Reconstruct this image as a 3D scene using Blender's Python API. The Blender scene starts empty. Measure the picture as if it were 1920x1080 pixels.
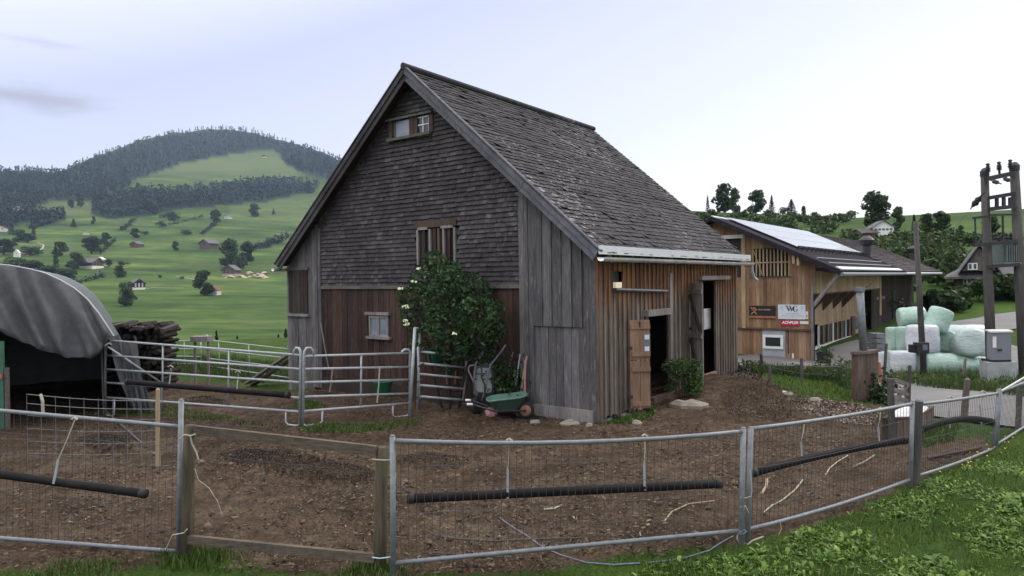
import bpy, bmesh, math, random
import numpy as np
from mathutils import Vector, Matrix
R = math.radians
SC = bpy.context.scene
COL = SC.collection

# ------------------------------------------------------------------ camera
CAM_H = 2.66; FPX = 1300.0; PITCH = -0.011; ROLL = 0.013
CM = Matrix.Rotation(math.pi/2 + PITCH, 3, 'X') @ Matrix.Rotation(-ROLL, 3, 'Z')
cd = bpy.data.cameras.new('camera'); cam = bpy.data.objects.new('camera', cd); COL.objects.link(cam)
cd.sensor_width = 36; cd.lens = FPX/1920*36; cd.clip_start = .1; cd.clip_end = 9000
cam.matrix_world = Matrix.Translation((0, 0, CAM_H)) @ CM.to_4x4()
SC.camera = cam

# ------------------------------------------------------------------ sky, sun, exposure
SUN_EL, SUN_AZ = R(38), R(62)       # azimuth from +Y towards +X
W = bpy.data.worlds.new('World'); SC.world = W; W.use_nodes = True
nt = W.node_tree; nt.nodes.clear()
def wn(t, **k):
    n = nt.nodes.new(t)
    for a, b in k.items(): setattr(n, a, b)
    return n
sky = wn('ShaderNodeTexSky', sky_type='NISHITA', sun_disc=False, sun_elevation=SUN_EL, sun_rotation=SUN_AZ, dust_density=3.0, altitude=900)
skym = wn('ShaderNodeVectorMath', operation='SCALE'); skym.inputs['Scale'].default_value = 1.0
nt.links.new(sky.outputs[0], skym.inputs[0])
tc = wn('ShaderNodeTexCoord'); sep = wn('ShaderNodeSeparateXYZ'); nt.links.new(tc.outputs['Generated'], sep.inputs[0])
# thin overcast: white low down, lavender higher up and in the west
mx = wn('ShaderNodeMath', operation='MULTIPLY_ADD'); mx.inputs[1].default_value = -.32; nt.links.new(sep.outputs[0], mx.inputs[0]); nt.links.new(sep.outputs[2], mx.inputs[2])
ramp = wn('ShaderNodeValToRGB'); nt.links.new(mx.outputs[0], ramp.inputs[0])
e = ramp.color_ramp.elements
e[0].position = .0; e[0].color = (9.6, 9.4, 9.2, 1)
e[1].position = .8; e[1].color = (17, 16.6, 16.6, 1)  # overhead, out of view: made brighter to light the ground
x = e.new(.17); x.color = (7.2, 7.3, 8.1, 1)
x = e.new(.4); x.color = (5.2, 5.45, 7.1, 1)
x = e.new(.52); x.color = (7.6, 7.7, 8.8, 1)
mixs = wn('ShaderNodeMix', data_type='RGBA'); mixs.inputs[0].default_value = .93
nt.links.new(skym.outputs[0], mixs.inputs[6]); nt.links.new(ramp.outputs[0], mixs.inputs[7])
# one small grey cloud and a faint streak in the west
def blob(d, sx, sz, strength, prev):
    az, el = d
    vm = wn('ShaderNodeVectorMath', operation='SUBTRACT'); nt.links.new(tc.outputs['Generated'], vm.inputs[0])
    vm.inputs[1].default_value = (math.sin(az)*math.cos(el), math.cos(az)*math.cos(el), math.sin(el))
    rt = wn('ShaderNodeVectorRotate', rotation_type='Z_AXIS'); rt.inputs['Angle'].default_value = az; nt.links.new(vm.outputs[0], rt.inputs[0])
    sc = wn('ShaderNodeVectorMath', operation='MULTIPLY'); sc.inputs[1].default_value = (1/sx, 1, 1/sz); nt.links.new(rt.outputs[0], sc.inputs[0])
    nz = wn('ShaderNodeTexNoise'); nz.inputs['Scale'].default_value = 1.5; nz.inputs['Detail'].default_value = 5; nt.links.new(sc.outputs[0], nz.inputs['Vector'])
    ln = wn('ShaderNodeVectorMath', operation='LENGTH'); nt.links.new(sc.outputs[0], ln.inputs[0])
    ad = wn('ShaderNodeMath', operation='MULTIPLY_ADD'); ad.inputs[1].default_value = 1.5; nt.links.new(nz.outputs[0], ad.inputs[0]); nt.links.new(ln.outputs['Value'], ad.inputs[2])
    mr = wn('ShaderNodeMapRange', interpolation_type='SMOOTHSTEP'); mr.inputs[1].default_value = 1.75; mr.inputs[2].default_value = .75; mr.inputs[3].default_value = 0; mr.inputs[4].default_value = strength
    nt.links.new(ad.outputs[0], mr.inputs[0])
    m = wn('ShaderNodeMix', data_type='RGBA'); nt.links.new(mr.outputs[0], m.inputs[0]); nt.links.new(prev, m.inputs[6]); m.inputs[7].default_value = (3.6, 3.55, 4.3, 1)
    return m.outputs[2]
c1 = blob((R(-34.2), R(12.5)), .1, .02, 1.0, mixs.outputs[2])
c2 = blob((R(-33.8), R(16.2)), .06, .007, .35, c1)
bg = wn('ShaderNodeBackground'); bg.inputs[1].default_value = .115
nt.links.new(c2, bg.inputs[0])
wo = wn('ShaderNodeOutputWorld'); nt.links.new(bg.outputs[0], wo.inputs[0])
ld = bpy.data.lights.new('sun', 'SUN'); ld.energy = 1.3; ld.angle = R(14); ld.color = (1, .93, .84)
sun = bpy.data.objects.new('sun', ld); COL.objects.link(sun)
sd = Vector((math.sin(SUN_AZ)*math.cos(SUN_EL), math.cos(SUN_AZ)*math.cos(SUN_EL), math.sin(SUN_EL)))
sun.rotation_euler = sd.to_track_quat('Z', 'Y').to_euler(); sun.location = (0, 0, 30)
SC.view_settings.view_transform = 'Standard'; SC.view_settings.look = 'None'
SC.view_settings.exposure = 0.38; SC.view_settings.gamma = 1.0; SC.view_settings.use_curve_mapping = False
SC.render.engine = 'CYCLES'
SC.cycles.max_bounces = 6; SC.cycles.diffuse_bounces = 3; SC.cycles.volume_bounces = 0
SC.cycles.use_denoising = True

# ------------------------------------------------------------------ helpers
CMn = np.array(CM)
def ray(px, py): return CM @ Vector(((px-960)/FPX, (540-py)/FPX, -1))
def D(px, py, Y):                      # the point seen at a pixel, Y metres ahead
    r = ray(px, py); return Vector((0, 0, CAM_H)) + r*(Y/r.y)
def S(t): t = np.clip(t, 0, 1); return t*t*(3-2*t)
def PH(px, py, p0, n):                 # hit of the sight line with a plane
    r = ray(px, py); c = Vector((0, 0, CAM_H)); return c + r*((Vector(p0)-c).dot(n)/r.dot(n))

SKYX = [-700,-200,0,60,110,140,200,260,330,390,430,480,500,560,610,637,700,800,1000,1250,1300,1400,1500,1600,1640,1700,1800,1920,2100,2700]
SKYY = [345,335,320,317,323,309,287,265,249,241,241,246,254,270,284,300,318,340,370,390,397,402,405,412,428,440,437,433,436,450]
YK = np.array([640,600,560,530,500,450,400,350,300,235,200.]); RK = np.array([220,340,480,620,760,1050,1400,1800,2300,2900,3300.])
def tanray(col, y):
    a = (col-960)/FPX; b = (540-y)/FPX
    d = CMn @ np.stack([a, b, -np.ones_like(a)])
    return d[2]/np.hypot(d[0], d[1])
def terrain(x, y):
    x = np.atleast_1d(np.asarray(x, float)); y = np.atleast_1d(np.asarray(y, float))
    r = np.hypot(x, y)+1e-6
    yy = np.maximum(y, .05*r)
    col = np.clip(960+FPX*x/yy, -700, 2700)
    ys = np.interp(col, SKYX, SKYY)
    # western valley and mountain
    lev = np.interp(r, RK, YK); lev = np.maximum(lev, ys)
    rs = np.interp(ys, YK[::-1], RK[::-1])
    zl = CAM_H + r*tanray(col, lev) - np.maximum(r-rs, 0)*.14
    z220 = CAM_H + 220*tanray(col, np.full_like(col, 640))
    t = np.interp(r, [0, 36, 60, 100, 150], [0, 0, -4, -11, -16.8]); k = S((r-150)/70)
    zl = np.where(r < 220, t*(1-k) + z220*k, zl)
    zl = zl + S((r-240)/200)*r*.0022*(np.sin(x/95+y/160)+.7*np.sin(y/61-x/210)+.5*np.sin(x/43+y/37)+.35*np.sin(y/23+x/71))*(1-.7*S((r-1800)/600))
    # eastern hill
    zr = np.interp(r, [0, 22, 28, 38, 48, 62, 80, 110, 150, 200, 260, 300, 420, 4000], [0, 0, -.3, -.3, .1, 1.5, 3.4, 6.8, 11.8, 17.8, 1, 1, 1, 1])
    zs = CAM_H + 260*tanray(col, ys)
    zr = np.where(r > 200, 17.8 + (zs-17.8)*S((r-200)/60) - np.maximum(r-262, 0)*.05, zr)
    w = S((col-820)/400)
    zf = zl*(1-w) + zr*w
    zf = zf*S((y/r-.18)/.3)
    # yard
    zn = -.3*S((-x-3)/5)*S((y-8)/8) - .35*S((x-6)/6)*S((y-13)/8)
    zn = zn + .38*np.exp(-(((x-5.6)/1.5)**2+((y-15.6)/1.5)**2)) + .2*np.exp(-(((x-4.7)/.8)**2+((y-17)/1.1)**2))
    zn = zn + .13*np.exp(-(((x+3.3)/1.2)**2+((y-9.9)/.5)**2)) + .1*np.exp(-(((x+7)/.8)**2+((y-11.3)/.5)**2))
    near = 1-S((r-24)/12)
    und = .025*np.sin(x*1.7+y*.6)+.02*np.sin(y*2.3-x*.9)+.012*np.sin(x*4.1+1)*np.sin(y*3.7)
    return zf + (zn+und)*near
def tz(x, y): return float(terrain(x, y)[0])
def G(px, py):                         # the point of the ground seen at a pixel (yard)
    r = ray(px, py); c = Vector((0, 0, CAM_H)); z = 0.
    for _ in range(25):
        p = c + r*((z-CAM_H)/r.z); z += .7*(tz(p.x, p.y)-z)
    p.z = tz(p.x, p.y); return p
_rr = 26*1.004**np.arange(1300)
def HT(px, py, r0=26):                 # the same, far out on the slopes
    r = ray(px, py); h = math.hypot(r.x, r.y); rr = _rr[_rr >= r0]
    x, y, z = r.x/h*rr, r.y/h*rr, CAM_H+r.z/h*rr
    k = np.nonzero(terrain(x, y) >= z)[0]
    i = k[0] if len(k) else int(np.argmin(np.where(rr < 3200, (z-terrain(x, y))/rr, 9)))
    return Vector((x[i], y[i], tz(x[i], y[i])))

def lin(c): return c/12.92 if c <= .04045 else ((c+.055)/1.055)**2.4
def rgb(r, g, b): return (lin(r/255), lin(g/255), lin(b/255), 1)

class MB:
    def __init__(s): s.v = []; s.f = []
    def add(s, v, f):
        o = len(s.v); s.v += [tuple(p) for p in v]; s.f += [tuple(i+o for i in q) for q in f]
    def hexa(s, p):                    # 8 corners: bottom 4 ccw, top 4 ccw
        s.add(p, [(3,2,1,0),(4,5,6,7),(0,1,5,4),(1,2,6,5),(2,3,7,6),(3,0,4,7)])
    def frame(s, o, ex, ey, ez):       # box from a corner and three edge vectors
        o, ex, ey, ez = map(Vector, (o, ex, ey, ez))
        if ex.cross(ey).dot(ez) < 0: o = o+ex; ex = -ex
        s.hexa([o, o+ex, o+ex+ey, o+ey, o+ez, o+ex+ez, o+ex+ey+ez, o+ey+ez])
    def box(s, c, sx, sy, sz): s.frame((c[0]-sx/2, c[1]-sy/2, c[2]-sz/2), (sx,0,0), (0,sy,0), (0,0,sz))
    def beam(s, a, b, w, h, up=(0,0,1)):
        a, b = Vector(a), Vector(b); d = (b-a).normalized(); sd = d.cross(Vector(up))
        if sd.length < 1e-4: sd = d.cross(Vector((1,0,0)))
        sd.normalize(); u = sd.cross(d).normalized()
        s.frame(a-sd*w/2-u*h/2, sd*w, b-a, u*h)
    def tube(s, path, r, n=8, caps=True):
        P = [Vector(p) for p in path]; rs = r if hasattr(r, '__len__') else [r]*len(P)
        d0 = (P[1]-P[0]).normalized(); ref = Vector((0,0,1)) if abs(d0.z) < .9 else Vector((1,0,0))
        ux = d0.cross(ref).normalized(); vs = []
        for i, p in enumerate(P):
            d = (P[min(i+1, len(P)-1)]-P[max(i-1, 0)]).normalized()
            ux = (ux-d*ux.dot(d)).normalized(); uy = d.cross(ux)
            for k in range(n):
                t = 2*math.pi*k/n; vs.append(p+(ux*math.cos(t)+uy*math.sin(t))*rs[i])
        f = [(i*n+k, i*n+(k+1) % n, (i+1)*n+(k+1) % n, (i+1)*n+k) for i in range(len(P)-1) for k in range(n)]
        if caps: f += [tuple(range(n-1, -1, -1)), tuple((len(P)-1)*n+k for k in range(n))]
        s.add(vs, f)
    def prism(s, poly, ext):           # planar polygon (3-D points) pushed along ext
        n = len(poly); ext = Vector(ext); a = [Vector(p) for p in poly]; b = [p+ext for p in a]
        s.add(a+b, [tuple(range(n-1, -1, -1)), tuple(range(n, 2*n))]+[(i, (i+1) % n, n+(i+1) % n, n+i) for i in range(n)])
    def lathe(s, prof, c=(0,0,0), ax=(0,0,1), n=16):
        ax = Vector(ax).normalized(); u = ax.orthogonal().normalized(); w = ax.cross(u); c = Vector(c)
        vs = [c+ax*h+(u*math.cos(2*math.pi*k/n)+w*math.sin(2*math.pi*k/n))*r for r, h in prof for k in range(n)]
        m = len(prof)
        f = [(i*n+k, i*n+(k+1) % n, (i+1)*n+(k+1) % n, (i+1)*n+k) for i in range(m-1) for k in range(n)]
        f += [tuple(range(n-1, -1, -1)), tuple((m-1)*n+k for k in range(n))]
        s.add(vs, f)
    def grid(s, rows):
        m = len(rows[0]); s.add([p for r in rows for p in r], [(i*m+k, i*m+k+1, (i+1)*m+k+1, (i+1)*m+k) for i in range(len(rows)-1) for k in range(m-1)])
    def build(s, name, mat, parent=None, smooth=False, base=None):
        me = bpy.data.meshes.new(name); o = Vector((0,0,0))
        if parent is not None: o = ORG[parent]
        elif base is not None: o = Vector(base)
        me.from_pydata([(p[0]-o.x, p[1]-o.y, p[2]-o.z) for p in s.v], [], s.f)
        me.materials.append(mat); me.update()
        if smooth: me.polygons.foreach_set('use_smooth', [True]*len(me.polygons))
        ob = bpy.data.objects.new(name, me); COL.objects.link(ob)
        if parent is not None: ob.parent = parent
        else: ob.location = o
        ORG[ob] = o.copy(); return ob
ORG = {}
def npmesh(name, v, f, mat, parent=None, base=None, smooth=False):
    v = np.asarray(v, np.float32); f = np.asarray(f, np.int32); o = Vector((0,0,0))
    if parent is not None: o = ORG[parent]
    elif base is not None: o = Vector(base)
    v = v-np.array(o, np.float32); k = f.shape[1]
    me = bpy.data.meshes.new(name); me.vertices.add(len(v)); me.vertices.foreach_set('co', v.ravel())
    me.loops.add(f.size); me.loops.foreach_set('vertex_index', f.ravel())
    me.polygons.add(len(f)); me.polygons.foreach_set('loop_start', np.arange(0, f.size, k, dtype=np.int32))
    if smooth: me.polygons.foreach_set('use_smooth', np.ones(len(f), bool))
    me.update(calc_edges=True); me.validate(); me.materials.append(mat)
    ob = bpy.data.objects.new(name, me); COL.objects.link(ob)
    if parent is not None: ob.parent = parent
    else: ob.location = o
    ORG[ob] = o.copy(); return ob
def tag(o, label, cat, group=None, kind=None):
    o['label'] = label; o['category'] = cat
    if group: o['group'] = group
    if kind: o['kind'] = kind
    return o
def thing(name, label, cat, loc, group=None):
    o = bpy.data.objects.new(name, None); o.empty_display_size = .2; COL.objects.link(o); o.location = loc
    ORG[o] = Vector(loc); return tag(o, label, cat, group)
def structure(o): o['kind'] = 'structure'; return o
def stuff(o, label, cat): o['label'] = label; o['category'] = cat; o['kind'] = 'stuff'; return o
KIDS = {}
def clone(root, loc, rz=0, sc=(1,1,1), label=None, cat=None, group=None):
    r = root.copy(); COL.objects.link(r); r.location = loc; r.rotation_euler = (0, 0, rz); r.scale = sc
    if label: r['label'] = label
    if cat: r['category'] = cat
    if group: r['group'] = group
    elif 'group' in r: del r['group']
    for ch in KIDS[root.name]:
        c = ch.copy(); COL.objects.link(c); c.parent = r
    return r

# ------------------------------------------------------------------ materials
def mat(name):
    m = bpy.data.materials.new(name); m.use_nodes = True; t = m.node_tree
    b = t.nodes['Principled BSDF']; return m, t, b
def nd(t, ty, **k):
    n = t.nodes.new(ty)
    for a, b in k.items():
        if a[0] == '_': n.inputs[a[1:].replace('_', ' ')].default_value = b
        else: setattr(n, a, b)
    return n
def cramp(t, fac, stops):
    r = nd(t, 'ShaderNodeValToRGB'); e = r.color_ramp.elements
    e[0].position, e[0].color = stops[0]; e[1].position, e[1].color = stops[-1]
    for p, c in stops[1:-1]: q = e.new(p); q.color = c
    t.links.new(fac, r.inputs[0]); return r.outputs[0]
def coords(t, scale=(1,1,1), kind='Object', rot=(0,0,0)):
    c = nd(t, 'ShaderNodeTexCoord'); m = nd(t, 'ShaderNodeMapping'); m.inputs['Scale'].default_value = scale; m.inputs['Rotation'].default_value = rot
    t.links.new(c.outputs[kind], m.inputs[0]); return m.outputs[0]
def noise(t, vec, scale, detail=5, rough=.6):
    n = nd(t, 'ShaderNodeTexNoise', _Scale=scale, _Detail=detail, _Roughness=rough); t.links.new(vec, n.inputs['Vector']); return n.outputs[0]
def mixc(t, fac, a, b, mode='MIX'):
    m = nd(t, 'ShaderNodeMix', data_type='RGBA', blend_type=mode)
    for i, s in ((0, fac), (6, a), (7, b)):
        if isinstance(s, bpy.types.NodeSocket): t.links.new(s, m.inputs[i])
        else: m.inputs[i].default_value = s
    return m.outputs[2]
def mth(t, op, a, b=0., c=0.):
    m = nd(t, 'ShaderNodeMath', operation=op)
    for i, s in enumerate((a, b, c)):
        if isinstance(s, bpy.types.NodeSocket): t.links.new(s, m.inputs[i])
        else: m.inputs[i].default_value = s
    return m.outputs[0]
def bump(t, b, h, strength=.4, dist=.02):
    n = nd(t, 'ShaderNodeBump', _Strength=strength, _Distance=dist); t.links.new(h, n.inputs['Height']); t.links.new(n.outputs[0], b.inputs['Normal'])
def island(t): return nd(t, 'ShaderNodeNewGeometry').outputs['Random Per Island']

def wood(name, stops, grain=(9,9,.7), rough=.85, gstr=.75, wear=None, top=None):
    """weathered boards: every board its own tone, long grain, blotches; top = (z0, z1, colour) unweathered upper band"""
    m, t, b = mat(name)
    c = cramp(t, island(t), stops)
    v = coords(t, grain); g = noise(t, v, 3.5, 8, .7)
    v2 = coords(t, (1.1, 1.1, .45)); n2 = noise(t, v2, 1.4, 5, .65)
    if top:
        z0, z1, tc_ = top
        s = nd(t, 'ShaderNodeSeparateXYZ'); t.links.new(coords(t), s.inputs[0])
        v3 = coords(t, (5, 5, .25)); n3 = noise(t, v3, 1.5, 4)
        h = mth(t, 'ADD', s.outputs[2], mth(t, 'MULTIPLY', mth(t, 'SUBTRACT', n3, .5), 1.7))
        mr = nd(t, 'ShaderNodeMapRange', interpolation_type='SMOOTHSTEP'); mr.inputs[1].default_value = z0; mr.inputs[2].default_value = z1; t.links.new(h, mr.inputs[0])
        c = mixc(t, mr.outputs[0], c, mixc(t, island(t), tc_[0], tc_[1]))
    gr = cramp(t, g, [(.28, (.28,.28,.28,1)), (.48, (.92,.92,.92,1)), (.72, (1.7,1.67,1.65,1))])
    c = mixc(t, gstr, c, gr, 'MULTIPLY')
    bl = cramp(t, n2, [(.3, (.55,.55,.57,1)), (.6, (1.12,1.1,1.08,1))])
    c = mixc(t, .8, c, bl, 'MULTIPLY')
    if wear:
        nw = noise(t, coords(t, (7, 7, 1.2)), 2.3, 6, .7)
        c = mixc(t, cramp(t, nw, [(.56, (0,0,0,1)), (.7, (.8,.8,.8,1))]), c, wear)
    t.links.new(c, b.inputs['Base Color']); b.inputs['Roughness'].default_value = rough; b.inputs['Specular IOR Level'].default_value = .25
    bump(t, b, g, .5, .012); return m
def plain(name, col, rough=.6, metal=0., var=.25, scale=6., bstr=.15, spec=.4, dirt=None):
    m, t, b = mat(name)
    n = noise(t, coords(t), scale, 6)
    c = mixc(t, 1., col, cramp(t, n, [(.3, (1-var,)*3+(1,)), (.7, (1+var,)*3+(1,))]), 'MULTIPLY')
    if dirt:
        n2 = noise(t, coords(t), scale*.35, 6, .7)
        c = mixc(t, cramp(t, n2, [(.45, (0,0,0,1)), (.72, (.85,.85,.85,1))]), c, dirt)
    t.links.new(c, b.inputs['Base Color']); b.inputs['Roughness'].default_value = rough; b.inputs['Metallic'].default_value = metal; b.inputs['Specular IOR Level'].default_value = spec
    if bstr: bump(t, b, n, bstr, .01)
    return m
def film(name, col, dark):
    m, t, b = mat(name); v = coords(t, (2, 2, 9)); n = noise(t, v, 2.2, 7, .7); n2 = noise(t, coords(t), 1.6, 5, .65); w = nd(t, 'ShaderNodeTexVoronoi', _Scale=5., feature='DISTANCE_TO_EDGE'); t.links.new(coords(t, (1,1,2.2)), w.inputs['Vector'])
    c = mixc(t, cramp(t, n2, [(.38, (0,0,0,1)), (.66, (1,1,1,1))]), col, dark); c = mixc(t, .5, c, cramp(t, n, [(.3, (.62,.66,.64,1)), (.6, (1.12,1.12,1.12,1))]), 'MULTIPLY')
    t.links.new(c, b.inputs['Base Color']); b.inputs['Roughness'].default_value = .27; b.inputs['Specular IOR Level'].default_value = .55
    h = mth(t, 'ADD', n, mth(t, 'MULTIPLY', w.outputs['Distance'], .8)); bump(t, b, h, .45, .04); return m
def leaf(name, stops, trans=.25, rough=.6, big=None):
    m, t, b = mat(name)
    c = cramp(t, island(t), stops)
    oi = nd(t, 'ShaderNodeObjectInfo')
    c = mixc(t, 1., c, cramp(t, oi.outputs['Random'], [(0, (.75,.78,.85,1)), (1, (1.2,1.15,1.0,1))]), 'MULTIPLY')
    if big:
        n = noise(t, coords(t), big, 3); c = mixc(t, 1., c, cramp(t, n, [(.35, (.6,.62,.68,1)), (.65, (1.3,1.28,1.15,1))]), 'MULTIPLY')
    t.links.new(c, b.inputs['Base Color']); b.inputs['Roughness'].default_value = rough; b.inputs['Specular IOR Level'].default_value = .25
    tr = nd(t, 'ShaderNodeBsdfTranslucent'); t.links.new(c, tr.inputs[0])
    mx = nd(t, 'ShaderNodeMixShader'); mx.inputs[0].default_value = trans
    t.links.new(b.outputs[0], mx.inputs[1]); t.links.new(tr.outputs[0], mx.inputs[2]); t.links.new(mx.outputs[0], t.nodes['Material Output'].inputs[0])
    return m
def shingle(name, stops, fleck=None, fl=(.6,.72), rough=.85):
    m, t, b = mat(name)
    c = cramp(t, island(t), stops)
    n = noise(t, coords(t), 9, 7, .75); c = mixc(t, .8, c, cramp(t, n, [(.3, (.5,.5,.52,1)), (.7, (1.4,1.4,1.38,1))]), 'MULTIPLY')
    n1 = noise(t, coords(t), .9, 4); c = mixc(t, .8, c, cramp(t, n1, [(.35, (.7,.68,.68,1)), (.65, (1.25,1.25,1.25,1))]), 'MULTIPLY')
    if fleck:
        n2 = noise(t, coords(t), 8, 4, .75); n3 = noise(t, coords(t), .4, 2)
        f = mth(t, 'ADD', n2, mth(t, 'MULTIPLY', mth(t, 'SUBTRACT', n3, .5), .55))
        c = mixc(t, cramp(t, f, [(fl[0], (0,0,0,1)), (fl[1], (.85,.85,.85,1))]), c, fleck)
    t.links.new(c, b.inputs['Base Color']); b.inputs['Roughness'].default_value = rough; b.inputs['Specular IOR Level'].default_value = .3
    bump(t, b, n, .4, .01); return m

g4 = lambda *v: [(p, c) for p, c in zip((0, .35, .7, 1), v)]
M = {}
M['side'] = wood('weathered_boards', g4((.1,.078,.06,1), (.165,.138,.112,1), (.125,.098,.076,1), (.24,.215,.185,1)), top=(1.75, 2.6, ((.27,.14,.07,1), (.13,.065,.038,1))))
M['aisle'] = wood('grey_boards', g4((.08,.076,.08,1), (.125,.12,.122,1), (.1,.094,.092,1), (.17,.165,.165,1)), wear=(.24,.235,.23,1))
M['lower'] = wood('dark_red_boards', g4((.032,.019,.015,1), (.055,.03,.022,1), (.04,.026,.022,1), (.085,.052,.038,1)), wear=(.11,.1,.1,1))
M['beam'] = wood('old_beam', g4((.1,.095,.09,1), (.15,.14,.13,1), (.12,.1,.085,1), (.19,.18,.16,1)), grain=(5,5,5))
M['barge'] = wood('barge_board', g4((.1,.102,.118,1), (.145,.147,.165,1), (.12,.12,.135,1), (.18,.18,.2,1)), grain=(2.5,2.5,2.5), gstr=.5)
M['darkwood'] = wood('dark_wood', g4((.03,.024,.022,1), (.05,.038,.032,1), (.04,.028,.024,1), (.07,.055,.048,1)))
M['door'] = wood('bare_pine_door', g4((.3,.185,.115,1), (.37,.24,.155,1), (.33,.21,.13,1), (.42,.28,.185,1)), gstr=.45)
M['pale'] = wood('bleached_boards', g4((.2,.185,.17,1), (.27,.25,.235,1), (.23,.21,.2,1), (.34,.32,.3,1)), gstr=.6)
M['gatewood'] = wood('mossy_gate_wood', g4((.1,.08,.058,1), (.13,.11,.085,1), (.11,.09,.065,1), (.16,.14,.11,1)), grain=(.9,8,14), wear=(.06,.065,.028,1))
M['gatepost'] = wood('mossy_post', g4((.08,.065,.045,1), (.11,.09,.065,1), (.09,.075,.05,1), (.12,.1,.075,1)), grain=(9,9,.8), wear=(.075,.075,.022,1))
M['stake'] = wood('pale_stake', g4((.36,.28,.17,1), (.42,.33,.2,1), (.38,.3,.19,1), (.46,.38,.25,1)), gstr=.4)
M['larch'] = wood('new_larch_boards', g4((.19,.11,.065,1), (.3,.185,.11,1), (.235,.14,.085,1), (.38,.265,.17,1)), gstr=.6)
M['larchpale'] = wood('pale_spruce_boards', g4((.34,.24,.14,1), (.44,.325,.2,1), (.38,.28,.165,1), (.5,.39,.26,1)), gstr=.5)
M['brown'] = wood('brown_boards', g4((.1,.068,.05,1), (.14,.1,.075,1), (.12,.08,.058,1), (.18,.135,.105,1)))
M['brown2'] = wood('dark_brown_boards', g4((.06,.042,.034,1), (.09,.065,.05,1), (.075,.052,.04,1), (.12,.09,.07,1)))
M['shingle'] = shingle('wall_shingles', g4((.045,.038,.04,1), (.066,.056,.056,1), (.055,.048,.05,1), (.1,.092,.092,1)), fleck=(.23,.23,.245,1), fl=(.6,.8))
M['tile'] = shingle('roof_tiles', g4((.036,.033,.036,1), (.052,.048,.05,1), (.044,.041,.043,1), (.075,.072,.074,1)), fleck=(.36,.35,.345,1), fl=(.6,.69))
M['tile2'] = shingle('old_brown_tiles', g4((.06,.05,.05,1), (.09,.078,.075,1), (.075,.062,.06,1), (.14,.125,.12,1)), fleck=(.3,.29,.28,1), fl=(.68,.8))
M['galv'] = plain('galvanised_steel', (.2,.215,.225,1), .55, .35, .2, 14, .05, .5)
M['galvd'] = plain('dull_zinc_pipe', (.15,.16,.175,1), .5, .5, .25, 12, .08, .5, dirt=(.1,.095,.09,1))
M['corral'] = plain('corral_steel', (.38,.405,.405,1), .5, .2, .2, 12, .05, .5)
M['gutter'] = plain('zinc_gutter', (.62,.63,.62,1), .4, .25, .15, 3, .03, .5, dirt=(.33,.33,.32,1))
M['wire'] = plain('fence_wire', (.06,.06,.062,1), .7, .0, .1, 5, 0)
M['blackpipe'] = plain('black_rubber_pipe', (.01,.009,.01,1), .7, 0, .3, 8, .1, .15, dirt=(.028,.02,.017,1))
M['twine'] = plain('pale_twine', (.42,.39,.31,1), .9, 0, .2, 30, .3, .1)
M['strap'] = plain('grey_strap', (.32,.35,.36,1), .7, 0, .1, 10, 0)
M['bluerope'] = plain('blue_rope', (.2,.21,.28,1), .9, 0, .5, 60, .3, .1)
M['brownrope'] = plain('muddy_rope', (.33,.26,.18,1), .9, 0, .3, 30, .3, .1)
M['tarp'] = plain('grey_tarpaulin', (.135,.137,.143,1), .9, 0, .18, 5, .5, .08, dirt=(.095,.095,.096,1))
M['tarpd'] = plain('dark_tarpaulin', (.1,.11,.11,1), .6, 0, .2, 3, .2, .3)
M['hoop'] = plain('pale_hoop', (.42,.46,.48,1), .5, .1, .1, 5, 0)
M['greenpaint'] = plain('green_paint', (.05,.16,.11,1), .5, 0, .25, 5, .1, .4, dirt=(.06,.08,.05,1))
M['barrow'] = plain('green_plastic', (.1,.2,.155,1), .45, 0, .15, 6, .05, .5, dirt=(.13,.2,.15,1))
M['barrowg'] = plain('grey_steel_tub', (.3,.33,.34,1), .5, .3, .2, 5, .08, .5, dirt=(.42,.4,.36,1))
M['greenbin'] = plain('green_bucket', (.03,.2,.09,1), .45, 0, .15, 5, .03)
M['pink'] = plain('pink_sack', (.45,.22,.21,1), .6, 0, .25, 6, .3)
M['rubber'] = plain('black_rubber', (.02,.02,.02,1), .7, 0, .2, 9, .1)
M['orange'] = plain('orange_rim', (.3,.15,.085,1), .5, 0, .2, 8, .05, dirt=(.3,.15,.08,1))
M['white'] = plain('white_paint', (.78,.78,.76,1), .5, 0, .08, 4, .02)
M['enamel'] = plain('white_enamel', (.82,.8,.8,1), .2, 0, .05, 4, 0, .6)
M['cream'] = plain('cream_plaster', (.62,.58,.5,1), .85, 0, .1, 5, .15)
M['offwhite'] = plain('offwhite_plaster', (.74,.71,.66,1), .85, 0, .1, 3, .1)
M['glass'] = plain('window_glass', (.03,.035,.045,1), .06, 0, .1, 2, 0, .8)
M['palepane'] = plain('dusty_pane', (.22,.25,.29,1), .2, 0, .25, 3, 0, .7)
M['black'] = plain('black_board', (.018,.017,.02,1), .6, 0, .2, 4, .03)
M['red'] = plain('red_sign', (.42,.02,.05,1), .45, 0, .08, 3, 0)
M['signred'] = plain('sign_russet', (.3,.09,.05,1), .6, 0, .3, 8, 0)
M['signtan'] = plain('sign_tan', (.38,.26,.16,1), .6, 0, .2, 8, 0)
M['signorange'] = plain('sign_orange_bar', (.36,.13,.07,1), .6, 0, .25, 6, 0)
M['signwhite'] = plain('sign_white', (.66,.7,.75,1), .45, 0, .06, 4, 0)
M['signgrey'] = plain('sign_grey_print', (.4,.42,.46,1), .5, 0, .1, 6, 0)
M['signteal'] = plain('sign_teal_patch', (.5,.66,.72,1), .5, 0, .15, 8, 0)
M['ink'] = plain('black_ink', (.02,.022,.03,1), .5, 0, .05, 4, 0)
M['greydoor'] = plain('grey_door', (.36,.38,.42,1), .5, 0, .08, 4, .02)
M['pv'] = plain('solar_glass', (.36,.38,.43,1), .16, .8, .06, 2, 0, .8)
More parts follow.
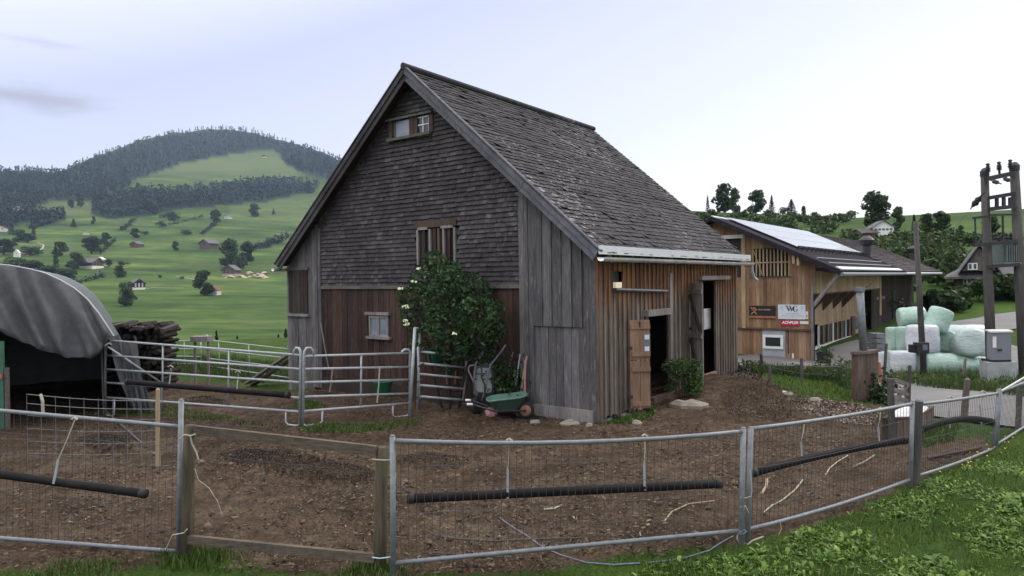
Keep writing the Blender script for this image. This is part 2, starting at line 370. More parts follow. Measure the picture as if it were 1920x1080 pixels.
M['pvdark'] = plain('dark_metal_roof', (.03,.027,.033,1), .9, .0, .2, 3, .03, .05)
M['trim'] = plain('pale_metal_trim', (.7,.71,.74,1), .35, .3, .08, 3, 0)
M['concrete'] = plain('concrete', (.33,.35,.35,1), .9, 0, .15, 7, .2, .2, dirt=(.22,.23,.23,1))
M['cabinet'] = plain('grey_cabinet', (.19,.2,.22,1), .5, .1, .08, 4, .02)
M['cabtop'] = plain('pale_cabinet_lid', (.66,.64,.58,1), .6, 0, .08, 4, 0)
M['pole'] = wood('tarred_pole', g4((.07,.065,.062,1), (.1,.095,.09,1), (.08,.075,.07,1), (.12,.115,.11,1)), grain=(4,4,.6), gstr=.5)
M['iron'] = plain('dark_ironwork', (.05,.048,.05,1), .55, .4, .2, 6, .05)
M['trafo'] = plain('transformer_green', (.16,.2,.18,1), .5, .2, .15, 4, .05)
M['stone'] = plain('pale_stone', (.27,.235,.195,1), .9, 0, .25, 4, .5, .2, dirt=(.22,.19,.15,1))
M['log'] = wood('firewood_bark', g4((.014,.01,.01,1), (.03,.023,.02,1), (.02,.015,.013,1), (.06,.048,.042,1)), grain=(4,4,4))
M['logend'] = wood('firewood_top', g4((.06,.05,.046,1), (.16,.145,.135,1), (.04,.033,.03,1), (.28,.26,.25,1)), grain=(6,6,6))
M['trunk'] = wood('bark', g4((.05,.04,.033,1), (.07,.055,.045,1), (.06,.048,.04,1), (.08,.065,.055,1)))
M['terracotta'] = plain('red_brown_roof', (.19,.1,.075,1), .85, 0, .25, 2, .2, .2)
M['slate'] = plain('grey_brown_roof', (.13,.125,.13,1), .85, 0, .2, 2, .2, .2)
m, t, b = mat('lit_lamp'); b.inputs['Base Color'].default_value = (.7,.62,.48,1); b.inputs['Emission Color'].default_value = (1,.82,.55,1); b.inputs['Emission Strength'].default_value = .3; M['lampglow'] = m
M['rubble'] = plain('tan_rubble', (.42,.34,.26,1), .95, 0, .35, 1.2, .5, .1)
M['track'] = plain('pale_track', (.34,.33,.27,1), .95, 0, .2, .6, .2, .1)
M['leafdec'] = leaf('broadleaf_foliage', [(0, (.022,.042,.014,1)), (.6, (.042,.075,.024,1)), (1, (.075,.115,.035,1))])
M['leafcon'] = leaf('conifer_foliage', [(0, (.014,.028,.018,1)), (.6, (.026,.045,.026,1)), (1, (.042,.066,.034,1))], trans=.1)
M['leafwood'] = leaf('forest_foliage', [(0, (.008,.018,.016,1)), (.6, (.016,.031,.023,1)), (1, (.03,.05,.03,1))], trans=.1, big=.012)
M['leafelder'] = leaf('elder_leaves', [(0, (.02,.05,.022,1)), (.6, (.048,.105,.042,1)), (.9, (.085,.16,.065,1)), (1, (.15,.23,.1,1))], trans=.25, big=1.2)
M['leafshrub'] = leaf('shrub_leaves', [(0, (.03,.065,.022,1)), (.6, (.055,.11,.035,1)), (1, (.1,.17,.055,1))], trans=.25)
M['leafivy'] = leaf('ivy_leaves', [(0, (.012,.03,.012,1)), (.6, (.025,.05,.018,1)), (1, (.05,.09,.03,1))], trans=.1)
M['leafweed'] = leaf('weed_leaves', [(0, (.035,.06,.018,1)), (.6, (.07,.115,.03,1)), (1, (.13,.17,.05,1))], trans=.3)
M['grassblade'] = leaf('grass_blades', [(0, (.03,.062,.012,1)), (.5, (.07,.13,.022,1)), (.85, (.12,.195,.035,1)), (1, (.24,.25,.09,1))], trans=.3)
M['dock'] = leaf('dock_leaves', [(0, (.04,.085,.014,1)), (.6, (.1,.185,.03,1)), (1, (.21,.32,.07,1))], trans=.3, rough=.45)
M['blossom'] = plain('cream_blossom', (.72,.74,.5,1), .8, 0, .15, 20, 0)
M['straw'] = leaf('straw_bits', [(0, (.035,.024,.016,1)), (.6, (.095,.068,.045,1)), (.97, (.14,.108,.074,1)), (1, (.24,.21,.16,1))], trans=0)
M['balegreen'] = film('balegreen_film', (.4,.55,.47,1), (.28,.42,.345,1))
M['balewhite'] = film('balewhite_film', (.66,.68,.72,1), (.5,.53,.56,1))
M['balegrey'] = film('balegrey_film', (.48,.57,.545,1), (.36,.46,.42,1))

# ------------------------------------------------------------------ the ground: one sheet from the yard to the mountain
def inpoly(P, x, y):
    x = np.asarray(x); y = np.asarray(y); c = np.zeros(x.shape, bool); n = len(P)
    for i in range(n):
        (x1, y1), (x2, y2) = P[i], P[(i+1) % n]
        t = (y1 > y) != (y2 > y)
        c ^= t & (x < (x2-x1)*(y-y1)/((y2-y1) if y2 != y1 else 1e-9)+x1)
    return c
def edged(P, x, y):                    # distance to a polygon's outline
    d = np.full(np.shape(x), 1e9)
    for i in range(len(P)):
        a = np.array(P[i]); b = np.array(P[(i+1) % len(P)]); ab = b-a
        t = np.clip(((x-a[0])*ab[0]+(y-a[1])*ab[1])/max(ab@ab, 1e-9), 0, 1)
        d = np.minimum(d, np.hypot(x-a[0]-t*ab[0], y-a[1]-t*ab[1]))
    return d
def gpoly(px): return [(lambda p: (p.x, p.y))(G(*q)) for q in px]
PADDOCK = gpoly([(-500,1062),(0,1066),(180,1078),(330,1062),(520,1074),(740,1084),(1000,1072),(1200,1046),(1390,1022),(1560,965),(1710,906),(1868,836),(1885,815),(1800,800),(1640,752),(1560,742),(1470,716),(1385,694),(1200,690),(900,700),(560,735),(440,722),(320,712),(120,715),(-500,720)])
VERGE = gpoly([(1395,690),(1600,700),(1645,755),(1590,752),(1480,742),(1440,716)])
YARD = gpoly([(2300,742),(1920,738),(1870,732),(1870,640),(1790,622),(1740,616),(1640,632),(1530,660),(1375,668),(1375,688),(1480,692),(1600,701),(1640,753),(1700,771),(1800,791),(1920,806),(2300,850)])
LANE = [(lambda p: (p.x, p.y))(HT(*q, 24)) for q in [(2000,578),(1920,585),(1860,592),(1785,605),(1745,618),(1790,650),(1860,628),(1920,615),(2000,612)]]
az = np.concatenate([np.arange(-180, -46, 3.), np.arange(-45, 45.01, .2), np.arange(48, 180, 3.)])
rings = np.concatenate([[.02], 1.0*1.025**np.arange(332)])
A, RR = np.meshgrid(np.radians(az), rings)
jit = np.random.default_rng(3).normal(0, .004, RR.shape); RR2 = RR*(1+jit*(RR < 40))
GX, GY = np.sin(A)*RR2, np.cos(A)*RR2
GZ = terrain(GX.ravel(), GY.ravel()).reshape(GX.shape)
rg = np.random.default_rng(11)
inp = inpoly(PADDOCK, GX, GY); ed = edged(PADDOCK, GX, GY)*np.where(inp, 1, -1)
GZ = GZ + rg.normal(0, .012, GZ.shape)*(RR < 26)*np.where(inp, 1, .6)
nA, nR = len(az), len(rings)
idx = np.arange(nR*nA).reshape(nR, nA); nx = np.roll(idx, -1, 1)
F = np.stack([idx[:-1], nx[:-1], nx[1:], idx[1:]], -1).reshape(-1, 4)[:, ::-1]
m, t, b = mat('ground_earth_and_meadow')
at = nd(t, 'ShaderNodeVertexColor', layer_name='zone'); sp = nd(t, 'ShaderNodeSeparateColor'); t.links.new(at.outputs[0], sp.inputs[0])
v = coords(t); n1 = noise(t, v, .9, 8, .7); n2 = noise(t, v, 6, 8, .72); n3 = noise(t, v, 28, 5, .65); nb = noise(t, v, .012, 6, .6); nm = noise(t, v, .07, 5, .6)
dirt = mixc(t, 1., cramp(t, n1, [(.3, (.066,.044,.029,1)), (.5, (.125,.088,.06,1)), (.72, (.2,.15,.107,1))]), cramp(t, n2, [(.3, (.5,.48,.46,1)), (.52, (1,1,1,1)), (.72, (1.6,1.58,1.5,1))]), 'MULTIPLY')
wet = noise(t, coords(t, (.35,.8,.5)), 1., 6, .7); dirt = mixc(t, cramp(t, wet, [(.5, (0,0,0,1)), (.66, (.65,.65,.65,1))]), dirt, (.05,.036,.026,1))
dirt = mixc(t, .8, dirt, cramp(t, n3, [(.32, (.55,.53,.5,1)), (.55, (1,1,1,1)), (.7, (1.5,1.45,1.4,1))]), 'MULTIPLY')
grass = mixc(t, 1., cramp(t, n1, [(.3, (.035,.075,.014,1)), (.7, (.08,.14,.028,1))]), cramp(t, n3, [(.3, (.5,.5,.5,1)), (.7, (1.4,1.35,1.2,1))]), 'MULTIPLY')
mead = cramp(t, nb, [(.3, (.024,.052,.012,1)), (.5, (.055,.1,.02,1)), (.7, (.11,.148,.038,1))])
mead = mixc(t, .85, mead, cramp(t, nm, [(.3, (.6,.66,.62,1)), (.7, (1.3,1.25,1.15,1))]), 'MULTIPLY')
ns = noise(t, coords(t, (.005,.03,.02), rot=(0,0,.3)), 1., 8, .7); mead = mixc(t, .9, mead, cramp(t, ns, [(.34, (.5,.56,.6,1)), (.5, (.95,.95,.95,1)), (.62, (1.5,1.38,1.2,1))]), 'MULTIPLY')  # light and dark streaks: relief shading put into the colour, with mown bands
nd2 = noise(t, coords(t, (.004,.009,.01), rot=(0,0,-.5)), 1.3, 7, .7); mead = mixc(t, cramp(t, nd2, [(.52, (0,0,0,1)), (.66, (.75,.75,.75,1))]), mead, (.075,.085,.035,1))
mead = mixc(t, mth(t, 'MULTIPLY', sp.outputs[2], .8), mead, (.115,.14,.052,1))
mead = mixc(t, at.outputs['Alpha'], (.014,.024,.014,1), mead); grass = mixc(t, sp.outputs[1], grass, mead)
f = mth(t, 'ADD', sp.outputs[0], mth(t, 'MULTIPLY', mth(t, 'SUBTRACT', n2, .5), .9))
fr = cramp(t, f, [(.42, (0,0,0,1)), (.6, (1,1,1,1))])
t.links.new(mixc(t, fr, grass, dirt), b.inputs['Base Color']); b.inputs['Roughness'].default_value = .95; b.inputs['Specular IOR Level'].default_value = .1
vo = nd(t, 'ShaderNodeTexVoronoi', _Scale=7., feature='SMOOTH_F1'); t.links.new(v, vo.inputs['Vector']); hh = mth(t, 'ADD', mth(t, 'ADD', n2, mth(t, 'MULTIPLY', n3, .6)), mth(t, 'MULTIPLY', vo.outputs['Distance'], .7)); hn = mth(t, 'MULTIPLY', hh, mth(t, 'SUBTRACT', 1., sp.outputs[1])); bump(t, b, hn, 1., .11)
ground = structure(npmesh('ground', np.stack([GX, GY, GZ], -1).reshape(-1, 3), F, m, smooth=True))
zone = np.zeros((nR, nA, 4), np.float32); zone[..., 3] = 1
zone[..., 0] = np.clip(.5+ed/.5, 0, 1)
vin = inpoly(VERGE, GX, GY); zone[..., 0] = np.where(vin, .3, zone[..., 0])
for (qx, qy, ra, rb, k) in ((640,803,1.5,.28,.6),(750,790,.9,.2,.55),(560,795,1.0,.25,.6),(310,775,1.6,.35,.6),(250,768,.7,.4,.7),(560,760,1.3,.3,.6),(600,845,.6,.15,.4),(1160,785,.9,.2,.45),(1790,812,1.0,.5,.7),(1765,880,.5,.4,.4),(400,1062,.9,.12,.5),(1240,1040,.7,.2,.4),(1560,748,1.3,.35,.5),(1480,985,.7,.15,-.5),(1600,958,.6,.12,-.55),(1500,1040,.35,.08,-.4),(1640,1000,.4,.08,-.35),(1760,925,.5,.1,-.3)):
    p = G(qx, qy); zone[..., 0] -= k*np.exp(-(((GX-p.x)/ra)**2+((GY-p.y)/rb)**2))
zone[..., 1] = S((RR-34)/30)
c_ = 960+FPX*GX/np.maximum(GY, .1); rr_ = RR
zone[..., 2] = np.exp(-((rr_-2250)/260)**2)*((c_ > 230) & (c_ < 560)) + .8*np.exp(-((rr_-1480)/90)**2)*((c_ > 80) & (c_ < 175)) + .5*np.exp(-((rr_-1500)/220)**2)*((c_ > 430))
ca = ground.data.color_attributes.new('zone', 'FLOAT_COLOR', 'POINT'); ca.data.foreach_set('color', zone.ravel())

def sheet(name, poly, mt, lift, cuts=5, kind=True):
    bm = bmesh.new(); f = bm.faces.new([bm.verts.new((p[0], p[1], 0)) for p in poly])
    bmesh.ops.triangulate(bm, faces=[f])
    for _ in range(cuts):
        es = [e for e in bm.edges if e.calc_length() > .5]
        if not es: break
        bmesh.ops.subdivide_edges(bm, edges=es, cuts=1, use_grid_fill=False); bmesh.ops.triangulate(bm, faces=bm.faces[:])
    V = np.array([v.co for v in bm.verts]); Z = terrain(V[:, 0], V[:, 1])+lift
    for v, z in zip(bm.verts, Z): v.co.z = z
    bm.normal_update()
    for f in bm.faces:
        if f.normal.z < 0: f.normal_flip()
    me = bpy.data.meshes.new(name); bm.to_mesh(me); bm.free(); me.materials.append(mt)
    me.polygons.foreach_set('use_smooth', [True]*len(me.polygons))
    o = bpy.data.objects.new(name, me); COL.objects.link(o); return o
m, t, b = mat('asphalt'); v = coords(t)
c = mixc(t, 1., cramp(t, noise(t, v, .5, 6), [(.3, (.13,.125,.12,1)), (.7, (.19,.185,.18,1))]), cramp(t, noise(t, v, 40, 4), [(.3, (.75,.75,.75,1)), (.7, (1.25,1.25,1.25,1))]), 'MULTIPLY')
t.links.new(c, b.inputs['Base Color']); b.inputs['Roughness'].default_value = .85; M['asphalt'] = m
structure(sheet('road', YARD, M['asphalt'], .035, 6))
structure(sheet('lane', LANE, M['asphalt'], .06, 6))

# ------------------------------------------------------------------ foliage makers
def leafcards(P, size, rng, aspect=1., up=0., N=None):
    """one quad leaf (or spray of leaves) per point, turned at random"""
    n = len(P); a = rng.normal(size=(n, 3)); 
    if N is not None: a = a*.7+N
    a[:, 2] += up; a /= np.linalg.norm(a, axis=1)[:, None]+1e-9
    h = rng.normal(size=(n, 3)); u = np.cross(a, h); u /= np.linalg.norm(u, axis=1)[:, None]+1e-9; w = np.cross(a, u)
    s = (size*rng.uniform(.6, 1.3, n) if np.isscalar(size) else size)[:, None]
    u = u*s*.5; w = w*s*.5*aspect
    bend = a*s*.18
    V = np.stack([P-u-bend*0, P-w*.75+bend, P+u, P+w*.75+bend], 1).reshape(-1, 3)
    return V, np.arange(4*n).reshape(n, 4)
def crown_points(rng, lobes, n, hollow=.55):
    L = np.array([l[:3] for l in lobes]); r = np.array([l[3] for l in lobes])
    k = rng.choice(len(lobes), n, p=r**2/np.sum(r**2))
    d = rng.normal(size=(n, 3)); d /= np.linalg.norm(d, axis=1)[:, None]
    rad = r[k]*(hollow+(1-hollow)*rng.random(n)**.5)
    return L[k]+d*rad[:, None]*np.array([1, 1, .85]), d
def proto(name, build):
    r = bpy.data.objects.new(name, None); COL.objects.link(r); ORG[r] = Vector((0,0,0)); n0 = set(COL.objects)
    build(r); KIDS[r.name] = [o for o in COL.objects if o.parent is r]; return r
def deciduous(seed, n=1500, leaf_=.85, shape=1., lm='leafdec'):       # about 10 m tall
    def f(r):
        g = np.random.default_rng(seed); lobes = []
        for i in range(24):
            z = 1.3+7.5*g.random(); w = 3.4*shape*math.sin(math.pi*min(.97, (z+.6)/10.2))**.7
            a = g.random()*6.28; q = w*(g.random()**.6)*.75
            lobes.append((math.cos(a)*q, math.sin(a)*q, z, g.uniform(.9, 1.7)))
        lobes.append((0, 0, 8.6, 1.1))
        P, N = crown_points(g, lobes, n); V, Fq = leafcards(P, leaf_, g, N=N)
        npmesh('crown', V, Fq, M[lm], r)
        mb = MB(); mb.tube([(0,0,-1), (.05,0,1.5), (-.05,.1,3.5), (.1,0,6)], [.38, .3, .22, .08], 7)
        for i in range(5):
            a = i*1.26+.3; mb.tube([(0,0,2.2+.4*i), (math.cos(a)*1.1, math.sin(a)*1.1, 3.8+.4*i), (math.cos(a)*1.9, math.sin(a)*1.9, 5+.4*i)], [.14, .09, .03], 5)
        mb.build('trunk', M['trunk'], r)
    return f
def conifer(seed, n=900):                                             # about 10 m tall
    def f(r):
        g = np.random.default_rng(seed); P = []
        for i in range(n):
            z = .8+9.2*(g.random()**1.25); w = 1.75*(1-(z-.6)/9.6)**.85*(1+.22*math.sin(z*5.2+g.random()))
            a = g.random()*6.28; q = w*g.random()**.45; P.append((math.cos(a)*q, math.sin(a)*q, z-.25*q))
        V, Fq = leafcards(np.array(P), .6, g, aspect=.6, up=1.2); npmesh('crown', V, Fq, M['leafcon'], r)
        mb = MB(); mb.tube([(0,0,-1), (0,0,5), (0,0,9.8)], [.24, .15, .03], 6); mb.build('trunk', M['trunk'], r)
    return f
def bushy(seed, n=500, lm='leafdec'):                                 # about 4 m tall, leafy to the ground
    def f(r):
        g = np.random.default_rng(seed); lobes = [(g.uniform(-1.3, 1.3), g.uniform(-1.3, 1.3), g.uniform(.6, 2.9), g.uniform(.6, 1.1)) for _ in range(10)]
        P, N = crown_points(g, lobes, n); V, Fq = leafcards(P, .5, g, N=N); npmesh('crown', V, Fq, M[lm], r)
        mb = MB()
        for i in range(4):
            a = i*1.57; mb.tube([(0,0,-.5), (math.cos(a)*.4, math.sin(a)*.4, 1.2), (math.cos(a)*.8, math.sin(a)*.8, 2.2)], [.12, .08, .03], 5)
        mb.build('stem', M['trunk'], r)
    return f
PD = [proto('broadleaf_tree', deciduous(s, shape=k)) for s, k in ((1, 1.), (2, 1.15), (3, .85))]
PC = [proto('conifer_tree', conifer(s)) for s in (5, 6)]
PB = [proto('bush', bushy(s)) for s in (8, 9)]
used = set()
def tree(kind, px, by, ty, wpx, label, cat, group=None, r0=26):
    P = {'D': PD, 'C': PC, 'B': PB}[kind]; src = P[int(px*7+by) % len(P)]
    p = HT(px, by, r0); h = (D(px, ty, p.y).z-p.z); w = wpx/FPX*p.y
    bh, bw = {'D': (9.9, 6.6), 'C': (10, 3.4), 'B': (3.9, 4.2)}[kind]
    sc = (w/bw, w/bw, h/bh)
    if src in used: return clone(src, p, random.Random(px).random()*6.28, sc, label, cat, group)
    used.add(src); src.location = p; src.scale = sc; src.rotation_euler = (0, 0, px); return tag(src, label, cat, group)

FLOORS = []
# forests on the mountain: far woods that read as one mass
def forest(name, polys, step, label, seed, hmul=1., con=.55):
    g = np.random.default_rng(seed); pts = []
    for P in polys:
        xs = [p[0] for p in P]; ys = [p[1] for p in P]
        for y in np.arange(min(ys), max(ys), step*.55):
            for x in np.arange(min(xs)-10, max(xs)+10, step):
                q = (x+g.uniform(-.5, .5)*step, y+g.uniform(-.5, .5)*step*.5)
                if inpoly(P, np.array([q[0]]), np.array([q[1]]))[0]: pts.append(q)
    T = []
    for s in range(6):
        gg = np.random.default_rng(seed+s); n = 34
        if s < 6*con:
            z = gg.random(n)**.9; a = gg.random(n)*6.28; q = .2*(1-z)**.8*gg.random(n)**.4
            V, Fq = leafcards(np.stack([np.cos(a)*q, np.sin(a)*q, .05+.97*z], 1), .17, gg, aspect=.8, up=.6)
        else:
            d = gg.normal(size=(n, 3)); d /= np.linalg.norm(d, axis=1)[:, None]; d *= gg.uniform(.55, 1, n)[:, None]
            V, Fq = leafcards(d*np.array([.33, .33, .42])+np.array([0, 0, .52]), .24, gg, N=d)
        T.append((V, Fq))
    FLOORS.extend(polys)
    VV, FF = [], []; o = 0
    for (x, y) in pts:
        p = HT(x, y, 200); V, Fq = T[g.integers(6)]; h = (13+6*g.random())*hmul*(p.y/1900)**.35; a = g.random()*6.28
        c, s = math.cos(a), math.sin(a)
        W_ = np.stack([V[:, 0]*c-V[:, 1]*s, V[:, 0]*s+V[:, 1]*c, V[:, 2]], 1)*h*np.array([1.15, 1.15, 1]) + np.array(p)
        VV.append(W_); FF.append(Fq+o); o += len(V)
    return stuff(npmesh(name, np.concatenate(VV), np.concatenate(FF), M['leafwood']), label, 'forest')
sky_ = [(x, np.interp(x, SKYX, SKYY)+2) for x in (-60,0,60,110,140,200,260,330,390,430,480,500,560,610,637,700)]
forest('mountain_forest', [sky_+[(690,372),(640,338),(600,330),(560,318),(530,300),(522,286),(500,279),(450,287),(400,295),(340,307),(290,325),(245,341),(240,352),(180,378),(90,378),(60,392),(0,402),(-60,410)],
    [(525,300),(560,322),(600,334),(640,345),(640,300),(575,292)]], 7.5, 'dark forest covering the upper part of the mountain up to its ridge', 21)
forest('slope_wood', [[(172,402),(172,376),(230,370),(265,358),(330,360),(400,354),(460,343),(520,338),(560,342),(600,352),(588,362),(540,368),(500,378),(430,384),(330,392),(270,405),(205,412)]], 8.0, 'broad band of dark wood across the middle of the mountain slope', 31, 1.25, .3)
forest('valley_copse', [[(-60,412),(0,404),(60,394),(85,398),(70,412),(20,428),(-60,440)], [(60,415),(115,398),(125,412),(60,428)]], 8, 'ragged wood at the far left edge of the slope', 41, 1.1, .5)

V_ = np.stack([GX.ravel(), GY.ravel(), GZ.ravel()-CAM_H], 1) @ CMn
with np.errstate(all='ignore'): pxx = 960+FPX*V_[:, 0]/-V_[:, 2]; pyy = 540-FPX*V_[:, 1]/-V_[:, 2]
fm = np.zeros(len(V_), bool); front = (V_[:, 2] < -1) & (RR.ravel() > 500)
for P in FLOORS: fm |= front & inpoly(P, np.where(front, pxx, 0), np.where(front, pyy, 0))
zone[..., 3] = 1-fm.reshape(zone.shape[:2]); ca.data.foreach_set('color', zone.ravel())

HILL = [  # kind, px, base y, top y, width px, label
 ('D',383,554,505,34,'round tree standing in front of the cream cottage on the lower meadow'),
 ('D',237,574,537,30,'bushy tree on the meadow just below the dark chalet'),
 ('B',236,545,527,26,'low bush touching the left side of the dark chalet'),
 ('D',404,421,391,20,'slender round tree on the slope above the brown hay barn'),
 ('D',478,406,382,26,'wide round tree alone on the bright slope near the barn roof'),
 ('C',513,402,391,7,'tiny conifer right of the wide round tree on the bright slope'),
 ('D',134,391,372,14,'left tree of the pair in front of the pale strip of meadow'),
 ('D',151,389,368,13,'right tree of the pair in front of the pale strip of meadow'),
 ('D',172,476,441,36,'big dark tree on the slope left of the weathered hut'),
 ('C',105,520,455,14,'tall narrow tree rising above the copse behind the tarp tent'),
 ('D',141,505,472,30,'dense dark tree beside the grey-roofed farmhouse'),
 ('C',138,426,410,12,'small conifer on the open slope above the big dark tree'),
 ('C',108,412,388,9,'reddish-dark conifer at the end of the hedge on the left slope'),
 ('C',22,440,414,13,'pointed conifer at the left edge behind the thicket'),
 ('D',34,454,430,30,'left tree of the thicket on the far left slope'),
 ('D',52,455,436,28,'middle tree of the thicket on the far left slope'),
 ('C',63,450,424,12,'pointed tree at the right end of the thicket on the far left slope'),
 ('D',255,446,428,22,'small round tree directly above the weathered hut'),
 ('B',272,440,432,16,'low reddish bush right of the weathered hut'),
 ('B',318,414,392,36,'wide dark bush under the band of wood'),
 ('B',300,424,412,20,'smaller bush at the lower left end of the wide dark bush'),
 ('D',430,502,448,42,'tall grey-green tree left of the rubble heaps'),
 ('D',463,497,450,26,'dark tree directly above the rubble heaps'),
 ('B',447,505,472,30,'low tree between the two tall trees above the rubble heaps'),
 ('B',492,464,452,34,'left bush of the dark hedge running up to the barn'),
 ('B',520,456,444,34,'right bush of the dark hedge running up to the barn'),
 ('B',22,505,480,44,'leftmost bush of the copse behind the tarp tent'),
 ('D',60,522,486,42,'low dark tree of the copse above the tent roof'),
 ('D',88,530,496,44,'broad dark tree right of the tall narrow tree, above the tent'),
 ('D',125,532,502,40,'rightmost dark tree of the copse sloping down to the tent'),
 ('B',301,522,515,9,'tiny round bush on the open meadow right of the dark chalet'),
 ('B',341,524,518,9,'tiny round bush on the open meadow near the pale track'),
 ('B',205,500,485,20,'grey-green bush behind the grey-roofed farmhouse'),
 ('B',232,497,489,22,'low bush on the field edge right of the grey-roofed farmhouse'),
 ('D',175,420,405,8,'thin tree at the lower corner of the band of wood'),
 ('D',290,402,380,22,'dark tree standing out at the left of the upper meadow'),
 ('D',8,478,446,40,'dark tree above the narrow white house at the far left'),
 ('D',112,480,452,26,'grey-green tree directly left of the tall narrow tree'),
 ('B',62,478,458,40,'wide low bush between the left thicket and the tall narrow tree'),
 ('D',200,462,436,22,'round tree right of the big dark tree on the slope'),
 ('D',84,420,392,24,'dark tree at the lower edge of the far left wood'),
 ('D',330,470,452,14,'small tree alone on the slope between the hut and the hay barn'),
 ('B',350,440,428,22,'low hedge-like bush below the wide dark bush'),
 ('D',225,520,497,22,'tree at the field corner right of the grey-roofed farmhouse'),
 ('C',580,362,338,14,'brownish conifer at the right end of the band of wood'),
]
for k, px, by, ty, w, lb in HILL: tree(k, px, by, ty, w, lb, 'bush' if k == 'B' else 'tree', r0=180)
def hedge(px, hpx, label, seed):
    gg = np.random.default_rng(seed); pts = [HT(*q, 180) for q in px]; P = []; L = []
    for a, b in zip(pts, pts[1:]):
        for k in range(26):
            q = a.lerp(b, gg.random()); h = hpx/FPX*q.y*gg.uniform(.6, 1.2); z = tz(q.x, q.y)
            d = gg.normal(size=(10, 3))*np.array([h*.35, h*.35, h*.3]); P.append(np.array([q.x, q.y, z+h*.45])+d); L += [h*.42]*10
    V, Fq = leafcards(np.concatenate(P), np.array(L), gg); tag(npmesh('hedge', V, Fq, M['leafwood'], base=pts[0]), label, 'hedge')
hedge([(226,434),(240,425),(253,414)], 7, 'dark diagonal hedge just below the left end of the band of wood', 61)
hedge([(378,441),(394,429),(404,421)], 6, 'thin hedge running downhill from the slender round tree', 62)
hedge([(187,477),(202,463),(216,452)], 6, 'hedge climbing from the big dark tree towards the weathered hut', 63)
hedge([(470,470),(505,458),(545,445)], 11, 'dark hedge running up the slope to the roof edge of the old barn', 64)
hedge([(58,430),(88,420),(112,410)], 12, 'bushy hedge below the wood at the far left of the slope', 65)
hedge([(112,540),(150,532),(192,520)], 9, 'low hedge on the field edge above the tarp tent', 66)
hedge([(300,428),(340,418),(380,408)], 5, 'faint hedge line under the band of wood', 67)
for px, by, ty, w, lb in ((407,650,621,16,'dark little conifer behind the far corral, left of the leaning planks'),(446,655,630,13,'small conifer behind the middle of the far corral'),(462,655,638,12,'smallest conifer behind the far corral'),(523,655,628,16,'conifer behind the far corral close to the barn'),(537,655,617,16,'tall conifer touching the left corner of the barn')):
    p = D(px, 700, 62.); p.z = tz(p.x, p.y); h = D(px, ty, 62.).z-p.z
    clone(PC[0], p, px, (w/FPX*62/2.6, w/FPX*62/2.6, h/10), lb, 'conifer')
for px, ty, w, lb in ((222,585,70,'pale scrub behind the left end of the firewood'),(262,600,60,'scrub behind the middle of the firewood stack'),(305,615,60,'light green scrub right of the firewood stack')):
    p = D(px, 690, 44.); p.z = tz(p.x, p.y); h = D(px, ty+14, 44.).z-p.z
    clone(PB[1], p, px, (w/FPX*44/4.2, w/FPX*44/4.2, h/3.9), lb, 'bush')
RIGHT = [
 ('C',1327,392,366,9,'small pointed conifer at the left end of the ridge behind the farm'),
 ('D',1358,398,342,38,'tall round tree on the ridge above the solar roof'),
 ('D',1379,402,352,22,'slimmer tree touching the tall round tree above the solar roof'),
 ('D',1417,400,356,38,'round ragged tree on the ridge right of the two tall trees'),
 ('C',1447,402,366,15,'narrow spruce on the ridge beside the ragged round tree'),
 ('C',1484,404,374,24,'broad conifer on the ridge with a bush at its foot'),
 ('B',1468,403,387,22,'bush at the foot of the broad conifer on the ridge'),
 ('D',1507,403,386,12,'spindly little tree on the ridge right of the broad conifer'),
 ('B',1527,405,395,16,'low round bush on the grassy ridge'),
 ('D',1641,432,355,58,'huge round tree towering over the white hill house'),
 ('D',1682,432,387,26,'medium tree right of the huge round tree'),
 ('C',1714,438,402,14,'pointed tree on the ridge behind the thin wooden pole'),
 ('D',1738,438,399,30,'left tree of the rounded pair on the eastern ridge'),
 ('D',1764,438,394,32,'right tree of the rounded pair on the eastern ridge'),
 ('D',1802,438,422,12,'small reddish tree alone on the eastern ridge'),
 ('D',1855,442,405,34,'tree seen between the two transformer poles'),
]
for k, px, by, ty, w, lb in RIGHT: tree(k, px, by, ty, w, lb, 'bush' if k == 'B' else 'tree', r0=120)
g = random.Random(4)
rows = []
for px in range(1310, 1600, 13): rows.append((px, g.uniform(408, 425), g.uniform(14, 24), 26))
for px in range(1575, 1800, 15): rows.append((px, g.uniform(452, 470), g.uniform(16, 30), 34))
for px in range(1640, 1800, 14): rows.append((px, g.uniform(480, 500), g.uniform(30, 44), 44))
for px in range(1690, 1930, 16): rows.append((px, g.uniform(520, 545), g.uniform(36, 60), 52))
for px in range(1690, 1940, 13): rows.append((px, g.uniform(452, 462), g.uniform(14, 22), 34))
for px in range(1720, 1940, 15): rows.append((px, g.uniform(490, 506), g.uniform(26, 40), 44))
for px in range(1300, 1560, 18): rows.append((px, g.uniform(430, 450), g.uniform(16, 26), 34))
VV, FF, o = [], [], 0
gg = np.random.default_rng(77)
for px, by, hh, w in rows:
    p = HT(px, by, 60); h = hh/FPX*p.y; w_ = w/FPX*p.y; n = 130
    d = gg.normal(size=(n, 3)); d /= np.linalg.norm(d, axis=1)[:, None]; d *= gg.uniform(.5, 1, n)[:, None]
    P = d*np.array([w_*.5, w_*.5, h*.52])*gg.uniform(.8, 1.15) + np.array([p.x, p.y, p.z+h*.5]); V, Fq = leafcards(P, w_*.2, gg, N=d)
    VV.append(V); FF.append(Fq+o); o += len(V)
stuff(npmesh('hillside_wood', np.concatenate(VV), np.concatenate(FF), M['leafdec']), 'mass of dark green wood and hedges covering the hillside behind the farm', 'wood')

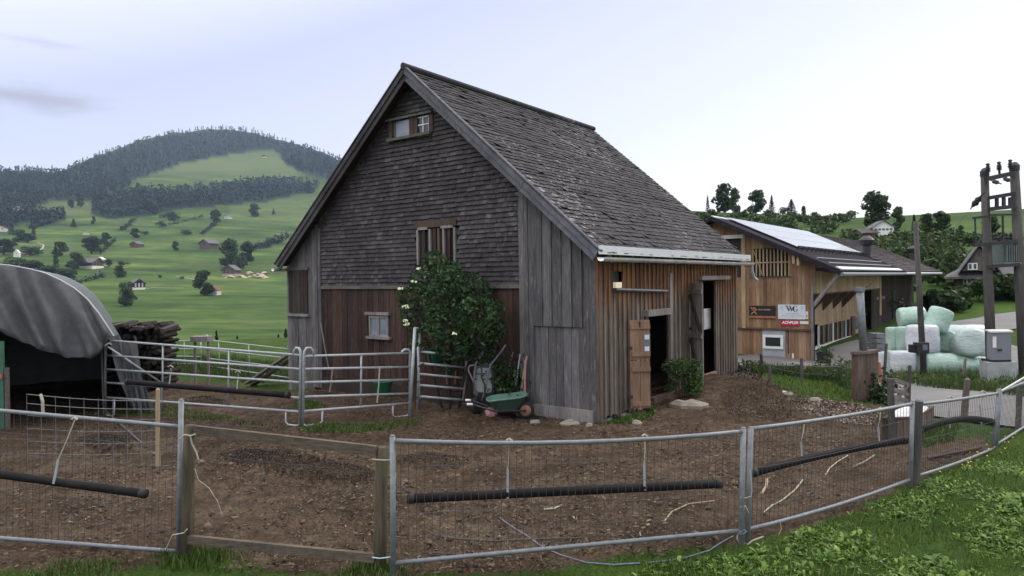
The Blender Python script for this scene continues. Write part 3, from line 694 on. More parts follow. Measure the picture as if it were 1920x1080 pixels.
# houses on the slopes
def cottage(px, by, ty, wpx, label, name='farmhouse', roof='slate', wall='darkwood', base='offwhite', yaw=.5, nwin=3, r0=180, depth=.8, dark='glass'):
    p = HT(px, by, r0); w = wpx/FPX*p.y; h = D(px, ty, p.y).z-p.z; d = w*depth
    a = math.atan2(p.x, p.y)+yaw; r_ = Vector((math.cos(a), -math.sin(a), 0)); f_ = Vector((math.sin(a), math.cos(a), 0)); z = Vector((0,0,1))
    wall_h = h*.58; r = thing(name, label, 'house', p)
    P = lambda u, v, q: p + r_*u + f_*v + z*q
    mb = MB(); mb.prism([P(-w/2,-d/2,h*.2), P(w/2,-d/2,h*.2), P(w/2,-d/2,wall_h), P(0,-d/2,h*.97), P(-w/2,-d/2,wall_h)], f_*d); mb.build('wall', M[wall], r)
    mb = MB(); mb.frame(P(-w/2-.05,-d/2-.05,-2.), r_*(w+.1), f_*(d+.1), z*(h*.2+2)); mb.build('plinth', M[base], r)
    mb = MB(); ov = w*.09
    for s in (-1, 1):
        e0 = P(s*(w/2+ov), -d/2-ov, wall_h-ov*.7); e1 = P(0, -d/2-ov, h*.99)
        mb.frame(e0, e1-e0, f_*(d+2*ov), z*w*.03)
    mb.build('roof', M[roof], r)
    for k in range(nwin):
        for q in ((.28, .46) if w > 7 else (.36,)):
            mb = MB(); mb.frame(P((k-(nwin-1)/2)*w/(nwin+.6)-w*.06,-d/2-.06,h*q), r_*w*.12, f_*.05, z*h*.12); mb.build('window', M[dark], r)
    return r
cottage(257,543,523,22,'small dark chalet with pale base on the lower meadow above the firewood','chalet',yaw=-.4,dark='offwhite')
cottage(403,553,536,17,'cream cottage half hidden behind the round tree','cottage','terracotta','cream','cream',yaw=.6,nwin=2)
cottage(170,503,484,30,'grey-roofed farmhouse with a white gable end on the left slope','farmhouse','slate','brown','offwhite',yaw=-.9,depth=1.0)
cottage(392,466,449,26,'plain brown hay barn alone in the middle of the slope','hay_barn','slate','brown','brown',yaw=.9,nwin=1)
cottage(257,464,453,18,'weathered hut below the small round tree','hut','slate','brown','brown',yaw=.8,nwin=1)
cottage(434,518,497,26,'brown house beside the tan rubble heaps','house','slate','brown','rubble',yaw=.5)
cottage(3,434,424,16,'small white house cut by the left edge of the picture','house','terracotta','offwhite','offwhite',yaw=.3,nwin=2)
cottage(162,440,434,9,'tiny pale hut above the big dark tree','hut','slate','cream','cream',nwin=1)
cottage(428,410,403,11,'tiny pale shed between the two round trees on the bright slope','shed','slate','cream','cream',nwin=1)
cottage(36,394,387,14,'tiny grey shed high on the left slope below the forest','shed','slate','cream','cream',nwin=1)
cottage(32,482,468,9,'narrow white house on the left slope above the tent','house','offwhite','offwhite','offwhite',yaw=.4,nwin=1)
cottage(189,492,482,12,'small white outbuilding behind the grey-roofed farmhouse','outbuilding','offwhite','offwhite','offwhite',nwin=1)
cottage(497,296,291,9,'tiny hut on the pale meadow near the mountain top','hut','slate','brown','cream',nwin=1,r0=1500)
mb = MB(); gr = random.Random(2)
p0 = HT(470, 520, 180)
for i in range(26):
    q = HT(450+gr.uniform(-30, 48), 517+gr.uniform(-4, 5), 180); s = gr.uniform(1.2, 3.2)
    mb.lathe([(s*.9, -.5), (s*1.5, s*.1), (s*.8, s*.5), (.15, s*.75)], q, (gr.uniform(-.3,.3), gr.uniform(-.3,.3), 1), 6)
tag(mb.build('rubble_heap', M['rubble'], base=p0), 'tan heaps of rubble beside the brown house on the meadow', 'rubble')
def track(px, w, label):
    pts = [HT(*q, 180) for q in px]; mb = MB(); rows = []
    for i, p in enumerate(pts):
        d = (pts[min(i+1, len(pts)-1)]-pts[max(i-1, 0)]); n = Vector((-d.y, d.x, 0)).normalized()*w
        rows.append([(q.x, q.y, tz(q.x, q.y)+.25) for q in (p-n, p+n)])
    mb.grid(rows); structure(mb.build('farm_track', M['track']))
track([(262,543),(290,540),(320,541),(345,541)], 1.2, '')
track([(330,519),(350,522),(372,526),(390,535)], .9, '')
track([(70,455),(82,460),(80,466),(66,474),(50,480)], .9, '')
track([(195,498),(215,502),(240,503)], .8, '')
# the white house and the brown roof on the eastern hill
cottage(1650,443,415,37,'white hill house with rows of dark windows under the huge round tree','house','slate','white','white',yaw=-.35,nwin=5,r0=120,depth=.9)
cottage(1622,446,430,36,'low brown-roofed barn left of the white hill house','barn','tile2','brown','brown',yaw=1.1,nwin=1,r0=120)

# ------------------------------------------------------------------ the old barn
TH = .643; sv = Vector((math.sin(TH), math.cos(TH), 0)); gv = Vector((-math.cos(TH), math.sin(TH), 0)); Z = Vector((0,0,1))
C0 = Vector((1.582, 12.893, 0))
def B(a, b, z): return C0 + gv*a + sv*b + Z*z
def gab(px, py, off=0.):               # pixel -> (a, z) on the gable wall
    p = PH(px, py, C0-sv*off, sv); d = p-C0; return d.dot(gv), p.z
def sid(px, py, off=0.):               # pixel -> (b, z) on the long side wall
    p = PH(px, py, C0-gv*off, gv); d = p-C0; return d.dot(sv), p.z
WB, LB, HE, HA, A0 = 9.45, 7.6, 3.15, 7.36, 4.6
OVS, OVE, OVG = .25, .28, .36
SL = (HA-HE)/(A0+OVS)
def roofz(a): return HA - abs(a-A0)*SL
rb = random.Random(7)
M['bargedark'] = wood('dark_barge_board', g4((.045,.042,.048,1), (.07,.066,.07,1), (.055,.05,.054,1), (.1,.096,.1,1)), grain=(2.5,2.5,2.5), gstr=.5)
barn = thing('old_barn', 'large weathered barn with shingled gable and dark roof standing in the muddy yard', 'barn', B(4.6, 3.8, 0))
def boards_gable(mb, a0, a1, z0, ztop, off, w=.2, th=.03, batten=None, ragged=.0):
    """upright boards on the gable plane; ztop may be a function of a"""
    n = max(1, round((a1-a0)/w)); w = (a1-a0)/n
    for i in range(n):
        u0 = a0+i*w+.004; u1 = a0+(i+1)*w-.004; o = off+rb.uniform(-.006, .006); zb = z0-rb.random()*ragged
        q = ztop if callable(ztop) else (lambda a: ztop)
        pr = [B(u0, -o, zb), B(u1, -o, zb), B(u1, -o, q(u1)), B(u0, -o, q(u0))]
        mb.prism(pr, -sv*th)
        if batten:
            c = u0; mb.prism([B(c-batten/2, -o-th, zb), B(c+batten/2, -o-th, zb), B(c+batten/2, -o-th, q(c+batten/2)), B(c-batten/2, -o-th, q(c-batten/2))], -sv*.025)
top_ = lambda a: roofz(a)-.06
# inner skin so that nothing shows through the joints
mb = MB()
skin = [B(0,.02,-.5), B(WB,.02,-.5), B(WB,.02,roofz(WB)-.1), B(A0,.02,HA-.1), B(0,.02,roofz(0)-.1)]
mb.prism(skin, sv*.05); mb.prism([p+sv*(LB-.12) for p in skin], sv*.05)
mb.prism([B(WB-.08,.08,-.5), B(WB-.08,LB-.1,-.5), B(WB-.08,LB-.1,roofz(WB)-.1), B(WB-.08,.08,roofz(WB)-.1)], gv*.05)
mb.build('frame_wall', M['darkwood'], barn)
# lower boards of the middle
aL, aR = 8.18, 1.58
mb = MB(); lw0, lz0 = gab(729, 630); boards_gable(mb, aR, aL, .28, 2.62, .0, .19, .025, ragged=.03)
mb.build('lower_boards', M['lower'], barn)
mb = MB(); mb.frame(B(aR, .0, -.6), gv*(aL-aR), -sv*.06, Z*.86); mb.build('plinth', M['darkwood'], barn)
# shingles, course over course
mb = MB(); z = 2.56; h = .1
openings = [gab(737, 262)+gab(808, 214), gab(785, 497)+gab(857, 412)]
openings = [(min(o[0], o[2]), max(o[0], o[2]), min(o[1], o[3]), max(o[1], o[3])) for o in openings]
while z < HA-.2:
    half = (HA-.1-z)/SL; lo, hi = max(aR, A0-half), min(aL, A0+half); a = lo-rb.random()*.1
    while a < hi:
        w = rb.uniform(.08, .2); a1 = min(a+w, hi)
        if a1-max(a, lo) > .02 and not any(o[0]-.02 < (a+a1)/2 < o[1]+.02 and o[2]-.1 < z+.05 < o[3] for o in openings):
            u0 = max(a, lo)+.001; u1 = a1-.001; t = rb.uniform(.034, .05); dz = rb.uniform(-.008, .004)
            zt = min(z+h+.05, HA-.05-abs((u0+u1)/2-A0)*SL)
            mb.hexa([B(u1, 0, z+dz), B(u0, 0, z+dz), B(u0, -t-.018, z+dz), B(u1, -t-.018, z+dz), B(u1, 0, zt), B(u0, 0, zt), B(u0, -.012, zt), B(u1, -.012, zt)])
        a = a1
    z += h
mb.build('shingle_cladding', M['shingle'], barn)
mb = MB(); mb.frame(B(aR, -.0, 2.5), gv*(aL-aR), -sv*.07, Z*.075); mb.build('drip_board', M['beam'], barn)
# corner posts of the middle, the two side aisles
for a in (aR, aL):
    mb = MB(); zt = roofz(a)-.1
    for k in (-1, 0, 1): mb.frame(B(a-.065+k*.115, 0, -.02), gv*.108, -sv*(.09-.012*abs(k)), Z*(zt+.02-abs(k)*.1))
    mb.build('corner_post', M['aisle'], barn)
ax1, zl1 = gab(1100, 612, .07)
mb = MB(); boards_gable(mb, .04, aR-.16, .12, 1.95, .01, .17, .03)
mb.build('hatch_boards', M['aisle'], barn)
mb = MB(); boards_gable(mb, .30, aR-.16, 1.76, top_, .045, .215, .03, .045); mb.build('upper_boards', M['aisle'], barn)
mb = MB(); boards_gable(mb, .0, .32, .05, top_, .02, .16, .03); mb.build('edge_boards', M['aisle'], barn)
mb = MB(); mb.frame(B(.06, -.03, -.06), gv*(aR-.22), -sv*.07, Z*.27); mb.build('threshold_board', M['pale'], barn)
mb = MB(); boards_gable(mb, aL+.16, WB, -.4, top_, .02, .16, .03); mb.build('upper_boards', M['aisle'], barn)
for (x0, y0, x1, y1) in ((543,506,577,586),):
    a0, z0 = gab(x0, y1, .05); a1, z1 = gab(x1, y0, .05); mb = MB(); boards_gable(mb, a1, a0, z0, z1, .05, .17, .025); h_ = mb.build('hatch', M['darkwood'], barn)
    mb = MB(); mb.frame(B(a1-.05, -.05, z0-.09), gv*(a0-a1+.12), -sv*.07, Z*.06); mb.build('hatch_sill', M['pale'], barn)
    mb = MB(); mb.frame(B(a1-.05, -.05, z1), gv*(a0-a1+.12), -sv*.05, Z*.06); mb.build('hatch_lintel', M['beam'], barn)
# gable windows
def rect(mb, a0, a1, z0, z1, off, th): mb.frame(B(a0, -off, z0), gv*(a1-a0), -sv*th, Z*(z1-z0))
o = openings[0]; mb = MB(); rect(mb, o[0], o[1], o[2], o[3], .0, .025); w_ = mb.build('attic_window_frame', M['beam'], barn)
mb = MB(); rect(mb, o[0]-.12, o[1]+.12, o[3], o[3]+.05, .0, .13); mb.build('attic_window_head', M['beam'], barn)
mb = MB(); rect(mb, o[0]-.08, o[1]+.08, o[2]-.06, o[2], .0, .14); mb.build('attic_window_sill', M['beam'], barn)
for px in (733, 772, 780, 809):
    a, _ = gab(px, 240, .05); mb = MB(); rect(mb, a-.06, a+.06, o[2], o[3], .025, .05); mb.build('attic_window_post', M['brown2'], barn)
a1, z0 = gab(744, 262, .03); a0, z1 = gab(768, 222, .03); mb = MB(); rect(mb, a0, a1, z0, z1-.02, .025, .02); mb.build('dusty_shutter_pane', M['palepane'], barn)
a1, z0 = gab(783, 258, .03); a0, z1 = gab(806, 216, .03); mb = MB(); rect(mb, a0, a1, z0, z1, .025, .012); gp = mb.build('attic_pane', M['glass'], barn)
mb = MB(); e_ = .022
for u in (a0, (a0+a1)/2-e_/2, a1-e_): rect(mb, u, u+e_, z0, z1, .037, .02)
for q in (z0, (z0+z1)/2+.03, z1-e_):
    rect(mb, a0+e_, (a0+a1)/2-e_/2, q, q+e_, .037, .018); rect(mb, (a0+a1)/2+e_/2, a1-e_, q, q+e_, .037, .018)
mb.build('white_muntins', M['white'], barn)
o = openings[1]; mb = MB(); rect(mb, o[0]+.02, o[1]-.02, o[2], o[3], -.0, .012); mb.build('hay_window_back', M['black'], barn)
mb = MB(); rect(mb, o[0]-.04, o[1]+.04, o[3]-.13, o[3]+.02, .012, .07); mb.build('hay_window_head', M['brown2'], barn)
zt = o[3]-.16
for k, (f_, w, mt_) in enumerate(((0, .05, 'pale'), (.17, .06, 'lower'), (.33, .05, 'pale'), (.43, .09, 'darkwood'), (.55, .06, 'brown'), (.68, .05, 'pale'), (.8, .07, 'lower'), (.95, .05, 'pale'))):
    a = o[1]-f_*(o[1]-o[0]); mb = MB(); rect(mb, a-w, a, o[2], zt, .012, .05+.004*(k % 3)); mb.build('hay_window_slat', M[mt_], barn)
for f0, f1 in ((.05, .3), (.65, .95)):
    mb = MB(); rect(mb, o[1]-f1*(o[1]-o[0]), o[1]-f0*(o[1]-o[0]), zt-.01, zt+.045, .012, .075); mb.build('hay_window_bar', M['pale'], barn)
# small lower window
a1, z0 = gab(694, 630, .04); a0, z1 = gab(729, 593, .04)
mb = MB(); rect(mb, a0, a1, z0, z1, .025, .02); mb.build('small_window_pane', M['palepane'], barn)
mb = MB(); q = .045
for u in (a0, (a0+a1)/2-q/2, a1-q): rect(mb, u, u+q, z0, z1, .045, .03)
for u0, u1 in ((a0+q, (a0+a1)/2-q/2), ((a0+a1)/2+q/2, a1-q)):
    for zz in (z0, z1-q): rect(mb, u0, u1, zz, zz+q, .045, .028)
mb.build('small_window_frame', M['pale'], barn)
mb = MB(); rect(mb, a0-.08, a1+.08, z0-.06, z0, .025, .09); mb.build('small_window_sill', M['pale'], barn)
mb = MB(); rect(mb, a0-.05, a1+.12, z1+.02, z1+.09, .025, .08); mb.build('small_window_head', M['pale'], barn)

# long side wall: upright boards and battens with two doorways
def srect(mb, b0, b1, z0, z1, off, th): mb.frame(B(-off, b0, z0), sv*(b1-b0), -gv*th, Z*(z1-z0))
d1b0, _ = sid(1219, 680); d1b1, _ = sid(1251, 680); _, d1z1 = sid(1235, 590)
d2b0, _ = sid(1316, 620); d2b1, _ = sid(1337, 620); _, d2z1 = sid(1326, 527); _, d2z0 = sid(1326, 700)
lb0, lz0 = sid(1148, 540); lb1, lz1 = sid(1162, 509)
DOORS = [(d1b0, d1b1, -.5, d1z1), (d2b0, d2b1, -.5, d2z1), (lb0, lb1, lz0, lz1)]
mb = MB(); w = .19; n = round(LB/w); w = LB/n; zt = roofz(0)-.1
segs = []
for i in range(n):
    b0, b1 = i*w+.005, (i+1)*w-.005; zb = .02+rb.uniform(-.05, .05); c = (b0+b1)/2; cut = [(zb, zt)]
    for (x0, x1, z0, z1) in DOORS:
        if x0-.05 < c < x1+.05: cut = [(p, q) for lo, hi in cut for p, q in ((lo, min(hi, z0)), (max(lo, z1), hi)) if q-p > .05]
    for lo, hi in cut:
        srect(mb, b0, b1, lo, hi, .0+rb.uniform(-.004, .004), .03)
        if i: srect(mb, i*w-.025, i*w+.025, lo-.02 if lo < .2 else lo, hi, .028, .03)
mb.build('side_wall', M['side'], barn)
mb = MB(); srect(mb, -.05, .1, .0, zt, .0, .05); mb.frame(B(-.05, -.045, 0), gv*.16, sv*.03, Z*zt); mb.build('corner_board', M['side'], barn)
mb = MB(); srect(mb, .0, LB, -.6, -.0, -.05, .05); mb.build('side_plinth', M['concrete'], barn)
mb = MB(); boards = 30
for i in range(boards): mb.frame(B(WB*i/boards, LB, -.5), gv*(WB/boards-.01), sv*.03, Z*(roofz(WB*(i+.5)/boards)-.3+.5))
mb.build('rear_wall', M['side'], barn)
mb = MB()
for i in range(40): mb.frame(B(WB-.03, LB*i/40, -.6), sv*(LB/40-.01), gv*.04, Z*(zt+.6))
mb.build('far_side_wall', M['side'], barn)
mb = MB(); mb.frame(B(.05, .1, -.25), gv*(WB-.2), sv*(LB-.25), Z*.2); mb.build('floor', M['darkwood'], barn)
# door frames, lintels, sills
b0, _ = sid(1208, 588, .06); b1, _ = sid(1253, 588, .06); mb = MB(); srect(mb, b0, b1, d1z1, d1z1+.13, .03, .13); mb.build('door_lintel', M['pale'], barn)
mb = MB(); srect(mb, d1b1, d1b1+.12, .0, d1z1+.9, .03, .06); mb.build('door_post', M['pale'], barn)
mb = MB(); srect(mb, d1b0-.1, d1b1, -.1, .16, .03, .1); mb.build('door_sill', M['brown'], barn)
b0, z0 = sid(1154, 543, .1); b1, z1 = sid(1250, 546, .1); mb = MB(); mb.tube([B(-.1, b0, z0), B(-.1, b1, z1)], .035, 8); mb.build('sliding_rail', M['galvd'], barn)
for f_ in (.1, .5, .9):
    mb = MB(); q = b0+(b1-b0)*f_; mb.frame(B(-.03, q, z0+(z1-z0)*f_-.03), sv*.04, -gv*.06, Z*.05); mb.build('rail_bracket', M['iron'], barn)
b0, z0 = sid(1308, 521, .05); b1, _ = sid(1361, 521, .05); mb = MB(); srect(mb, b0, b1, z0-.05, z0+.05, .03, .14); mb.build('door_lintel', M['pale'], barn)
mb = MB(); srect(mb, d2b1, d2b1+.1, -.05, d2z1, .03, .05); mb.build('door_post', M['side'], barn)
mb = MB(); srect(mb, d2b0-.25, d2b1+.05, .0, .3, .03, .05); mb.build('door_sill', M['door'], barn)
# the lamp box by the corner
mb = MB(); srect(mb, lb0, lb1, lz0, lz1, -.06, .04); mb.build('vent_hole', M['black'], barn)
mb = MB(); srect(mb, lb0+.03, lb1-.03, lz0, lz0+.11, .0, .06); mb.build('lamp_box', M['lampglow'], barn)
# bare pine stable door standing open against the wall
dp0 = sid(1183, 762, .2); dp1 = sid(1220, 750, .62)
h0 = B(-.14, sid(1183, 680, .14)[0], 0); 
hinge = PH(1181.5, 760, C0-gv*.1, gv); end = PH(1219.5, 748, C0-gv*.42, gv)
hz0 = hinge.z; 
dv = Vector((end.x-hinge.x, end.y-hinge.y, 0)); dl = dv.length; dv.normalize(); dn = Vector((dv.y, -dv.x, 0))
if dn.dot(Vector((0,-1,0))) < 0: dn = -dn
ztop = PH(1183, 600, C0-gv*.1, gv).z; hb = Vector((hinge.x, hinge.y, 0)); zlow = .1
zm = zlow+(ztop-zlow)*.545
for nm, zz0, zz1, bat in (('lower_door_leaf', zlow, zm-.012, (.05, .78)), ('upper_door_leaf', zm+.012, ztop, (.09, .78))):
    mb = MB()
    for k in range(2): mb.frame(hb+dv*(dl*.5*k+.006)+Z*zz0, dv*(dl*.5-.012), dn*.03, Z*(zz1-zz0))
    lf = mb.build(nm, M['door'], barn)
    for f_ in bat:
        mb = MB(); mb.frame(hb+dv*.03+dn*.03+Z*(zz0+f_*(zz1-zz0)), dv*(dl-.03), dn*.035, Z*.085); mb.build('door_batten', M['door'], lf)
    mb = MB(); mb.frame(hb-dv*.05+dn*.02+Z*(zz0+.2), dv*.1, dn*.025, Z*.06); mb.build('hinge', M['iron'], lf)
    if nm[0] == 'u':
        mb = MB(); mb.frame(hb+dv*dl*.68+dn*.031+Z*(zz0+.16), dv*.13, dn*.004, Z*.36); nt_ = mb.build('notice', M['cabinet'], lf)
        for q in (.17, .4):
            mb = MB(); mb.frame(hb+dv*(dl*.68+.02)+dn*.036+Z*(zz0+q), dv*.09, dn*.004, Z*.09); mb.build('notice_sheet', M['white'], nt_)
        mb = MB(); mb.frame(hb+dv*dl*.45+dn*.04+Z*(zz1-.14), dv*.03, dn*.03, Z*.11); mb.build('latch', M['iron'], lf)
# tall bleached door leaf with a Z brace
hinge = PH(1297, 700, C0-gv*.08, gv); end = PH(1320, 700, C0-gv*.5, gv)
dv = Vector((end.x-hinge.x, end.y-hinge.y, 0)); dl = dv.length; dv.normalize(); dn = Vector((dv.y, -dv.x, 0))
if dn.y > 0: dn = -dn
hb = Vector((hinge.x, hinge.y, 0)); zt2 = PH(1298, 531, C0-gv*.1, gv).z; zb2 = .12
mb = MB()
for k in range(4): mb.frame(hb+dv*(dl*.25*k+.004)+Z*zb2, dv*(dl*.25-.008), dn*.028, Z*(zt2-zb2))
lf = mb.build('tall_door_leaf', M['pale'], barn)
for f_ in (.03, .48, .9):
    mb = MB(); mb.frame(hb+dv*.0+dn*.028+Z*(zb2+f_*(zt2-zb2)), dv*dl, dn*.035, Z*.1); mb.build('door_batten', M['pale'], lf)
for f0, f1 in ((.09, .47), (.55, .89)):
    mb = MB(); mb.beam(hb+dv*dl*.92+dn*.045+Z*(zb2+f0*(zt2-zb2)), hb+dv*dl*.08+dn*.045+Z*(zb2+f1*(zt2-zb2)), .035, .09, dn); mb.build('door_brace', M['darkwood'], lf)
mb = MB(); mb.frame(hb-dv*.1+dn*.01+Z*1.45, dv*.16, dn*.05, Z*.06); mb.build('door_bolt', M['iron'], lf)
b0, z0 = sid(1321, 618, -.12); b1, z1 = sid(1331, 578, -.12)
mb = MB(); srect(mb, b0, b1+.1, z0, z1, -.15, .02); mb.build('white_board', M['offwhite'], barn)
mb = MB(); srect(mb, b0+.02, b1, z0+.05, z0+.28, -.125, .006); mb.build('paper_notice', M['white'], barn)

# roof
mb = MB(); rowp = .145; slen = math.hypot(A0+OVS, HA-HE)
for side in (-1, 1):
    ed_ = Vector((0,0,0)); dirv = (gv*side*(A0+OVS) - Z*(HA-HE)).normalized(); nrm = (Z*(A0+OVS)+gv*side*(HA-HE)).normalized()
    rows_ = int(slen/rowp)+1; tw = .15 if side < 0 else .5
    for i in range(rows_):
        s0 = i*rowp; s1 = min(s0+rowp+rb.uniform(.02,.08), slen+.03); b = -OVG-rb.random()*tw
        while b < LB+OVE:
            b1 = min(b+tw*rb.uniform(.75, 1.25), LB+OVE); u0 = max(b, -OVG)+.004; u1 = b1-.004
            if u1-u0 > .02:
                o_ = B(A0, u0, HA); lift = rb.uniform(0, .012)+(.03*rb.random() if rb.random() < .08 else 0)
                p0 = o_+dirv*s0+nrm*.0; p1 = o_+dirv*(s1+rb.uniform(-.02, .02))+nrm*(.016+lift); wv = sv*(u1-u0); tt = nrm*.007
                mb.hexa([p0, p0+wv, p1+wv, p1, p0+tt, p0+wv+tt, p1+wv+tt, p1+tt] if side < 0 else [p0+wv, p0, p1, p1+wv, p0+wv+tt, p0+tt, p1+tt, p1+wv+tt])
            b = b1
roof = mb.build('roof', M['tile'], barn)
mb = MB()
for side in (-1, 1):
    dirv = (gv*side*(A0+OVS) - Z*(HA-HE)).normalized(); nrm = (Z*(A0+OVS)+gv*side*(HA-HE)).normalized()
    mb.frame(B(A0, -OVG+.02, HA)-nrm*.06, dirv*(slen-.02), sv*(LB+OVG+OVE-.04), nrm*.05)
mb.build('roof_boarding', M['darkwood'], roof)
for side in (-1, 1):
    dirv = (gv*side*(A0+OVS) - Z*(HA-HE)).normalized(); nrm = (Z*(A0+OVS)+gv*side*(HA-HE)).normalized()
    for k, (dd, hh, yo) in enumerate(((.0, .1, .03), (-.1, .12, .0))):
        mb = MB(); n = 3
        for i in range(n): mb.frame(B(A0, -OVG-yo, HA)+dirv*(slen*i/n+.004)-nrm*(.02-dd+hh*.62), dirv*(slen/n-.008), sv*.03, nrm*hh)
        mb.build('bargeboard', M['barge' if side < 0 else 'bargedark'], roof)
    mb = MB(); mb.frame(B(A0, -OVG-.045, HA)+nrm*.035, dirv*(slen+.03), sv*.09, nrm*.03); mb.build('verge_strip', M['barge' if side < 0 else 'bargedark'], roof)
mb = MB(); mb.tube([B(A0, -OVG-.05, HA+.06), B(A0, LB+OVE+.05, HA+.06)], .075, 8); mb.build('ridge_cap', M['tile'], roof)
ep = B(-OVS, 0, HE)
def gutter(a, sgn):
    mb = MB(); rows_ = []
    for b in np.linspace(-OVG-.06, LB+OVE+.08, 14):
        rows_.append([B(a, b, HE)+gv*(sgn*(.075+.075*math.cos(t)))*-1*-1+Z*(-.1-.075*math.sin(t)) for t in np.linspace(math.pi, 0, 8)])
    mb.grid(rows_); mb.grid([[p+Z*.004 for p in r[::-1]] for r in rows_])
    mb.build('gutter', M['gutter'], roof)
gutter(-OVS, -1); gutter(A0*2+OVS, 1)
mb = MB(); mb.frame(B(-OVS-.02, -OVG-.04, HE-.04), sv*(LB+OVG+OVE+.08), -gv*.025, Z*.16); mb.build('eaves_flashing', M['trim'], roof)
mb = MB()
for i in range(12): mb.frame(B(-OVS-.17, -.2+i*.7, HE-.2), sv*.03, gv*.17, Z*.02)
mb.build('gutter_brackets', M['iron'], roof)
mb = MB(); mb.tube([B(-OVS-.08, LB+.3, HE-.17), B(-OVS-.08, LB+.33, HE-.35), B(-OVS-.1, LB+.42, HE-.5), B(-OVS-.12, LB+.6, HE-.57)], .045, 8); mb.build('downpipe_elbow', M['gutter'], roof)
for i in range(9):
    mb = MB(); mb.frame(B(-OVS+.04, .1+i*.9, HE-.12), sv*.1, gv*.5, Z*.1); mb.build('rafter_end', M['beam'], roof)

# ------------------------------------------------------------------ the new timber farm building, with the old tiled wing behind it
T2 = R(38); s2 = Vector((math.sin(T2), math.cos(T2), 0)); g2 = Vector((-math.cos(T2), math.sin(T2), 0)); C2 = Vector((11.3, 26, 0))
def F2(a, b, z): return C2+g2*a+s2*b+Z*z
A2, H2, K2, E2 = 3.7, 5.1, .47, 1.07
L2, L3 = 12.9, 27.5
def rz2(a): return H2-abs(a-A2)*K2
def q2(px, py, off=0.): p = PH(px, py, C2-s2*off, s2)-C2; return p.dot(g2), p.z
def w2(px, py, a=0.): p = PH(px, py, C2+g2*a, g2)-C2; return p.dot(s2), p.z
n2_ = (Z+(-g2)*K2).normalized()
def r2(px, py): p = PH(px, py, F2(A2, 0, H2), n2_)-C2; return p.dot(g2), p.dot(s2)
GB = -1.2
fb = thing('farm_building', 'new larch-clad farm building with solar panels and signs on its gable', 'farm building', F2(3.7, 6, -.3))
def rect2(mb, a0, a1, z0, z1, off, th): mb.frame(F2(a0, -off, z0), g2*(a1-a0), -s2*th, Z*(z1-z0))
def rect3(mb, b0, b1, z0, z1, a, th): mb.frame(F2(a, b0, z0), s2*(b1-b0), -g2*th, Z*(z1-z0))
zs_ = q2(1460, 617)[1]
va0, vz0 = q2(1483, 518); va1, vz1 = q2(1408, 467)
oa0, oz0 = q2(1393, 520); oa1, oz1 = q2(1361, 447); oa1 += .4
mb = MB(); n = 52; w = 7.4/n
for i in range(n):
    a0, a1 = i*w+.003, (i+1)*w-.003; c = (a0+a1)/2; lo, hi = zs_, rz2(c)-.08; cut = [(lo, hi)]
    for x0, x1, z0, z1 in ((va0, va1, vz0, vz1), (oa0, oa1, oz0, oz1)):
        if x0 < c < x1: cut = [(p, q) for l, h in cut for p, q in ((l, min(h, z0)), (max(l, z1), h)) if q-p > .04]
    for l, h in cut: rect2(mb, a0, a1, l, h, rb.uniform(-.004, .004), .03)
mb.build('gable_cladding', M['larch'], fb)
mb = MB()
for i in range(n):
    a0, a1 = i*w+.003, (i+1)*w-.003; rect2(mb, a0, a1, GB, zs_-.03, -.06+rb.uniform(-.004, .004), .03)
mb.build('lower_cladding', M['larch'], fb)
mb = MB(); rect2(mb, 0, 7.4, zs_-.03, zs_+.04, .03, .03); mb.build('drip_rail', M['brown'], fb)
mb = MB(); pr = [F2(0,.12,GB), F2(7.4,.12,GB), F2(7.4,.12,rz2(7.4)-.15), F2(A2,.12,H2-.15), F2(0,.12,rz2(0)-.15)]
mb.prism(pr, s2*.05); mb.build('inner_wall', M['black'], fb)
mb = MB(); k = 11
for i in range(k): a = va0+(va1-va0)*(i+.5)/k; rect2(mb, a-.028, a+.028, vz0+.02, vz1-.02, -.02, .03)
rect2(mb, va0, va1, (vz0+vz1)/2-.025, (vz0+vz1)/2+.025, .012, .025)
mb.build('vent_slats', M['larchpale'], fb)
mb = MB(); mb.beam(F2(va1-.1, -.0, vz1-.05), F2(va1-.45, .0, vz0+.05), .03, .06, s2); mb.build('vent_brace', M['larchpale'], fb)
mb = MB(); rect2(mb, va0-.03, va1+.03, vz0-.05, vz0, .03, .03); mb.build('vent_sill', M['brown'], fb)
mb = MB(); rect2(mb, oa0-.05, oa1, oz1-.02, oz1+.12, .03, .06); mb.build('bay_beam', M['offwhite'], fb)
mb = MB(); rect2(mb, oa0-.12, oa0+.04, zs_, oz1+.2, .03, .05); mb.build('bay_post', M['larchpale'], fb)
# grey door with a white-framed pane, a drainpipe and a flower tub by the corner
da0, dz1 = q2(1472, 620); da1, dz0 = q2(1430, 676)
mb = MB(); rect2(mb, da0, da1, GB+.3, zs_-.05, -.03, .03); gd = mb.build('grey_door', M['greydoor'], fb)
pa0, pz0 = q2(1469, 655); pa1, pz1 = q2(1430.5, 627); pa1 = min(pa1, da1-.02)
mb = MB(); e_ = .1
rect2(mb, pa0, pa0+e_, pz0, pz1, .0, .04); rect2(mb, pa1-e_, pa1, pz0, pz1, .0, .04); rect2(mb, pa0+e_, pa1-e_, pz0, pz0+e_, .0, .038); rect2(mb, pa0+e_, pa1-e_, pz1-e_, pz1, .0, .038)
mb.build('pane_frame', M['white'], gd)
mb = MB(); rect2(mb, pa0+e_, pa1-e_, pz0+e_, pz1-e_, .0, .012); mb.build('pane', M['glass'], gd)
mb = MB(); mb.tube([F2(.02,-.1,GB), F2(.02,-.1,zs_-.1), F2(.02,-.14,zs_+.2), F2(-.0,-.14,2.3)], .045, 8); mb.build('drainpipe', M['galv'], fb)
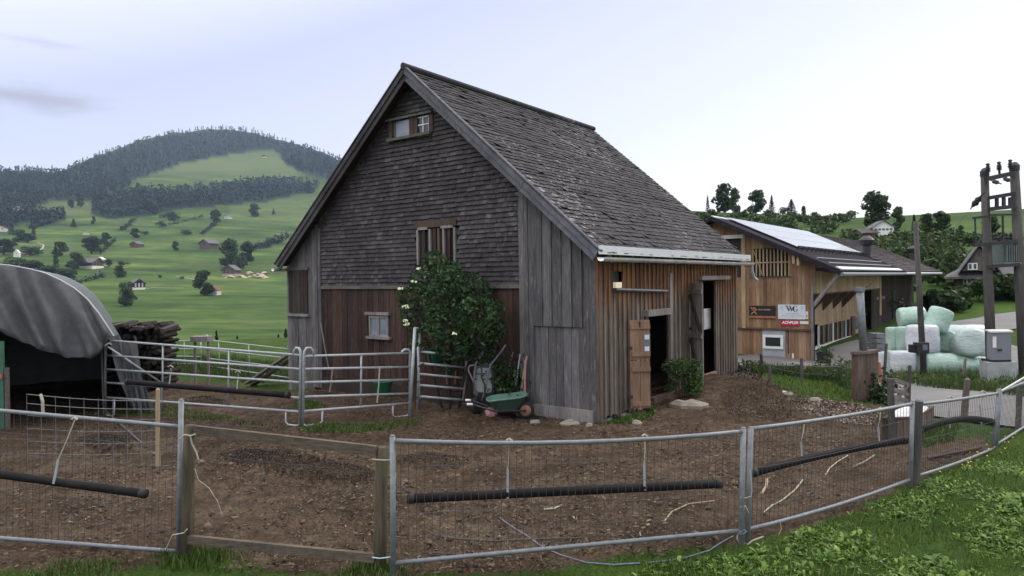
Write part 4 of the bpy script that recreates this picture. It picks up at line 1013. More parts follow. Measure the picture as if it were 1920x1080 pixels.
# long side: pale upper storey, set-back ground floor under brackets
zu = 2.02
mb = MB(); n = 86; w = L2/n
for i in range(n):
    b0 = i*w+.003; rect3(mb, b0, b0+w-.006, zu+rb.uniform(-.01,.01), rz2(0)-.05, .0+rb.uniform(-.003,.003), .03)
mb.build('upper_side_cladding', M['larchpale'], fb)
mb = MB(); mb.frame(F2(0,.0,zu-.06), g2*.85, s2*L2, Z*.05); mb.build('soffit', M['brown'], fb)
wb0, wz1 = w2(1533, 611, .8); wb1, _ = w2(1592, 600, .8); _, wz0 = w2(1533, 648, .8)
db0, _ = w2(1600, 620, .8); db1, _ = w2(1642, 600, .8)
mb = MB(); n = 86; w = L2/n
for i in range(n):
    b0 = i*w+.003
    if b0 < db1: rect3(mb, b0, b0+w-.006, wz1+.08, zu-.06, .8, .03)
mb.build('ground_floor_cladding', M['larchpale'], fb)
mb = MB(); rect3(mb, .0, wb1+.15, GB, wz0, .8, .08); mb.build('white_base_wall', M['offwhite'], fb)
mb = MB(); rect3(mb, .0, db1, wz0, wz1+.08, .95, .03); mb.build('window_back', M['black'], fb)
mb = MB(); rect3(mb, wb0-.1, wb1, wz1, wz1+.09, .8, .07); mb.build('window_band_head', M['larchpale'], fb)
k = 7
for i in range(k+1):
    b0 = wb0+(wb1-wb0)*i/k; mb = MB(); wd = .07 if i not in (0, 3) else .14
    rect3(mb, b0-wd/2, b0+wd/2, wz0, wz1, .8, .05); mb.build('window_post', M['offwhite' if i % 3 == 0 else 'larchpale'], fb)
for i in range(k):
    b0 = wb0+(wb1-wb0)*(i+.06)/k; b1 = wb0+(wb1-wb0)*(i+.94)/k; mb = MB(); rect3(mb, b0, b1, wz0+.0, wz1, .83, .012); mb.build('window_pane', M['glass'], fb)
mb = MB(); rect3(mb, wb1+.15, db0-.02, GB, wz1+.1, .8, .1); mb.build('brown_post', M['brown'], fb)
mb = MB(); n = 12; w = (db1-db0)/n
for i in range(n): rect3(mb, db0+i*w+.003, db0+(i+1)*w-.003, GB, wz0+.25, .8, .04)
yd = mb.build('wide_door', M['larchpale'], fb)
for i in range(4):
    b0 = db0+(db1-db0)*(i+.08)/4; b1 = db0+(db1-db0)*(i+.92)/4; mb = MB(); rect3(mb, b0, b1, wz0+.3, wz1, .83, .02); mb.build('door_pane', M['palepane'], yd)
mb = MB(); rect3(mb, db0, db1, wz1, wz1+.1, .8, .06); mb.build('wide_door_head', M['larchpale'], fb)
for i in range(5):
    b = .9+i*1.75; mb = MB(); mb.prism([F2(.77, b, zu-.07), F2(.06, b, zu-.07), F2(.77, b, zu-.85)], s2*.12); mb.build('bracket', M['brown'], fb)
mb = MB(); mb.beam(F2(.0, -.06, 1.55), F2(-E2+.1, -.4, rz2(-E2+.1)-.18), .11, .11); mb.build('corner_strut', M['pale'], fb)
mb = MB(); rect3(mb, db1+.05, L2, GB, zu-.06, 1.6, .04); mb.build('recess_wall', M['darkwood'], fb)
for i in range(3):
    b = db1+.35+i*1.2; mb = MB(); rect3(mb, b, b+.5, GB, .75, .9, .3); mb.build('white_pier', M['offwhite'], fb)
bb0, bz0 = w2(1656, 585, 1.5); mb = MB(); rect3(mb, bb0, bb0+2.0, .95, 1.75, 1.5, .05); mb.build('dark_shutter', M['black'], fb)
mb = MB(); rect3(mb, L2-.35, L2-.02, .6, zu-.0, .03, .06); mb.build('end_post', M['larchpale'], fb)
# roof
sl2 = math.hypot(1, K2); rl = (A2+E2)*sl2
dn2 = (-g2-Z*K2).normalized(); up2 = n2_
RB = Vector(F2(A2, -.6, H2))
def onroof(mb, s0, s1, b0, b1, lift, th): mb.frame(RB+dn2*s0+s2*(b0+.6)+up2*lift, dn2*(s1-s0), s2*(b1-b0), up2*th)
mb = MB(); onroof(mb, 0, rl, -.6, L2, -.12, .12)
dl_ = (g2-Z*K2).normalized(); ul_ = (Z+g2*K2).normalized(); mb.frame(RB-ul_*.12, dl_*rl, s2*(L2+.6), ul_*.12)
rf = mb.build('metal_roof', M['pvdark'], fb)
def s_of(px, py): a, b = r2(px, py); return (A2-a)*sl2, b
pvs0 = s_of(1386, 415)[0]; pvs1 = s_of(1516, 468)[0]; pb0 = s_of(1516, 468)[1]; pb1 = s_of(1619, 478)[1]
pb0 = max(min(pb0, 1.), -.2)
nr, nc = 3, 9
for i in range(nr):
    for j in range(nc):
        mb = MB(); s0 = pvs0+(pvs1-pvs0)*i/nr; b0 = pb0+(pb1-pb0)*j/nc
        onroof(mb, s0+.012, s0+(pvs1-pvs0)/nr-.012, b0+.012, b0+(pb1-pb0)/nc-.012, .05, .035); mb.build('solar_panel', M['pv'], rf)
mb = MB(); onroof(mb, -.02, .16, -.62, L2, .005, .05); mb.build('ridge_trim', M['trim'], rf)
mb = MB(); mb.frame(RB-s2*.04-up2*.14, dn2*rl, s2*.038, up2*.17); mb.build('verge_board', M['pvdark'], rf)
mb = MB(); gs = pvs1+.2; n = 18
for i in range(n): onroof(mb, gs, gs+.05, .3+i*.68, .36+i*.68, .003, .17)
onroof(mb, gs+.01, gs+.035, .25, L2-.3, .1, .03); onroof(mb, gs+.01, gs+.035, .25, L2-.3, .16, .03)
mb.build('snow_guard', M['iron'], rf)
for f_ in (.42, .66):
    mb = MB(); q = gs+(rl-gs)*f_; onroof(mb, q, q+.06, .2, L2-.3, .003, .05); mb.build('roof_batten', M['galv'], rf)
mb = MB(); onroof(mb, rl-.3, rl-.06, -.1, L2-.05, .003, .04); mb.build('eaves_sheet', M['trim'], rf)
mb = MB(); mb.tube([F2(-E2-.05, -.55, rz2(-E2)-.13), F2(-E2-.05, L2, rz2(-E2)-.13)], .07, 8); mb.build('gutter', M['galv'], rf)
for b in (.3, 1.1, 2.2, 10.5, 11.6):
    mb = MB(); mb.beam(F2(-.05, b, rz2(-.05)-.4), F2(-E2+.1, b, rz2(-E2+.1)-.14), .1, .12); mb.build('rafter_end', M['brown'], rf)
for a in (va0-.3, .35):
    mb = MB(); mb.frame(F2(a, -.06, rz2(a)-.45), g2*.09, -s2*.5, Z*.32); mb.build('purlin_end', M['larchpale'], rf)

ow = thing('old_farm_wing', 'old dark-walled farmhouse wing with brown tiled roof behind the solar roof', 'farmhouse', F2(3, 19, 0))
mb = MB(); n = 40
for i in range(n):
    b0 = L2+.05+(L3-L2-.6)*i/n; rect3(mb, b0, b0+(L3-L2-.6)/n-.01, GB, rz2(.5)-.06, .5, .04)
mb.build('dark_side_wall', M['darkwood'], ow)
mb = MB(); mb.prism([F2(.5,L3-.6,GB), F2(6.9,L3-.6,GB), F2(6.9,L3-.6,rz2(6.9)-.1), F2(A2,L3-.6,H2-.1), F2(.5,L3-.6,rz2(.5)-.1)], -s2*.05); mb.build('rear_gable', M['darkwood'], ow)
mb = MB()
rows = int(rl/.25)
for i in range(rows+1):
    b = L2+.02
    while b < L3:
        b1 = min(b+rb.uniform(.22,.34), L3); s0 = i*.25; s1 = min(s0+.31, rl+.05)
        if s1-s0 > .05: 
            lf_ = rb.uniform(0, .02); p0 = RB+dn2*s0+s2*(b+.6)+up2*.0; p1 = RB+dn2*s1+s2*(b+.6)+up2*(.035+lf_); wv = s2*(b1-b-.01); tt = up2*.02
            mb.hexa([p1, p1+wv, p0+wv, p0, p1+tt, p1+wv+tt, p0+wv+tt, p0+tt])
        b = b1
mb.frame(RB+s2*(L2+.62)-ul_*.1, dl_*rl, s2*(L3-L2), ul_*.11); onroof(mb, .02, rl, L2+.03, L3-.02, -.1, .09)
wr = mb.build('tiled_roof', M['tile2'], ow)
mb = MB(); mb.tube([F2(-E2-.05, L2+.2, rz2(-E2)-.1), F2(-E2-.05, L3, rz2(-E2)-.1)], .07, 8); mb.build('gutter', M['trim'], wr)
for px, py, ty in ((1625, 481, 442), (1711, 486, 461)):
    a, b = r2(px, py); p = F2(a, b, rz2(a)-.1); h = D(px, ty, p.y).z-p.z
    mb = MB(); mb.lathe([(.2, 0), (.2, h*.55), (.34, h*.62), (.42, h*.8), (.3, h*.9), (.12, h)], p, (0,0,1), 12); mb.build('roof_ventilator', M['iron'], wr)
for px in (1762, 1768):
    b, z = w2(px, 550, .46); mb = MB(); rect3(mb, b-.22, b+.2, .9, 1.9, .46, .06); mb.build('cream_shutter', M['cream'], ow)  # pair of plain cream shutters on the dark side wall
for b in (L2+1.3, L2+2.8):
    mb = MB(); rect3(mb, b, b+.8, 1.35, 1.5, .46, .04); mb.build('pale_window_board', M['pale'], ow)
mb = MB(); rect3(mb, L2+6, L2+7.2, GB, 1.8, .47, .05); mb.build('dark_door', M['black'], ow)
fl = MB()
p = F2(.35, L2+5.2, 1.0); 
g = np.random.default_rng(9); V, Fq = leafcards(np.array(p)+g.normal(size=(160, 3))*np.array([.5,.5,.2]), .16, g); o = npmesh('flower_box', V, Fq, M['leafshrub'], ow); o['kind'] = 'stuff'
mb = MB()
for i in range(6):
    mb = MB(); mb.lathe([(.02,-.04),(.07,0),(.03,.05)], np.array(p)+g.normal(size=3)*np.array([.5,.5,.15])+np.array([-.1,-.3,.1]), (0,0,1), 6); mb.build('blossom', M['pink'], o)

# signs on the new gable
def signbox(mb, px0, py0, px1, py1, off, th):
    a1, z1 = q2(px0, py0, off); a0, z0 = q2(px1, py1, off); rect2(mb, a0, a1, z0, z1, off, th); return a0, a1, z0, z1
def sroot(name, label, px, py): return thing(name, label, 'sign', F2(*(lambda q: (q[0], -.03, q[1]))(q2(px, py))))
sg = sroot('dark_sign', 'dark brown sign with an orange bar along its foot, left of the white sign', 1430, 587)
mb = MB(); a0, a1, z0, z1 = signbox(mb, 1405, 573, 1454.5, 592.5, .034, .03); mb.build('board', M['black'], sg)
mb = MB(); rect2(mb, a0-.02, a1+.02, z0-.09, z0-.005, .034, .05); mb.build('orange_bar', M['signorange'], sg)
mb = MB(); c = a1-.2; zz = (z0+z1)/2
mb.beam(F2(c+.13, -.068, zz+.13), F2(c-.1, -.068, zz-.15), .04, .006, s2); mb.beam(F2(c-.12, -.074, zz+.05), F2(c+.13, -.074, zz-.14), .035, .006, s2); mb.build('crossed_strokes', M['signtan'], sg)
mb = MB(); mb.lathe([(.001, 0), (.085, .004), (.06, .012), (.001, .016)], F2(c, -.076, zz+.06), -s2, 12); mb.build('russet_emblem', M['signred'], sg)
mb = MB(); x = a1-.36
for i in range(9):
    wl = rb.uniform(.03, .06); mb.frame(F2(x, -.066, zz+.02), -g2*wl, -s2*.004, Z*rb.uniform(.035, .06)); x -= wl+.012
mb.build('faded_lettering', M['signtan'], sg)
sg = sroot('white_sign', 'white sign with large black letters WG', 1485, 585)
mb = MB(); a0, a1, z0, z1 = signbox(mb, 1459, 571, 1510.5, 599, .04, .02); mb.build('board', M['signwhite'], sg)
SW, SH = a1-a0, z1-z0
def SP(u, v, off=.064): return F2(a1-u*SW, -off, z0+v*SH)
def glyph(mb, poly): mb.prism([SP(u, v) for u, v in poly], -s2*.004)
mb = MB()
glyph(mb, [(.295,.93),(.345,.93),(.43,.6),(.395,.53)]); glyph(mb, [(.395,.53),(.412,.56),(.472,.85),(.458,.93)]) 
glyph(mb, [(.415,.93),(.462,.93),(.53,.6),(.5,.53)]); glyph(mb, [(.5,.53),(.515,.56),(.552,.8),(.54,.86)])
glyph(mb, [(.275,.93),(.365,.93),(.365,.905),(.275,.905)]); glyph(mb, [(.4,.932),(.48,.932),(.48,.907),(.4,.907)])
ring = []
for i in range(24):
    t = R(48+i*264/23); ring.append((t, .062+.006, .045 if 8 < i < 16 else .03))
for i in range(23):
    def cp(k, o): 
        t, r_, th = ring[k]; th = .016+.04*max(0, -math.cos(t))
        return (.635+(.092-(th if o else 0))*math.cos(t), .72+(.235-(.02+ (th*1.2 if o else 0)))*math.sin(t))
    glyph(mb, [cp(i, 0), cp(i+1, 0), cp(i+1, 1), cp(i, 1)])
glyph(mb, [(.66,.7),(.73,.7),(.73,.67),(.66,.67)]); glyph(mb, [(.685,.7),(.715,.7),(.715,.53),(.685,.56)]); glyph(mb, [(.688,.93),(.7,.93),(.7,.8),(.688,.84)])
mb.build('letters', M['ink'], sg)
def lines(y, h, x0, x1, nm, mt_):
    mb = MB(); x = x0
    while x < x1:
        w = rb.uniform(.012, .03); mb.frame(SP(x, y), -g2*w*SW, -s2*.003, Z*h*SH*rb.uniform(.6, 1)); x += w+.008
    mb.build(nm, mt_, sg)
lines(.36, .07, .26, .74, 'small_print', M['signgrey']); lines(.22, .045, .1, .92, 'fine_print', M['signgrey']); lines(.12, .03, .3, .6, 'fine_print', M['signgrey'])
for u in (.07, .83):
    mb = MB(); mb.frame(SP(u, .55), -g2*.13*SW, -s2*.002, Z*.38*SH); mb.build('teal_patch', M['signteal'], sg)
def text(body, size, loc, xdir, ydir, mt_, name, parent, shear=0., ext=.004, bold=0.):
    cu = bpy.data.curves.new(name, 'FONT'); cu.body = body; cu.size = size; cu.extrude = ext; cu.shear = shear; cu.offset = bold; cu.align_x = 'CENTER'; cu.align_y = 'CENTER'
    ob = bpy.data.objects.new(name, cu); COL.objects.link(ob); bpy.context.view_layer.update()
    me = bpy.data.meshes.new_from_object(ob.evaluated_get(bpy.context.evaluated_depsgraph_get())); bpy.data.objects.remove(ob)
    xd = Vector(xdir).normalized(); yd = Vector(ydir).normalized(); mt4 = Matrix((xd, yd, xd.cross(yd))).transposed()
    me.transform(mt4.to_4x4()); me.materials.clear(); me.materials.append(mt_)
    o = bpy.data.objects.new(name, me); COL.objects.link(o); o.parent = parent; o.location = Vector(loc)-ORG[parent]; ORG[o] = Vector(loc); return o
sg = sroot('red_sign', 'red sign with white slanted lettering under the white sign', 1481, 604)
mb = MB(); b0_, b1_, y0_, y1_ = signbox(mb, 1464, 599.7, 1499.5, 612, .036, .02); mb.build('board', M['red'], sg)
text('ACHPLER', (y1_-y0_)*.62, F2((b0_+b1_)/2, -.06, (y0_+y1_)/2+.02), -g2, (0,0,1), M['white'], 'lettering', sg, .25, .003, .006)
sg = sroot('small_sign', 'small white sign with a dark mark at the right edge of the large white sign', 1513, 592)
mb = MB(); c0, c1, y0, y1 = signbox(mb, 1510.8, 584, 1515.5, 598, .034, .02); mb.build('board', M['offwhite'], sg)
mb = MB(); rect2(mb, c0+.03, c1-.03, y0+.06, y0+.16, .055, .004); mb.build('dark_mark', M['ink'], sg)
sg = sroot('blank_sign', 'narrow blank white sign right of the red sign', 1507, 605)
mb = MB(); signbox(mb, 1500, 602, 1516, 607.8, .034, .02); mb.build('board', M['offwhite'], sg)
# flower tub at the corner of the building
p = F2(-.45, -.35, 0); p.z = tz(p.x, p.y)
tb = thing('plant_tub', 'dark plant tub with small flowers at the corner of the larch building', 'plant pot', p)
mb = MB(); mb.lathe([(.2, 0), (.24, .1), (.27, .42), (.24, .43), (.22, .38)], p, (0,0,1), 14); mb.build('tub', M['black'], tb)
g = np.random.default_rng(5); V, Fq = leafcards(np.array(p)+np.array([0,0,.52])+g.normal(size=(120,3))*np.array([.13,.13,.09]), .09, g); npmesh('foliage', V, Fq, M['leafshrub'], tb)

# ------------------------------------------------------------------ house at the right edge
p0 = D(1797, 560, 50); p0.z = tz(p0.x, p0.y)-.5
vh = thing('village_house', 'grey-roofed house with white windows half hidden by vines at the right edge', 'house', p0)
XL = D(1797, 520, 50).x; XE = D(1789, 520, 49.3).x; ze = D(1789, 519, 49.3).z; zr_ = D(1835, 457, 53.5).z; Wd = 9.5
def V3(x, y, z): return Vector((x, y, z))
mb = MB(); mb.frame(V3(XL, 50, p0.z-1), (Wd, 0, 0), (0, 7, 0), (0, 0, ze-p0.z+1.1)); mb.build('wall', M['brown'], vh)
mb = MB(); xr0 = D(1829, 457, 53.5).x
v = [V3(XE,49.2,ze), V3(XE+Wd+1,49.2,ze), V3(XE+Wd+1,57.8,ze), V3(XE,57.8,ze), V3(xr0,53.5,zr_), V3(XE+Wd-1,53.5,zr_)]
v += [q-Z*.15 for q in v]
mb.add(v, [(0,1,5,4), (2,3,4,5), (3,0,4), (1,2,5), (6,10,11,7), (8,11,10,9), (9,10,6), (7,11,8), (0,6,7,1), (1,7,8,2), (2,8,9,3), (3,9,6,0)])
hr = mb.build('hip_roof', M['slate'], vh)
gx0 = D(1819, 497, 49).x; gx1 = D(1872, 497, 49).x; gz0 = D(1819, 508, 49).z; gz1 = D(1845, 461, 49).z; gm = (gx0+gx1)/2
mb = MB(); mb.prism([V3(gx0,49,gz0), V3(gx1,49,gz0), V3(gm,49,gz1-.1)], (0, 3.2, 0)); gd = mb.build('cross_gable', M['beam'], vh)
for s in (-1, 1):
    mb = MB(); e0 = V3(gm+s*(gx1-gm+.25), 48.7, gz0-.2); e1 = V3(gm, 48.7, gz1+.03); mb.frame(e0, e1-e0, (0, 4, 0), (0, 0, .13)); mb.build('gable_roof', M['slate'], vh)
for px0, px1, y0, y1, yy in ((1828, 1843, 506, 493, 48.97), (1805, 1817, 536, 522, 49.97), (1822, 1834, 536, 522, 49.97)):
    a = D(px0, y0, yy); c = D(px1, y1, yy); mb = MB(); mb.frame((a.x, yy-.06, a.z), (c.x-a.x, 0, 0), (0, .05, 0), (0, 0, c.z-a.z)); wf = mb.build('window_frame', M['white'], vh)
    for k in (0, 1):
        w = (c.x-a.x)/2; mb = MB(); mb.frame((a.x+k*w+.06, yy-.075, a.z+.07), (w-.12, 0, 0), (0, .012, 0), (0, 0, c.z-a.z-.14)); mb.build('pane', M['glass'], wf)
vh.rotation_euler = (0, 0, -R(30))
g = np.random.default_rng(15)
def bushmass(name, px, by, ty, w, Y, label, n=420, mt_='leafdec', leafs=.32, cat='bush', stem=True):
    p = D(px, by, Y); p.z = tz(p.x, p.y); h = D(px, ty, Y).z-p.z; ww = w/FPX*Y; r = thing(name, label, cat, p)
    lobes = [(p.x+g.uniform(-.3,.3)*ww, p.y+g.uniform(-.25,.25)*ww, p.z+h*g.uniform(.2,.72), min(ww, h)*g.uniform(.2,.34)) for _ in range(12)]
    P, N = crown_points(g, lobes, n, .4); P[:, 2] = np.maximum(P[:, 2], p.z-.05); V, Fq = leafcards(P, leafs, g, N=N); npmesh('foliage', V, Fq, M[mt_], r)
    mb = MB()
    for k in range(5):
        a = k*1.26; mb.tube([p-Z*.15, p+Vector((math.cos(a)*ww*.1, math.sin(a)*ww*.1, h*.3)), p+Vector((math.cos(a)*ww*.22, math.sin(a)*ww*.22, h*.6))], [.012*h+.008, .009*h+.006, .006], 5)
    mb.build('stems', M['trunk'], r); return r
for px, by, ty, w, Y, lb in ((1795,590,532,86,44,'dark bush in front of the left corner of the village house'),(1838,590,516,80,46,'tall vine-like bush under the windows of the village house'),(1880,590,512,90,46,'dense dark bush between the two transformer poles'),(1768,586,540,70,43,'bush between the old farm wing and the village house'),(1915,592,522,70,45,'dark bush behind the right transformer pole')):
    bushmass('bush', px, by, ty, w, Y, lb, 900, leafs=.4)

# ------------------------------------------------------------------ silage bales
def bale(px, py, w, h, Y, axis, mt_, label, tilt=0., squash=1.):
    c = D(px, py, Y); ww = w/FPX*Y; hh = h/FPX*Y
    if axis == 'v': r, L, ax = ww/2, hh, Vector((math.sin(tilt), .05, math.cos(tilt)))
    elif axis == 's': r, L, ax = hh/2, ww, Vector((math.cos(tilt), -.25, math.sin(tilt)))
    else: r, L, ax = max(ww, hh)/2, 1.0*max(ww, hh), (Vector((0, 0, CAM_H))-c).normalized()+Vector((tilt, 0, .1))
    e_ = r*.22; g = random.Random(int(px*13+py))
    prof = [(r*.02, -L/2+.01), (r*.5, -L/2), (r-e_, -L/2+.01), (r-e_*.35, -L/2+e_*.3), (r*1.0, -L/2+e_)]
    prof += [(r*(1.0+.02*math.sin(k*2.1+px)+.02), -L/2+e_+(L-2*e_)*k/6) for k in range(1, 6)]
    prof += [(r, L/2-e_), (r-e_*.35, L/2-e_*.3), (r-e_, L/2-.01), (r*.5, L/2), (r*.02, L/2-.01)]
    mb = MB(); mb.lathe(prof, c, ax, 22)
    k = [(g.uniform(-1, 1), g.uniform(0, 6.28), g.randint(2, 4)) for _ in range(3)]
    axn = ax.normalized(); u = axn.orthogonal().normalized(); q = axn.cross(u); out = []
    for p in mb.v:
        d = Vector(p)-c; al = d.dot(axn); d2 = d-axn*al; t = math.atan2(d2.dot(q), d2.dot(u)); f = 1+.022*sum(a*math.sin(n*t+b+al*2) for a, b, n in k)
        out.append(tuple(c+axn*al+d2*f))
    mb.v = out
    return tag(mb.build('silage_bale', M[mt_], smooth=True, base=c-Z*hh/2), label, 'silage bale', 'wrapped silage bales stacked beside the road')
BALES = [
 (1709,595,46,38,22.6,'s','balegreen','upper left pale green bale crowning the stack, behind the wooden pole',.1),
 (1759,601,42,46,21.6,'v','balegreen','tilted pale green bale at the top right of the stack',.42),
 (1674,636,24,46,22.3,'v','balegreen','narrow green bale at the left end of the middle row',.0),
 (1695,635,28,46,22.0,'v','balegreen','green bale between the narrow left bale and the upright white bale',.0),
 (1730,635,56,53,21.3,'v','balewhite','big upright white bale behind the wooden pole in the middle row',.0),
 (1777,641,40,38,21.9,'e','balegreen','green bale right of the big upright white bale',-.1),
 (1816,644,54,50,21.1,'e','balegrey','round bale showing its flat grey-green end at the right of the stack',.25),
 (1793,626,44,34,23.6,'s','balegrey','grey-green bale behind the round end-on bale, left of its lavender neighbour',0),
 (1824,628,40,38,23.8,'s','balewhite','lavender-white bale peeping out behind the round end-on bale',0),
 (1655,678,16,38,22.2,'v','balewhite','thin white bale at the far left foot of the stack',0),
 (1669,682,18,50,21.5,'v','balegreen','slim green bale at the left foot of the stack',0),
 (1693,678,44,42,21.2,'v','balewhite','white bale low in the front row left of the pole',0),
 (1719,681,26,36,21.4,'v','balegrey','mint bale directly behind the foot of the wooden pole',0),
 (1763,684,52,44,20.9,'s','balegreen','large green bale in the middle of the front row',-.05),
 (1806,686,44,38,21.0,'s','balegreen','green bale in the front row under the round end-on bale',-.1),
 (1838,686,24,34,21.6,'v','balegrey','grey-green bale at the right end of the front row beside the cabinet',0),
 (1768,664,52,14,21.9,'s','balewhite','flat white bale top visible between the rows',0),
 (1845,661,16,14,22.3,'s','balegreen','small pale bale end at the right edge of the middle row',0)]
for r_ in BALES: bale(*r_[:7], r_[7], r_[8])

# ------------------------------------------------------------------ poles, transformer tower, cabinet, pillar
Yp = 18.6
def pole_at(px, by, tx, ty, Y): 
    a = D(px, by, Y); a.z = min(a.z, tz(a.x, a.y)-.1); return a, D(tx, ty, Y)
a, tp = pole_at(1733, 702, 1716.5, 415, 19.6)
wp = thing('wooden_pole', 'thin wooden pole with a small dark box standing in front of the bales', 'pole', a)
mb = MB(); mb.tube([a, a.lerp(tp, .5), tp], [.085, .075, .062], 12); mb.build('mast', M['pole'], wp, True)
c = a.lerp(tp, .16)
mb = MB(); c = D(1727, 652, 19.42); mb.box(c, .34, .2, .3); bx = mb.build('box', M['iron'], wp)
mb = MB(); mb.box(c+Vector((.05,-.105,.02)), .13, .012, .15); mb.build('cover', M['cabinet'], bx); mb = MB(); mb.box(c+Vector((-.24,.02,-.02)), .14, .14, .22); mb.build('side_box', M['black'], bx)
tw = thing('transformer_tower', 'tall twin-pole transformer tower with crossarms and insulators at the right edge', 'transformer tower', D(1885, 705, Yp))
PL = pole_at(1860, 720, 1846, 327, Yp); PR_ = pole_at(1924, 740, 1902, 316, Yp-.1)
for (a, t_), r_ in ((PL, .115), (PR_, .13)):
    mb = MB(); mb.tube([a, a.lerp(t_, .5), t_], [r_*1.1, r_, r_*.82], 14); mb.build('pole', M['pole'], tw, True)
    mb = MB(); mb.lathe([(r_*.95, -.05), (r_*.95, .08), (r_*.5, .16), (.01, .18)], t_, (0,0,1), 12); mb.build('pole_cap', M['iron'], tw)
def arm(p0, p1, w=.1, h=.1, Y0=None, mt_='iron', nm='crossarm'):
    mb = MB(); mb.beam(D(*p0, Y0 or Yp-.2), D(*p1, Y0 or Yp-.2), w, h); return mb.build(nm, M[mt_], tw)
ta = arm((1848,336), (1900,325), .12, .12)
for px, y0, y1 in ((1853,330,306), (1874,326,303), (1895,322,299)):
    mb = MB(); a = D(px, y0, Yp-.2); b = D(px-1, y1, Yp-.2); d = (b-a); n = d.normalized(); L = d.length
    mb.lathe([(.03,0),(.03,L*.3),(.075,L*.32),(.04,L*.4),(.075,L*.45),(.04,L*.53),(.075,L*.58),(.04,L*.66),(.06,L*.72),(.03,L*.8),(.055,L*.92),(.03,L)], a, n, 10); mb.build('pin_insulator', M['iron'], ta)
for p0, p1 in (((1857,338),(1878,345)), ((1878,332),(1899,342))):
    mb = MB(); a, b = D(*p0, Yp-.35), D(*p1, Yp-.6); n = b-a; L = n.length; mb.lathe([(.012,0),(.02,L*.2),(.06,L*.3),(.05,L*.5),(.06,L*.6),(.02,L*.75),(.012,L)], a, n, 8); mb.build('strain_insulator', M['iron'], ta)
arm((1855,371), (1902,363)); arm((1856,392), (1903,387))
for px in (1869, 1882, 1894): arm((px,370), (px,390), .08, .06, nm='fuse_frame')
arm((1856,403), (1903,402), .05, .05)
la = arm((1825,409), (1850,406), .08, .06); arm((1828,409), (1830,458), .03, .03, nm='hanging_rod'); arm((1880,404), (1881,450), .04, .04, nm='hanging_rod')
arm((1826,460), (1906,452), .09, .09, nm='platform_beam'); arm((1852,500), (1910,496), .09, .09, nm='platform_beam')
a = D(1864, 494, Yp+.25); b = D(1902, 458, Yp+.25); mb = MB(); mb.frame((a.x, Yp-.1, a.z), (b.x-a.x, 0, 0), (0, .55, 0), (0, 0, b.z-a.z)); tf = mb.build('transformer_tank', M['trafo'], tw)
for i in range(9):
    mb = MB(); x = a.x+(b.x-a.x)*(.06+i*.11); mb.frame((x, Yp-.2, a.z+.04), (.02, 0, 0), (0, .1, 0), (0, 0, b.z-a.z-.08)); mb.build('cooling_fin', M['trafo'], tf)
mb = MB(); mb.frame((a.x-.06, Yp-.22, a.z-.03), (b.x-a.x+.12, 0, 0), (0, .75, 0), (0, 0, .05)); mb.build('base_rail', M['galv'], tf)
for i, px in enumerate((1867, 1874, 1881, 1888, 1895)):
    mb = MB(); q = D(px, 457, Yp+.1); L = .3 if i % 2 == 0 else .2; mb.lathe([(.03,0),(.05,L*.2),(.03,L*.35),(.05,L*.5),(.03,L*.65),(.05,L*.8),(.02,L)], q, (0,0,1), 8); mb.build('bushing', M['iron'], tf)
pa, pm, pb_ = D(1846, 360, Yp-.1), D(1831, 378, Yp+.2), D(1752, 462, 34)
pl = thing('power_line', 'dark strain insulator hanging in the thin wire left of the transformer tower', 'power line', pa)
mb = MB(); mb.tube([pa, pm], .008, 4); mb.tube([pm, pm.lerp(pb_, .5)-Z*.15, pb_], .004, 4); mb.build('wire', M['iron'], pl)
n = (pm-pa).normalized(); mb = MB(); L = .62
mb.lathe([(.012,-L/2),(.03,-L*.3),(.085,-L*.12),(.06,-.02),(.09,.06),(.06,L*.2),(.02,L*.35),(.012,L/2)], pm, n, 10); mb.build('insulator', M['iron'], pl)
# cabinet on its plinth
Yc = 17.6; a = D(1857, 675, Yc); b = D(1896, 623, Yc)
cb = thing('electrical_cabinet', 'grey electrical cabinet on a concrete plinth between the transformer poles', 'electrical cabinet', Vector((a.x, Yc, tz(a.x, Yc))))
mb = MB(); mb.frame((a.x, Yc, a.z), (b.x-a.x, 0, 0), (.28, .55, 0), (0, 0, b.z-a.z)); mb.build('body', M['cabinet'], cb)
mb = MB(); mb.frame((a.x-.03, Yc-.03, b.z), (b.x-a.x+.06, 0, 0), (.3, .62, 0), (0, 0, .035)); mb.build('lid', M['cabtop'], cb)
c = D(1850, 713, Yc-.05); c2_ = D(1906, 679, Yc-.05); mb = MB(); mb.frame((c.x, Yc-.08, c.z-.4), (c2_.x-c.x, 0, 0), (.3, .75, 0), (0, 0, c2_.z-c.z+.4)); mb.build('plinth', M['concrete'], cb)
mb = MB(); q = D(1862, 652, Yc-.02); mb.frame((q.x, Yc-.012, q.z), (.09, 0, 0), (0, .01, 0), (0, 0, .28)); mb.build('notice', M['offwhite'], cb)
mb = MB(); q = D(1875, 656, Yc-.02); mb.box(q, .1, .03, .05); mb.build('handle', M['iron'], cb)
mb = MB(); mb.frame((a.x+.02, Yc-.01, a.z-.05), (b.x-a.x-.02, 0, 0), (0, .4, 0), (0, 0, .05)); mb.build('base_strip', M['black'], cb)
